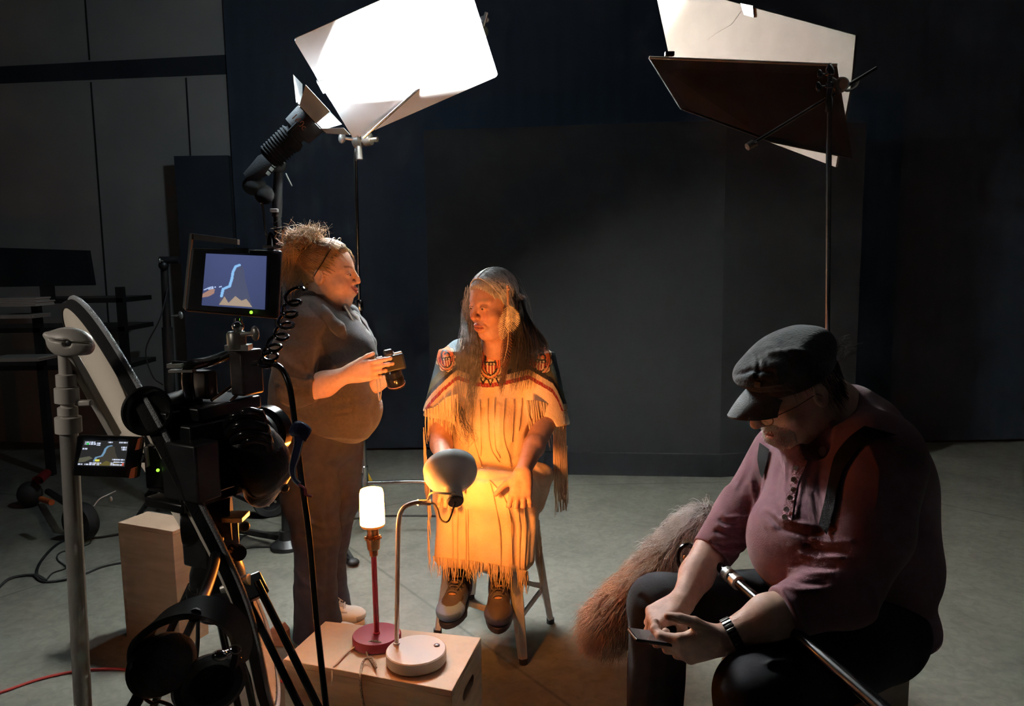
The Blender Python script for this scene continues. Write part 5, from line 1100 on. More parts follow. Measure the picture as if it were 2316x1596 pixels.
hand(AF, wR, (-.80, -.30, -.28), (-.05, .05, -1), -1, 1.0, curl=((.95, .50, .25), (1.0, .55, .3), (1.05, .6, .4), (1.1, .7, .5)), spread=.03, thumb=(.45, .50, .80), tcurl=.35, fr=.0098)
AN = SDF(V(1450, 1560, 1.55) * [1, 0, 1] + [0, 1.36, 0], V(1840, 1300, 1.6) * [1, 0, 1] + [0, 1.78, 0], .0027)
wL = V(1637, 1446, 1.595); AN.cap(V(1820, 1375, 1.61), V(1740, 1395, 1.60), .052, .048, .02); AN.cap(V(1740, 1395, 1.60), wL, .048, .032, .02)
hand(AN, wL, (-.95, .12, -.30), (.0, .95, .28), 1, 1.06, curl=((.45, .75, .5), (.55, .8, .5), (.6, .85, .5), (.65, .9, .5)), spread=.03, thumb=(.80, .60, .08), tcurl=.95, fr=.0102)
BM = SDF([V(1400, 900, 1.8)[0] - .05, 1.3, .04], [V(2120, 900, 1.8)[0], 2.2, V(0, 960, 1.9)[2]], .016)
BM.ell(V(1900, 1090, 1.90), (.14, .14, .19)); BM.ell(V(1870, 1240, 1.86), (.15, .15, .15)); BM.ell(V(1940, 1370, 1.90), (.15, .16, .13)); BM.cap(V(1775, 1020, 2.0), V(1668, 1170, 1.98), .05, .045); BM.cap(V(1668, 1170, 1.98), V(1610, 1240, 1.93), .045, .045); BM.cap(V(1985, 1040, 1.76), V(1900, 1340, 1.64), .055, .048); BM.cap(V(1900, 1340, 1.64), V(1820, 1375, 1.61), .048, .048)
BM.cap(V(1900, 1370, 1.95), V(1500, 1375, 1.93), .07, .06); 
kn1, kn2 = V(1492, 1370, 1.93), V(1715, 1572, 1.53); BM.cap(V(1960, 1440, 1.82), kn2, .07, .06)
an1 = np.array([kn1[0] - .03, kn1[1] - .04, .08]); an2 = np.array([kn2[0] + .01, kn2[1] + .02, .08]); BM.cap(kn1, an1, .055, .035); BM.cap(kn2, an2, .055, .035)
skin_m = (.60, .38, .29)
sobj('body', [S, AF, AN, BM], SKIN, MN, headpaint(HM, skin_m, (.42, .18, .15), (.20, .14, .10), gm, (.60, .28, .20)))
eyes(HM, MN, (.06, .05, .04), (1, 0, -.5))
# henley shirt
S = SDF([V(1540, 900, 1.95)[0], 1.44, V(0, 1500, 1.8)[2]], [V(2180, 900, 1.9)[0], 2.22, V(0, 880, 1.9)[2]], .0052)
S.ell(V(1905, 1075, 1.90), (.185, .18, .20), None, .06); S.ell(V(1975, 1110, 1.96), (.155, .17, .19), None, .06); S.ell(V(1848, 1225, 1.80), (.170, .18, .155), None, .06); S.ell(V(1962, 1270, 1.93), (.180, .19, .20), None, .06)
S.ell(V(1975, 1400, 1.93), (.16, .18, .10), None, .05)
S.cap(V(1800, 1000, 2.02), V(1990, 1010, 1.76), .075, .085, .06); S.cap(V(1925, 935, 1.93), V(1960, 960, 1.95), .075, .08, .05)
S.chain([V(1765, 1025, 2.04), V(1675, 1165, 1.99)], [.078, .066], .03); S.cone(V(1690, 1140, 2.0), V(1608, 1252, 1.925), .070, .058, .02)
S.chain([V(1995, 1040, 1.73), V(1962, 1200, 1.67), V(1905, 1335, 1.63)], [.100, .094, .082], .03); S.cone(V(1925, 1325, 1.635), V(1768, 1386, 1.602), .080, .060, .025)
S.cone(V(1868, 940, 1.88), V(1845, 880, 1.87), .075, .14, .01, 'sub'); S.cap(V(1848, 1010, 1.80), V(1835, 960, 1.80), .035, .05, .01, 'sub')
mfold = [([(1760, 1060), (1750, 1120), (1765, 1165)], -1, 7), ([(1778, 1050), (1775, 1110), (1790, 1150)], .8, 6), ([(1735, 1165), (1765, 1195), (1830, 1208), (1885, 1195)], -1.3, 7), ([(1730, 1150), (1775, 1178), (1840, 1190)], .9, 6), ([(1840, 1120), (1850, 1160), (1880, 1190)], -.8, 6), ([(1700, 1090), (1712, 1150), (1750, 1190)], .9, 7),
         ([(1820, 1040), (1812, 1100), (1800, 1165)], .8, 5), ([(1780, 1035), (1795, 1040), (1780, 1170)], .4, 5), ([(1860, 1030), (1850, 1090), (1860, 1140)], -.6, 8)]
for i in range(8): y = 1165 + i * 12; mfold.append(([(1600 + 10 * (7 - i) / 2, y - 4 + i), (1640, y + 6), (1690 - i * 2, y + 3)], (-1) ** i * .7, 4.5))
for i in range(7): y = 1215 + i * 18; x = 1835 - i * 12; mfold.append(([(x, y), (x + 40, y + 12), (x + 90, y + 10 + 5 * (i % 2))], (-1) ** i * .8, 5.5))
mfold += [([(1940, 1010), (1910, 1060), (1895, 1120)], -.7, 9), ([(1700, 1010), (1695, 1060), (1670, 1110)], -.7, 7), ([(1960, 1000), (1990, 1060), (1985, 1140)], .6, 10), ([(1745, 1345), (1765, 1380), (1790, 1425)], 1.2, 5), ([(1770, 1335), (1795, 1375), (1815, 1420)], 1.0, 5), ([(1566, 1244), (1610, 1258), (1664, 1252)], .8, 3)]
fm = folds(mfold, .0055, 6)
SH_ = sobj('shirt', [S], mat('mauve jersey', (.165, .062, .082), .9, var=.10, vscale=40, bump=.25, bscale=400, sheen=.15), MN, disp=lambda v, N: fm(v, N) + .003 * noise3(v, 18, 12))
sb = bvh_of(SH_)
def ribbon(name, b, L1, L2, m, parent, lift=.003, th=.003, n=10, fallback=None):
    a_ = spline([(x, y, 0) for x, y in L1], n)[:, :2]; c_ = spline([(x, y, 0) for x, y in L2], n)[:, :2]; k = min(len(a_), len(c_)); A_, B_ = [], []
    for i in range(k):
        p, q = hit(b, *a_[i], lift), hit(b, *c_[i], lift)
        if p is None or q is None: continue
        A_.append(p); B_.append(q)
    if len(A_) < 2: return None
    A_, B_ = np.array(A_), np.array(B_); sm = lambda P: np.stack([np.convolve(np.pad(P[:, j], 2, 'edge'), np.ones(5) / 5, 'valid') for j in range(3)], 1); A_, B_ = sm(A_), sm(B_)
    mb = MB(); k = len(A_); up = np.array([nrm(EYE - p) * th for p in (A_ + B_) / 2]); v = np.concatenate([A_, B_, A_ + up, B_ + up]); f = []
    for i in range(k - 1): f += [(i, i + 1, k + i + 1, k + i), (2 * k + i, 3 * k + i, 3 * k + i + 1, 2 * k + i + 1), (i, 2 * k + i, 2 * k + i + 1, i + 1), (k + i, k + i + 1, 3 * k + i + 1, 3 * k + i)]
    f += [(0, k, 3 * k, 2 * k), (k - 1, 3 * k - 1, 4 * k - 1, 2 * k - 1)]; mb.put(v, f); return mb.build(name, m, parent)
STR = mat('black webbing', (.006, .006, .006), .95, spec=.1, bump=.3, bscale=300)
ribbon('suspender', sb, [(1960, 965), (1925, 990), (1893, 1030), (1880, 1080), (1868, 1140), (1852, 1190)], [(2030, 985), (1965, 1000), (1925, 1040), (1902, 1090), (1890, 1150), (1872, 1215)], STR, MN, .006, .005)
ribbon('suspender', sb, [(1722, 1000), (1716, 1040), (1722, 1075)], [(1745, 1015), (1738, 1050), (1728, 1085)], STR, MN, .006, .005)
ribbon('placket', sb, [(1806, 1035), (1796, 1062), (1788, 1092), (1776, 1135), (1768, 1172)], [(1828, 1040), (1816, 1068), (1804, 1100), (1796, 1140), (1790, 1180)], mat('washed placket', (.20, .085, .105), .9, bump=.8, bscale=200), MN, .002, .003)
BT = mat('shell button', (.85, .80, .78), .15)
for x, y in ((1804, 1060), (1798, 1087), (1797, 1111), (1787, 1131), (1782, 1155), (1777, 1173)):
    q = hit(sb, x, y, .007)
    if q is not None: mb = MB(); mb.lathe([(0, 0), (.0062, 0), (.0066, .0015), (.0045, .002), (0, .0016)], q, nrm(EYE - q), 16); mb.build('button', BT, MN)
mb = MB(); mb.tube(spline([V(1890, 1005, 1.80), V(1880, 960, 1.82), V(1905, 915, 1.86), V(1945, 898, 1.93), V(1965, 905, 1.99)], 6), .006, 8)
mb.build('collar_band', mat('mauve neckband', (.21, .085, .105), .9, bump=.3, bscale=300), MN)
# cap
CAPM = mat('washed black cotton', (.034, .037, .039), .95, spec=.15, var=.25, vscale=25, bump=.35, bscale=150, sheen=.15)
S = SDF(HM.O - [.24, .17, .12], HM.O + [.22, .17, .25], .0036)
S.ell(HM.p(.002, 0, .092), np.array([.120, .096, .046]) * HM.s, HM.R, .03); S.ell(HM.p(-.030, 0, .092), np.array([.095, .090, .052]) * HM.s, HM.R, .03)
S.cone(HM.p(-.006, 0, .040), HM.p(-.004, 0, .085), .102 * HM.s, .106 * HM.s, .02); 
S.cone(HM.p(-.010, 0, .02), HM.p(-.010, 0, .060), .094 * HM.s, .094 * HM.s, .003, 'sub')
# the cap is narrower across than it is long
cq = folds([([(1655, 850), (1700, 835), (1745, 842)], -1, 6), ([(1700, 790), (1715, 815), (1712, 850)], -.9, 6), ([(1740, 800), (1790, 790), (1830, 800)], .7, 7), ([(1670, 870), (1720, 872), (1770, 866)], .7, 4), ([(1650, 830), (1690, 800), (1740, 782)], .6, 7), ([(1765, 775), (1775, 800), (1790, 830)], -.6, 7), ([(1660, 885), (1720, 890), (1790, 885)], -.5, 3)], .006, 6)
CP = sobj('cap', [S], CAPM, MN, disp=lambda v, N: cq(v, N) + .003 * noise3(v, 28, 21))
mb = MB(); rows = []
for i, t in enumerate(np.linspace(0, 1, 8)):
    row = []
    for a in np.linspace(-1, 1, 21):
        l = a * .070 * (1 - .10 * t); f0 = .060 + .034 * math.sqrt(max(0, 1 - (a * .95) ** 2)); f = f0 + t * .078 * math.sqrt(max(0, 1 - (a * .96) ** 2)); u = .060 - .026 * a * a - t * .016 - .016 * t * t; row.append(HM.p(f, l, u))
    rows.append(row)
v = np.array(rows).reshape(-1, 3); dn = HM.v(0, 0, -.004); n_ = len(v); f = [(i * 21 + j, i * 21 + j + 1, (i + 1) * 21 + j + 1, (i + 1) * 21 + j) for i in range(7) for j in range(20)]; f2 = [tuple(k + n_ for k in q[::-1]) for q in f]
ed = list(range(21)) + [21 * i + 20 for i in range(1, 8)] + [7 * 21 + j for j in range(19, -1, -1)] + [21 * i for i in range(6, 0, -1)]; f3 = [(ed[i], ed[(i + 1) % len(ed)], ed[(i + 1) % len(ed)] + n_, ed[i] + n_) for i in range(len(ed))]
mb.put(np.concatenate([v, v + dn]), f + f2 + f3); mb.build('cap_brim', mat('brim cotton', (.055, .060, .062), .75, bump=.3, bscale=200), CP)
cbv = bvh_of(CP); q = hit(cbv, 1714, 868, .002); 
if q is not None: mb = MB(); e_ = [hit(cbv, x, y, .002) for x, y in ((1706, 862), (1720, 864), (1720, 876), (1706, 874))]; mb.prism([p for p in e_], nrm(EYE - q) * .0015); mb.build('cap_patch', mat('olive patch', (.12, .11, .09), .8), CP, smooth=False)
HB = mat('dark brown hair', (.035, .025, .020), .5, var=.4, vscale=30); HGm = mat('grey beard', (.80, .76, .70), .6)
r = np.random.default_rng(31); cs_ = []
for i in range(900):
    a = r.uniform(.4, math.pi * 2 - .4); u0 = r.uniform(-.055, .045); q = np.array([.10 * math.cos(a + math.pi) * -1, 0, 0]); an_ = r.uniform(-2.2, 2.2); fx = -math.cos(an_) * .104 - .008; lx = math.sin(an_) * .080
    if fx > -.02 and u0 < .02: continue
    p0 = HM.p(fx, lx, u0 + .03); p1 = HM.p(fx * 1.05 - .004, lx * 1.05, u0 - .004 + r.normal() * .006); cs_.append([p0, (p0 + p1) / 2 + r.normal(size=3) * .001, p1])
strands('hair', cs_, .0010, HB, MN, kind='stuff')
cs_ = []
for i in range(60):
    p0 = HM.p(-.115 + r.normal() * .01, .035 + r.normal() * .015, .055 + r.normal() * .01); cs_.append([p0, p0 + HM.v(-.012, 0, .006) + r.normal(size=3) * .003, p0 + HM.v(-.026, 0, .004) + r.normal(size=3) * .006])
strands('hair_wisp', cs_, .0006, HGm, MN, kind='stuff')
cs_ = []
bvm = BVHTree.FromPolygons(*[x.tolist() for x in o_world[[k for k in o_world if k.startswith('body')][-1]]])
for i in range(1500):
    m_ = r.random()
    if m_ < .45: f, l, u = .13, r.normal() * .017, -.088 + r.normal() * .009
    elif m_ < .65: f, l, u = .14, r.normal() * .020, -.044 + r.normal() * .003
    elif m_ < .80: f, l, u = .13, (1 if r.random() < .5 else -1) * (.029 + r.normal() * .004), -.064 + r.normal() * .012
    else: f, l, u = .11, (1 if r.random() < .6 else -1) * r.uniform(.035, .060), -.070 + r.normal() * .012
    o_ = HM.p(f, l, u); tgt = HM.p(0, l * .5, u * .8); h_ = bvm.ray_cast(Vector(o_), Vector(nrm(tgt - o_)))
    if h_[0] is None: continue
    p0 = np.array(h_[0]); n_ = np.array(h_[1]); ln = .010 if m_ < .8 else .004; e_ = nrm(n_ * .5 + HM.v(0, 0, -1) + r.normal(size=3) * .3); cs_.append([p0, p0 + n_ * ln * .25 + e_ * ln * .4, p0 + n_ * ln * .3 + e_ * ln])
strands('beard', cs_, .0009, HGm, MN, kind='stuff')
# wire glasses
GLM = mat('thin dark wire', (.16, .15, .14), .25, .9); GM = mat('spectacle lens', (1, 1, 1), .05, alpha=.22)
for t in (-1, 1):
    c0 = np.array([.112, t * .033, -.004]); rg = [HM.p(c0[0] + .002 * math.cos(a) - abs(.012 * max(0, t * math.cos(a))) , c0[1] + .0235 * math.cos(a) , c0[2] + .0165 * math.sin(a)) for a in np.linspace(0, 2 * math.pi, 25)[:-1]]
    o_ = MB().tube(rg, .0009, 6, closed=True).build('glasses_rim', GLM, MN); mb = MB(); mb.prism(rg, HM.v(.0012, 0, 0)); mb.build('glasses_lens', GM, MN)
    MB().tube([HM.p(.100, t * .056, .0), HM.p(.05, t * .078, .006), HM.p(-.005, t * .083, .012), HM.p(-.022, t * .083, -.005)], .0010, 6).build('glasses_temple', GLM, MN)
MB().tube([HM.p(.114, -.010, .0), HM.p(.118, 0, .004), HM.p(.114, .010, .0)], .0009, 6).build('glasses_bridge', GLM, MN)
# trousers
S = SDF([V(1380, 900, 1.9)[0] - .04, 1.36, .03], [V(2080, 900, 1.9)[0], 2.18, V(0, 1240, 1.9)[2]], .0065)
S.ell(V(1950, 1400, 1.90), (.165, .18, .12), None, .06); S.cap(V(1900, 1365, 1.98), kn1, .105, .082, .05); S.cap(V(1975, 1440, 1.78), kn2, .115, .092, .05)
S.cap(kn1, an1, .082, .070, .03); S.cap(kn2, an2, .092, .072, .03); S.cone(an1 + [0, 0, .16], an1 - [0, 0, .03], .072, .082, .02); S.cone(an2 + [0, 0, .16], an2 - [0, 0, .03], .076, .085, .02)
fp = folds([([(1450, 1350), (1480, 1390), (1490, 1450)], -.8, 9), ([(1430, 1430), (1440, 1500), (1430, 1580)], .8, 9), ([(1480, 1420), (1490, 1500), (1485, 1590)], -.8, 8), ([(1740, 1500), (1770, 1495), (1800, 1505)], 1, 5), ([(1745, 1510), (1772, 1515), (1790, 1530)], -1, 5), ([(1620, 1540), (1640, 1565), (1655, 1596)], .5, 3)], .008, 8)
TR = sobj('trousers', [S], mat('black cotton trousers', (.020, .0195, .022), .95, spec=.12, var=.2, vscale=25, bump=.08, bscale=110), MN, disp=lambda v, N: fp(v, N) + .003 * noise3(v, 14, 33))
for a_, d_ in ((an1, (-.24, -.12, 0)), (an2, (-.22, -.15, 0))):
    h_ = np.array([a_[0], a_[1], .004]) - np.array(d_) * .25; shoe('boot', MN, h_, h_ + nrm(d_) * .29, (0, 0, 1), 1.1, (.02, .02, .02), (.02, .02, .02), (.02, .02, .02), (.015, .015, .015))
# wrist watch
wax = nrm(wL - V(1740, 1395, 1.60)); wc_ = wL - wax * .022; x_, y_, z_ = frame(wax)
WT = thing('wrist_watch', 'black metal wrist watch with ribbed band on the seated man\'s left wrist', 'watch', wc_)
n_ = 22
LK = mat('gunmetal link', (.10, .095, .09), .35, .8)
mb = MB(); mb.lathe([(.0345, -.011), (.0375, -.010), (.0375, .010), (.0345, .011)], wc_, wax, 36, cap=False); mb.build('band', mat('dark band', (.04, .04, .04), .4, .6), WT)
mb = MB()
for i in range(n_):
    a = 2 * math.pi * i / n_; p = wc_ + (x_ * math.cos(a) + y_ * math.sin(a)) * .0378; R_ = np.stack([wax, -x_ * math.sin(a) + y_ * math.cos(a), x_ * math.cos(a) + y_ * math.sin(a)], 1); mb.box(p, (.022, .0068, .004), R_)
mb.build('band_ribs', LK, WT, bevel=.001)
cd_ = nrm(np.array([.2, -.5, -.9])); cd_ = nrm(cd_ - wax * np.dot(cd_, wax)); mb = MB(); mb.lathe([(0, 0), (.019, 0), (.020, .004), (.018, .009), (0, .009)], wc_ + cd_ * .034, cd_, 30); mb.build('case', LK, WT)
# phone
PH = V(1482, 1442, 1.635); xl = nrm(np.array([.96, .10, -.20])); yl = nrm(np.cross([0.05, .12, 1], xl)); zl = np.cross(xl, yl); PR = np.stack([xl, yl, zl], 1)
ph = thing('phone', 'black smartphone held flat in both hands of the seated man', 'phone', PH)
PH2 = PH + xl * .018
MB().box(PH2, (.150, .072, .008), PR).build('phone_body', M['gloss'], ph, bevel=.003, seg=3)
MB().box(PH2 + zl * .0043, (.142, .066, .0006), PR).build('phone_screen', mat('dim screen', (.02, .02, .02), .08, emit=(.16, .13, .12), estr=.35), ph)
mb = MB(); mb.tube([PH2 - xl * .0735 - yl * .030, PH2 - xl * .0735 + yl * .030], .0032, 8); mb.build('phone_edge', M['chrome'], ph)
# the box he sits on
bx_ = V(1965, 1500, 1.92); a_ = math.radians(35)
def rect(c, w_, d_, a): return [np.array([c[0] + math.cos(a) * i * w_ / 2 - math.sin(a) * j * d_ / 2, c[1] + math.sin(a) * i * w_ / 2 + math.cos(a) * j * d_ / 2, 0]) for i, j in ((-1, -1), (1, -1), (1, 1), (-1, 1))]
crate('apple_box', 'plywood box under the seated man, mostly lost in his shadow', rect(V(1885, 1400, 1.93), .24, .30, a_), 0, .505, m=mat('darker plywood', (.30, .20, .13), .6, var=.14, vscale=5, stretch=(1, 1, 7)))  # darker tone of the plywood used for the tall box
# boom pole and furry microphone cover
BMc = thing('boom_microphone', 'furry grey brown microphone cover on a black boom pole across the man\'s lap', 'microphone', V(1480, 1440, 2.1))
bA, bB = V(1628, 1282, 1.87), V(2010, 1614, 1.29); MB().cyl(bA, bB, .0125, .0150, n=20).build('pole', mat('glossy graphite pole', (.06, .06, .06), .22, .9), BMc)
dpl = nrm(bB - bA)
for k, (o_, L_) in enumerate(((.030, .022), (.066, .026))):
    p = bA + dpl * o_; mb = MB(); mb.lathe([(.0135, 0), (.0185, .002), (.0185, L_ - .002), (.0135, L_)], p, dpl, 12); mb.build('locking_collar', M['steel'], BMc)
f0, f1 = V(1590, 1178, 2.14), V(1378, 1405, 2.06); fd_ = nrm(f1 - f0); fx, fy, fz = frame(fd_)
S = SDF(np.minimum(f0, f1) - .13, np.maximum(f0, f1) + .13, .006); S.cap(f0, f1, .048, .058, .01); sobj('wind_cover', [S], mat('fur backing', (.22, .15, .11), .9), BMc)
def furcol(ts):
    pass
r = np.random.default_rng(77); L_ = np.linalg.norm(f1 - f0); groups = {0: [], 1: [], 2: []}
for i in range(11000):
    t = r.uniform(-.14, 1.14); a = r.uniform(0, 2 * math.pi); tt = np.clip(t, 0, 1); rad = .048 + .010 * tt; 
    if t < 0: ph_ = (-t / .14) * math.pi / 2
    elif t > 1: ph_ = ((t - 1) / .14) * math.pi / 2
    else: ph_ = 0
    ndir = (fx * math.cos(a) + fy * math.sin(a)) * math.cos(ph_) + fd_ * math.sin(ph_) * (1 if t > 1 else -1); p = f0 + fd_ * tt * L_ + ndir * rad
    lay = nrm(ndir * .55 + fd_ * .75 + np.array([0, 0, -.35]) + r.normal(size=3) * .28); ln = r.uniform(.032, .062); c_ = lay * ln; curl_ = r.normal(size=3) * .006
    groups[0 if t + r.normal() * .08 < .36 else (1 if t + r.normal() * .1 < .62 else 2)].append([p, p + c_ * .35 + ndir * .006, p + c_ * .7 + curl_ * .6 + ndir * .005, p + c_ + curl_ + np.array([0, 0, -.008])])
for k, col in ((0, (.85, .82, .78)), (1, (.52, .40, .32)), (2, (.50, .29, .18))): strands('fur', groups[k], .0011, mat('long fur %d' % k, col, .7, var=.3, vscale=15), BMc, kind='stuff')  # paler top fur: light on the upper end is put into the colour
rc = V(1556, 1262, 1.98); ring_ = [rc + np.array([math.cos(a) * .028, math.sin(a) * .01, math.sin(a) * .034]) for a in np.linspace(0, 2 * math.pi, 22)[:-1]]; MB().tube(ring_, .006, 8, closed=True).build('suspension_ring', M['gloss'], BMc)
MB().tube([rc + [0, .02, -.02], V(1590, 1275, 1.93), bA], .009, 10).build('handle', M['black'], BMc)
mb = MB(); mb.ball(V(1549, 1262, 1.96), (.006, .006, .009)); mb.build('brass_screw', M['brass'], BMc)
# ================================================================ film camera on its tripod, left foreground
GR = mat('black anodised metal', (.018, .018, .019), .28, .4); Yr = 1.60
tripod_top = V(500, 1330, 1.60)
TP = thing('tripod', 'black tripod with fluid head under the film camera in left foreground', 'tripod', (tripod_top[0], 1.60, 0))
FC = thing('film_camera', 'black cinema camera rig with side screen on the foreground tripod', 'camera', V(470, 1130, 1.60))
R_c = np.array(Matrix.Rotation(math.radians(-28), 3, 'Z'))
def bx(name, c, size, par, m=None, bev=.005, R=R_c): return MB().box(c, size, R).build(name, m or M['black'], par, bevel=bev)
bx('body', V(470, 1015, 1.62), (.15, .20, .155), FC, GR); bx('top_plate', V(480, 918, 1.62), (.12, .17, .03), FC, GR)
bx('battery', V(432, 1060, 1.50), (.105, .06, .12), FC, M['black']); bx('side_module', V(405, 985, 1.56), (.05, .09, .12), FC, GR)
bx('base_plate', V(475, 1108, 1.62), (.12, .24, .022), FC, GR)
mb = MB(); mb.tube(spline([V(430, 905, 1.56), V(424, 860, 1.56), V(430, 828, 1.56), V(470, 818, 1.60), V(520, 800, 1.66), V(545, 786, 1.68), V(552, 850, 1.68)], 6), .012, 14); mb.build('top_handle', M['gloss'], FC)
MB().cyl(V(388, 822, 1.55), V(440, 826, 1.57), .007, n=10).build('accessory_rod', M['chrome'], FC)
mb = MB(); mb.box(V(398, 826, 1.55), (.03, .02, .008)); mb.box(V(412, 838, 1.555), (.05, .02, .005)); mb.build('cold_shoe', M['steel'], FC)
bx('handle_bracket', V(455, 868, 1.6), (.07, .03, .06), FC, M['black']); bx('mic_mount', V(558, 840, 1.64), (.04, .06, .10), FC, M['black'])
# viewfinder with its round rubber cup
mb = MB(); mb.cyl(V(350, 930, 1.54), V(440, 905, 1.62), .028, .030); mb.build('viewfinder', M['black'], FC)
mb = MB(); mb.lathe([(.0, -.012), (.028, -.012), (.040, .0), (.049, .022), (.051, .030), (.046, .032), (.034, .012), (0, .006)], V(345, 932, 1.53), nrm(EYE - V(345, 932, 1.53)) + np.array([-.35, 0, .1]), 40); mb.build('eyecup', M['gloss'], FC)
# lens pointing away at the elder
la = nrm(np.array([.18, .97, -.02])); l0 = V(528, 1005, 1.66)
mb = MB(); mb.lathe([(.035, 0), (.042, .01), (.042, .04), (.047, .045), (.047, .09), (.052, .10), (.056, .12), (.064, .125), (.064, .16), (.058, .16), (0, .15)], l0, la, 40); mb.build('lens', M['gloss'], FC)
for k in range(3): MB().lathe([(.0475 + .004 * k, .05 + .04 * k), (.0505 + .004 * k, .052 + .04 * k), (.0505 + .004 * k, .066 + .04 * k), (.0475 + .004 * k, .068 + .04 * k)], l0, la, 40, cap=False).build('focus_ring', M['rubber'], FC)
# hand grip hanging at the right side, with a wrapped strap
S = SDF(V(480, 1140, 1.5) - .05, V(660, 930, 1.75) + .05, .0045); S.chain([V(515, 985, 1.62), V(560, 1000, 1.60), V(600, 1020, 1.60)], [.035, .045, .038], .03); S.chain([V(575, 1010, 1.60), V(598, 1060, 1.60), V(590, 1110, 1.61)], [.045, .052, .036], .03)
sobj('hand_grip', [S], mat('moulded rubber grip', (.012, .012, .012), .35, bump=.2, bscale=120), FC, disp=lambda v, N: .002 * noise3(v, 60, 5))
for k, (p, q_, w_) in enumerate((((508, 965), (575, 940), .010), ((512, 985), (590, 962), .012), ((520, 1002), (598, 985), .010), ((540, 950), (585, 935), .009), ((545, 1015), (600, 1000), .008))):
    a_, b_ = V(*p, 1.56), V(*q_, 1.55); c_ = (a_ + b_) / 2 + [0, -.02, .016]; MB().tube(spline([a_, c_, b_, b_ + [.006, .01, -.02]], 6), [w_] * 19, 12).build('grip_strap', M['gloss'], FC)
mb = MB(); mb.tube(spline([V(545, 1090, 1.57), V(560, 1105, 1.56), V(575, 1120, 1.57), V(600, 1118, 1.58)], 5), .006, 10); mb.tube(spline([V(520, 1060, 1.56), V(535, 1090, 1.56), V(530, 1120, 1.56)], 5), .004, 8); mb.build('grip_cable', M['gloss'], FC)
MB().ball(V(644, 1103, 1.60), .010, 12).build('thumb_knob', M['black'], FC)
for a_, b_ in (((478, 905), (548, 856)), ((505, 925), (565, 862))): MB().cyl(V(*a_, 1.58), V(*b_, 1.66), .004, n=10).build('reflection_rod', mat('orange reflection', (.35, .20, .12), .25, 1.0), FC)  # thin tubes in place of orange reflections, the glow put into their colour
MB().ball(V(563, 853, 1.65), .007, 12).build('rod_cap', M['chrome'], FC)
# fluid head details
mb = MB(); mb.lathe([(0, -.05), (.05, -.05), (.052, -.045), (.052, .045), (.05, .05), (0, .05)], V(470, 1175, 1.60), (1, .3, 0), 30); mb.build('head_drum', GR, TP)
bx('head_block', V(478, 1225, 1.60), (.08, .09, .09), TP, GR); mb = MB(); mb.lathe([(.03, .05), (.045, .04), (.058, .0), (.06, -.03), (.0, -.04)], V(492, 1290, 1.60), (0, 0, 1), 30); mb.build('bowl_cap', GR, TP)
MB().box(V(533, 1168, 1.58), (.045, .05, .012)).build('plate_lever', M['steel'], TP, bevel=.002); MB().ball(V(553, 1190, 1.58), .012, 12).build('lock_knob', M['black'], TP)
mb = MB(); mb.lathe([(0, 0), (.016, 0), (.018, .02), (.016, .035), (0, .036)], V(528, 1245, 1.56), (.6, -.7, .1), 18); mb.build('drag_knob', M['gloss'], TP)
hub = V(500, 1345, 1.60); mb = MB(); mb.lathe([(0, -.045), (.05, -.045), (.068, -.02), (.072, .02), (.066, .03), (0, .032)], hub, (0, 0, 1), 34); mb.build('bowl', GR, TP)
MB().cyl(V(505, 1332, 1.555), V(565, 1310, 1.55), .013, n=16).build('bowl_clamp', M['steel'], TP)
for k, (sx_, tx) in enumerate((((565, 1325, 1.56), (720, 1640, 1.45)), ((450, 1330, 1.60), (270, 1720, 1.60)), ((505, 1355, 1.66), (560, 1620, 1.72)))):
    a_ = V(*sx_); b_ = V(*tx); d = (b_ - a_); b_ = a_ + d * ((a_[2] - .03) / -d[2]); sd = nrm(np.cross(d, [0, 1, 0])) * .018
    o = MB().tube([a_ + sd, a_ + (b_ - a_) * .55 + sd], .0085, 12).tube([a_ - sd, a_ + (b_ - a_) * .55 - sd], .0085, 12).build('leg', M['gloss'], TP)
    MB().cyl(a_ + (b_ - a_) * .45, b_, .010, n=12).build('leg_tube', M['gloss'], o); MB().beam(a_ + (b_ - a_) * .53, a_ + (b_ - a_) * .57, .055, .03).build('leg_clamp', M['black'], o); MB().ball(b_, (.02, .02, .028)).build('foot', M['rubber'], o)
    MB().beam(a_ - (b_ - a_) * .02, a_ + (b_ - a_) * .03, .055, .035).build('leg_yoke', GR, o, bevel=.004)
MB().tube(spline([V(495, 1215, 1.56), V(480, 1290, 1.40), V(450, 1372, 1.21), V(440, 1392, 1.165)], 6), .011, 14).build('pan_handle', M['black'], TP)
# tilting side screen with its readout
def screen(name, quad, m, par, fn, nx=150, ny=110):
    q = [np.asarray(p) for p in quad]; u, v = np.meshgrid(np.linspace(0, 1, nx), np.linspace(0, 1, ny)); P = (1 - v)[..., None] * ((1 - u)[..., None] * q[0] + u[..., None] * q[1]) + v[..., None] * ((1 - u)[..., None] * q[3] + u[..., None] * q[2])
    P = P.reshape(-1, 3); i = np.arange((ny - 1) * nx).reshape(ny - 1, nx)[:, :-1].ravel(); f = np.stack([i, i + nx, i + nx + 1, i + 1], 1); off = abs_loc(par)
    me = bpy.data.meshes.new(name); me.from_pydata((P - off).tolist(), [], f.tolist()); me.update(); me.materials.append(m); a = me.color_attributes.new('Col', 'FLOAT_COLOR', 'POINT')
    col = fn(u.ravel(), v.ravel()); a.data.foreach_set('color', np.concatenate([col, np.ones((len(P), 1))], 1).astype(np.float32).ravel()); o = bpy.data.objects.new(name, me); C.objects.link(o); o.parent = par; return o
def EM(name, s): return mat(name, (0, 0, 0), .3, attr=True, emit=(1, 1, 1), estr=s, spec=.2)
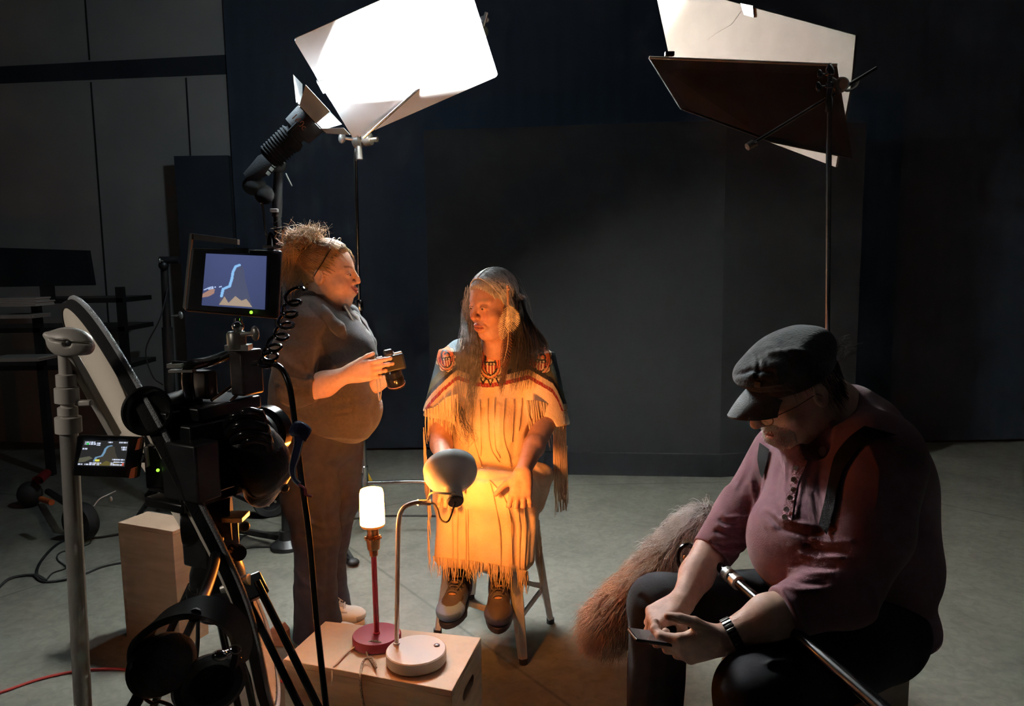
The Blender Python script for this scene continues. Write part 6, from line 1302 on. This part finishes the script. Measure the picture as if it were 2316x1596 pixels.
def figure(c, x, y, bg, rim, body, low):
    c[inpoly(x, y, [(.27, .97), (.29, .72), (.34, .62), (.41, .55), (.44, .35), (.50, .20), (.57, .17), (.63, .25), (.66, .45), (.70, .60), (.74, .75), (.80, .97)])] = body
    k = inpoly(x, y, [(.27, .97), (.35, .80), (.42, .92), (.52, .78), (.62, .86), (.70, .82), (.80, .97)]); c[k] = low
    k = dline(x, y, [(.30, .80), (.32, .66), (.42, .60), (.45, .45), (.46, .32), (.50, .22), (.56, .19)]) < .022; c[k] = rim
    return c
def scr1(x, y):
    c = np.tile(np.array([.055, .07, .165]), (len(x), 1)) * (1.1 - .25 * y[:, None] + .1 * np.sin(x * 3)[:, None]); figure(c, x, y, None, (.25, .50, .85), (.075, .085, .15), (.38, .29, .22))
    k = inpoly(x, y, [(.0, .78), (.12, .68), (.19, .67), (.18, .76), (.10, .82), (.0, .85)]); c[k] = (.36, .21, .17)
    k = (dline(x, y, [(.02, .70), (.08, .66), (.15, .63), (.16, .66), (.09, .68)]) < .009) | (np.hypot(x - .19, y - .635) < .013) | (dline(x, y, [(.26, .625), (.29, .615)]) < .010); c[k] = (.45, .58, .9); return c
fm_ = [V(432, 560, 1.60), V(637, 566, 1.62), V(630, 722, 1.62), V(417, 704, 1.60)]
MO = thing('field_monitor', 'small field monitor showing the seated elder, mounted above the film camera', 'monitor', V(520, 705, 1.61))
mb = MB(); mb.prism(fm_, (-.006, .028, 0)); mb.build('housing', M['black'], MO, bevel=.006, smooth=False)
toc = nrm(EYE - V(530, 640, 1.6)) * .0015
screen('screen', [V(466, 573, 1.60) + toc * 2, V(603, 579, 1.615) + toc * 2, V(599, 700, 1.615) + toc * 2, V(456, 690, 1.60) + toc * 2], EM('monitor picture', 1.0), MO, scr1)
HD_ = mat('grey hood edge', (.16, .17, .17), .6)
MB().prism([V(430, 527, 1.66), V(537, 541, 1.69), V(537, 553, 1.69), V(431, 541, 1.66)], (-.002, .02, 0)).build('sun_hood', HD_, MO, smooth=False)
MB().prism([V(429, 528, 1.66), V(434, 529, 1.66), V(418, 700, 1.64), V(413, 695, 1.64)], (0, .01, 0)).build('hood_edge', HD_, MO, smooth=False)
MB().box(V(535, 567, 1.595), (.05, .01, .012)).build('hood_latch', M['black'], MO)
LED = mat('green light', (.3, .8, .05), .4, emit=(.35, 1, .05), estr=1.6); MB().ball(V(568, 706, 1.597) + toc, .0036, 10).build('green_led', LED, MO)
MB().cyl(V(612, 535, 1.64), V(612, 562, 1.62), .008, n=12).build('antenna_knob', M['chrome'], MO)
mb = MB(); mb.tube(spline([V(606, 556, 1.60), V(609, 530, 1.6), V(616, 532, 1.6), V(622, 556, 1.6)], 5), .003, 8); mb.build('cable_clip', M['gloss'], MO)
for x in (605, 628): MB().box(V(x, 558, 1.6), (.016, .012, .006)).build('edge_clip', mat('bright clip', (.8, .8, .8), .3, .6), MO)
AM = MO
mb = MB(); mb.lathe([(0, -.022), (.019, -.022), (.020, -.018), (.020, .010), (.017, .014), (0, .014)], V(535, 764, 1.60), (0, 0, 1), 22); mb.build('lower_ball_housing', mat('brushed aluminium', (.34, .33, .30), .35, .8), AM)
mb = MB(); mb.cyl(V(537, 748, 1.6), V(538, 722, 1.61), .009); mb.ball(V(538, 738, 1.6), .013); mb.build('ball_post', M['chrome'], AM); mb = MB(); clampknob(mb, V(545, 756, 1.59), (1, -.5, .1), .9); mb.build('wing_screw', M['steel'], AM)
mb = MB(); mb.box(V(540, 785, 1.60), (.05, .03, .012)); mb.build('shoe_plate', M['steel'], AM)
def scr2(x, y):
    c = np.tile(np.array([.022, .022, .022]), (len(x), 1)); figure(c, x * .86 + .02, y, None, (.15, .28, .42), (.05, .045, .035), (.12, .10, .03)); c[inpoly(x, y, [(.0, .70), (.2, .62), (.28, .70), (.12, .85), (.0, .88)])] = (.10, .10, .07)
    rr_ = np.random.default_rng(4); W = (.62, .68, .85)
    for (x0, y0, x1, y1) in ((.04, .04, .26, .10), (.04, .11, .28, .17), (.02, .30, .13, .36), (.30, .08, .39, .13), (.30, .15, .39, .20), (.54, .03, .64, .09), (.78, .03, .99, .09), (.85, .22, .99, .28), (.87, .30, .99, .36), (.70, .70, .97, .76), (.74, .80, .97, .85), (.68, .90, .97, .96), (.68, .84, .74, .96), (.0, .91, .10, .97), (.14, .91, .36, .97), (.22, .86, .48, .90), (.38, .91, .46, .97)):
        k = (x > x0) & (x < x1) & (y > y0) & (y < y1) & ((np.sin(x * 190) > -.35) | (np.sin(x * 77) > .6)); c[k] = W
    c[(np.hypot((x - .10) * 1.5, y - .13) < .045)] = (.05, .55, .12); c[(x > .34) & (x < .43) & (y > .74) & (y < .81)] = (.75, .72, .08); c[(x > .93) & (x < .97) & (y > .86) & (y < .96)] = (.6, .12, .08); return c
lq = [V(173, 984, 1.44), V(318, 990, 1.50), V(306, 1082, 1.49), V(162, 1076, 1.43)]; SS = bpy.data.objects.new('side_screen', None); 
mb = MB(); mb.prism(lq, (.004, .014, 0)); SSo = mb.build('side_screen', M['black'], FC, smooth=False, bevel=.003)
screen('readout', [V(191, 995, 1.44) - [0, .0015, 0], V(292, 997, 1.48) - [0, .0015, 0], V(283, 1055, 1.475) - [0, .0015, 0], V(176, 1052, 1.435) - [0, .0015, 0]], EM('readout picture', 1.0), SSo, scr2)
for q_ in ([(296, 1060), (306, 1058), (304, 1080), (291, 1082)], [(312, 992), (318, 992), (314, 1016), (305, 1018)]): MB().prism([V(a, b, 1.47) for a, b in q_], (0, .01, 0)).build('orange_tab', mat('orange tab', (.50, .10, .03), .5), SSo, smooth=False)
MB().tube([V(316, 1035, 1.5), V(345, 1035, 1.54), V(385, 1030, 1.57)], .010, 12).build('screen_arm', M['black'], FC)
MB().prism([V(326, 1012, 1.5), V(331, 1012, 1.5), V(335, 1055, 1.5), V(328, 1058, 1.5)], (0, .008, 0)).build('hinge_plate', M['steel'], FC, smooth=False)
MB().ball(V(357, 1063, 1.50), .0035, 10).build('green_led', LED, FC); MB().box(V(366, 1050, 1.54), (.05, .05, .09)).build('io_module', M['black'], FC, bevel=.004)
# coiled cable and the long hanging cable with its rag
cv = spline([V(668, 655, 1.56), V(660, 690, 1.55), V(650, 720, 1.54), V(640, 750, 1.54), V(620, 780, 1.55), V(610, 805, 1.56), V(600, 822, 1.57)], 12); hx = []
for i, p in enumerate(cv): 
    a = i * .62; hx.append(p + np.array([math.cos(a) * .017, math.sin(a) * .016, math.sin(a) * .010]))
tag(MB().tube(spline(hx, 3), .0034, 8).build('coiled_cable', M['gloss'], None), 'glossy black coiled cable hanging from the field monitor down to the camera', 'cable')
lc = spline([V(572, 822, 1.58), V(605, 820, 1.56), V(635, 832, 1.53), V(654, 870, 1.51), V(664, 930, 1.50), V(672, 1000, 1.49), V(684, 1100, 1.47), V(700, 1220, 1.45), V(716, 1400, 1.42), V(738, 1600, 1.38), V(760, 1800, 1.35)], 8)
tag(MB().tube(lc, .0062, 10).build('hanging_cable', M['gloss'], None), 'long black cable arching from the camera down across the crate', 'cable')
RG = mat('blue bandana', (.030, .045, .12), .9, bump=.3, bscale=200); RE = mat('white hem', (.55, .52, .58), .8)
rg = thing('bandana', 'blue bandana with white hem tied round the long hanging cable', 'cloth', V(675, 1130, 1.46))
L_1 = spline([V(662, 968, 1.475), V(666, 1000, 1.47), V(660, 1030, 1.465), V(655, 1060, 1.46), V(662, 1085, 1.46), V(676, 1100, 1.46)], 6); L_2 = spline([V(692, 975, 1.472), V(684, 1005, 1.468), V(676, 1035, 1.462), V(668, 1060, 1.458), V(670, 1080, 1.458), V(680, 1092, 1.458)], 6)
k = len(L_1); v = np.concatenate([L_1, L_2, L_1 + [0, .004, 0], L_2 + [0, .004, 0]]); f = []
for i in range(k - 1): f += [(i, i + 1, k + i + 1, k + i), (2 * k + i, 3 * k + i, 3 * k + i + 1, 2 * k + i + 1), (i, 2 * k + i, 2 * k + i + 1, i + 1), (k + i, k + i + 1, 3 * k + i + 1, 3 * k + i)]
MB().put(v, f).build('cloth_tail', RG, rg)
S = SDF(V(640, 1010, 1.47) - .03, V(710, 950, 1.48) + .03, .003); S.chain([V(664, 975, 1.475), V(676, 968, 1.465), V(690, 975, 1.47), V(688, 992, 1.475)], [.010, .013, .011, .007], .01); sobj('cloth_knot', [S], RG, rg, disp=lambda v, N: .0015 * noise3(v, 120, 1))
MB().tube(L_1, .0016, 6).build('hem', RE, rg); MB().tube(L_2, .0016, 6).build('hem', RE, rg); MB().tube(spline([V(676, 1095, 1.46), V(690, 1105, 1.455), V(692, 1118, 1.455), V(706, 1122, 1.455)], 5), .0025, 6).build('red_thread', mat('red thread', (.35, .05, .08), .8), rg)
# headphones hung from the tripod
HP = thing('headphones', 'black over ear headphones hanging on the tripod, seen close at lower left', 'headphones', V(430, 1560, 1.18))
hy = 1.18; bandp = spline([V(338, 1530, hy - .03), V(316, 1480, hy - .03), V(330, 1435, hy - .02), V(375, 1395, hy - .01), V(440, 1374, hy), V(500, 1385, hy + .02), V(538, 1420, hy + .04), V(548, 1462, hy + .05), V(540, 1500, hy + .05)], 8)
n_ = len(bandp); tn = np.gradient(bandp, axis=0); vs = []
for i in range(n_):
    t = nrm(tn[i]); d_ = nrm(np.array([.35, 1, .25]) - t * np.dot(t, [.35, 1, .25])); o_ = np.cross(t, d_); vs.append([bandp[i] + d_ * a + o_ * b for a, b in ((-.020, -.006), (.020, -.006), (.022, 0), (.020, .006), (-.020, .006), (-.022, 0))])
v = np.array(vs).reshape(-1, 3); f = [(i * 6 + j, i * 6 + (j + 1) % 6, (i + 1) * 6 + (j + 1) % 6, (i + 1) * 6 + j) for i in range(n_ - 1) for j in range(6)] + [tuple(range(5, -1, -1)), tuple((n_ - 1) * 6 + j for j in range(6))]
MB().put(v, f).build('headband', mat('padded black band', (.02, .02, .02), .45), HP)
for (c_, ax2, nm, rx) in ((V(372, 1500, 1.16), (-.80, .30, -.30), 'ear_cup', 1), (V(470, 1545, 1.20), (.62, -.70, .30), 'ear_cup', 1)):
    ax2 = nrm(ax2); x_, y_, z_ = frame(ax2); o = MB().lathe([(0, -.022), (.030, -.022), (.043, -.014), (.047, .0), (.046, .006), (0, .006)], c_, ax2, 40, sx=1.28).build(nm, M['matte'], HP)
    MB().lathe([(.024, .004), (.030, .020), (.040, .024), (.047, .018), (.048, .008), (.045, .002)], c_, ax2, 40, sx=1.28, cap=False).build('ear_pad', mat('leatherette', (.016, .016, .016), .38, bump=.15, bscale=80), o)
mb = MB(); mb.tube([V(540, 1490, 1.22), V(530, 1470, 1.22), V(500, 1480, 1.2)], .006, 10); mb.ball(V(497, 1482, 1.19), (.014, .01, .009)); mb.build('yoke_fork', M['chrome'], HP)
mb = MB(); mb.tube([V(532, 1468, 1.2) + np.array([math.cos(a) * .010, 0, math.sin(a) * .008]) for a in np.linspace(0, 6.0, 14)], .0012, 6); mb.build('wire_loop', M['steel'], HP)
MB().tube([V(338, 1530, 1.15), V(322, 1560, 1.15), V(300, 1600, 1.14)], .010, 10).build('lead', M['rubber'], HP)
MB().tube(spline([V(322, 1575, 1.16), V(345, 1590, 1.16), V(362, 1586, 1.16), V(390, 1598, 1.16), V(400, 1620, 1.16)], 5), .003, 8).build('orange_lead', mat('orange lead', (.30, .07, .03), .5), HP)
tag(MB().tube(spline([V(450, 1330, 1.5), V(448, 1400, 1.48), V(446, 1470, 1.46), V(436, 1540, 1.44), V(430, 1640, 1.42)], 6), .0045, 8).build('hanging_cable', M['rubber'], None), 'thin black cable hanging straight down inside the headphone band', 'cable')

# ================================================================ silver stand with knuckle, and the round reflector it holds
s_t, s_b = V(146, 792, 1.50), V(190, 1640, 1.50); dd = s_b - s_t; s_f = s_t + dd * ((s_t[2] - .02) / -dd[2])
SV = thing('light_stand', 'pale silver light stand with knuckle head in the left foreground, beside the camera', 'light stand', (s_f[0], s_f[1], 0))
def on(py): t = (py - 792) / (1640 - 792); return s_t + dd * t
MB().cyl(on(800), on(940), .0125, n=20).build('upper_riser', M['pale_metal'], SV); MB().cyl(on(930), s_f, .0170, n=24).build('lower_column', M['steel'], SV)
for y0, y1, r_ in ((842, 870, .0185), (870, 905, .0225), (912, 932, .0185), (933, 970, .0245)): mb = MB(); u_ = nrm(on(y1) - on(y0)); mb.lathe([(r_ * .8, 0), (r_, .002), (r_, np.linalg.norm(on(y1) - on(y0)) - .002), (r_ * .8, np.linalg.norm(on(y1) - on(y0)))], on(y0), u_, 24); mb.build('collar', M['pale_metal'], SV)
MB().box(on(905) + [.035, .0, .0], (.030, .014, .012)).build('t_handle', M['pale_metal'], SV, bevel=.003)
kc = V(160, 776, 1.49); S = SDF(kc - .06, kc + .06, .0022); kR = np.array(Matrix.Rotation(.15, 3, 'Y')); S.ell(kc, (.047, .026, .032), kR, .006); S.half(kc + [0, 0, -.024], (0, 0, -1)); S.ell(kc + [.006, -.030, .002], (.009, .016, .009), None, .002, 'sub'); S.box(kc + [0, 0, .006], (.045, .03, .0015), kR, .0005, .002, 'sub'); S.cap(kc + [-.03, -.004, .014], kc + [-.044, -.006, .018], .008, .006)
sobj('knuckle', [S], M['pale_metal'], SV); MB().ball(kc + [.006, -.018, .002], (.007, .003, .007)).build('knuckle_bolt', M['black'], SV)
ar = [V(158, 800, 1.50), V(182, 850, 1.52), V(262, 985, 1.60)]; MB().beam(ar[0], ar[2], .020, .020).build('arm', M['pale_metal'], SV, bevel=.003)
mb = MB(); mb.prism([V(180, 828, 1.53), V(198, 852, 1.53), V(196, 862, 1.53), V(178, 850, 1.53)], (0, .01, 0)); mb.build('lever', M['pale_metal'], SV)
for a in (.5, 2.6, 4.7): MB().beam(s_f + [0, 0, .32], s_f + [math.cos(a) * .42, math.sin(a) * .42, .02], .02, .02).build('leg', M['steel'], SV)
ra, rb2 = V(158, 690, 1.78), V(603, 1482, 2.16); rc_ = (ra + rb2) / 2; RR = np.linalg.norm(rb2 - ra) / 2; eu = nrm(rb2 - ra); vd = nrm(rc_ - EYE); n0 = nrm(np.cross(eu, vd)); n0 = n0 if n0[0] > 0 else -n0
th = math.radians(-2.4); ev = np.cross(n0, eu); ev = ev if ev @ vd > 0 else -ev; nn = n0 * math.cos(th) + ev * math.sin(-th) ; nn = nrm(nn); ev = nrm(ev - nn * (ev @ nn))
def RP(u, v, w): # u along, v away from camera, w along normal; the disc is a little bent and twisted, as a sprung reflector is
    return rc_ + eu * u * RR + ev * v * RR * .97 + nn * (w + u * v * (.080 + .055 * math.tanh(3 * u)) + .030 * u * u - .02)
def disc(w, rmax=1.0, rings=14, seg=72):
    v = [RP(0, 0, w)]; f = []
    for i in range(1, rings + 1):
        for k in range(seg): a = 2 * math.pi * k / seg; r_ = rmax * i / rings; v.append(RP(r_ * math.cos(a), r_ * math.sin(a), w))
    for k in range(seg): f.append((0, 1 + k, 1 + (k + 1) % seg))
    for i in range(rings - 1):
        for k in range(seg): a_ = 1 + i * seg + k; b_ = 1 + i * seg + (k + 1) % seg; f.append((a_, a_ + seg, b_ + seg, b_))
    return np.array(v), f
RF = thing('round_reflector', 'big round fabric reflector seen nearly edge on between stand and film camera', 'reflector', rb2)
mb = MB(); mb.put(*disc(-.011, .985)); mb.build('reflector_back', mat('beige fabric', (.80, .71, .60), .9, bump=.1, bscale=60), RF)
mb = MB(); mb.put(*disc(.011, .985)); mb.build('reflector_front', mat('woven gold silver fabric', (.66, .50, .33), .55, .2, bump=.9, bscale=260), RF)
seg = 96; prof = [(.98, -.013), (1.002, -.013), (1.006, 0), (1.002, .011), (.98, .011)]; v = []; f = []
for k in range(seg):
    a = 2 * math.pi * k / seg
    for r_, w in prof: v.append(RP(r_ * math.cos(a), r_ * math.sin(a), w))
for k in range(seg):
    for j in range(4): a_ = k * 5 + j; b_ = ((k + 1) % seg) * 5 + j; f.append((a_, a_ + 1, b_ + 1, b_))
mb = MB(); mb.put(v, f); mb.build('rim_tape', M['matte'], RF)
MB().tube([RP(1.006 * math.cos(a), 1.006 * math.sin(a), .012) for a in np.linspace(0, 2 * math.pi, 97)[:-1]], .0060, 8, closed=True).build('zipper_piping', mat('grey zipper tape', (.55, .57, .60), .6, bump=1.0, bscale=400), RF)
MB().tube(spline([V(578, 1494, 2.12), V(572, 1506, 2.12), V(578, 1512, 2.12), V(584, 1498, 2.12)], 5), .002, 6).build('cord_loop', M['rubber'], RF)
wbk = G(628, 1459); o = thing('wooden_wedge', 'small reddish wooden wedge on the floor right of the tripod leg', 'wedge', wbk); MB().prism([wbk + [-.035, -.01, .002], wbk + [.035, -.02, .002], wbk + [.030, -.01, .055], wbk + [.008, 0, .078], wbk + [-.025, .0, .075]], (.012, .05, 0)).build('wood_block', mat('red brown wood', (.38, .17, .10), .5, var=.2, stretch=(1, 1, 8)), o, bevel=.004, smooth=False)
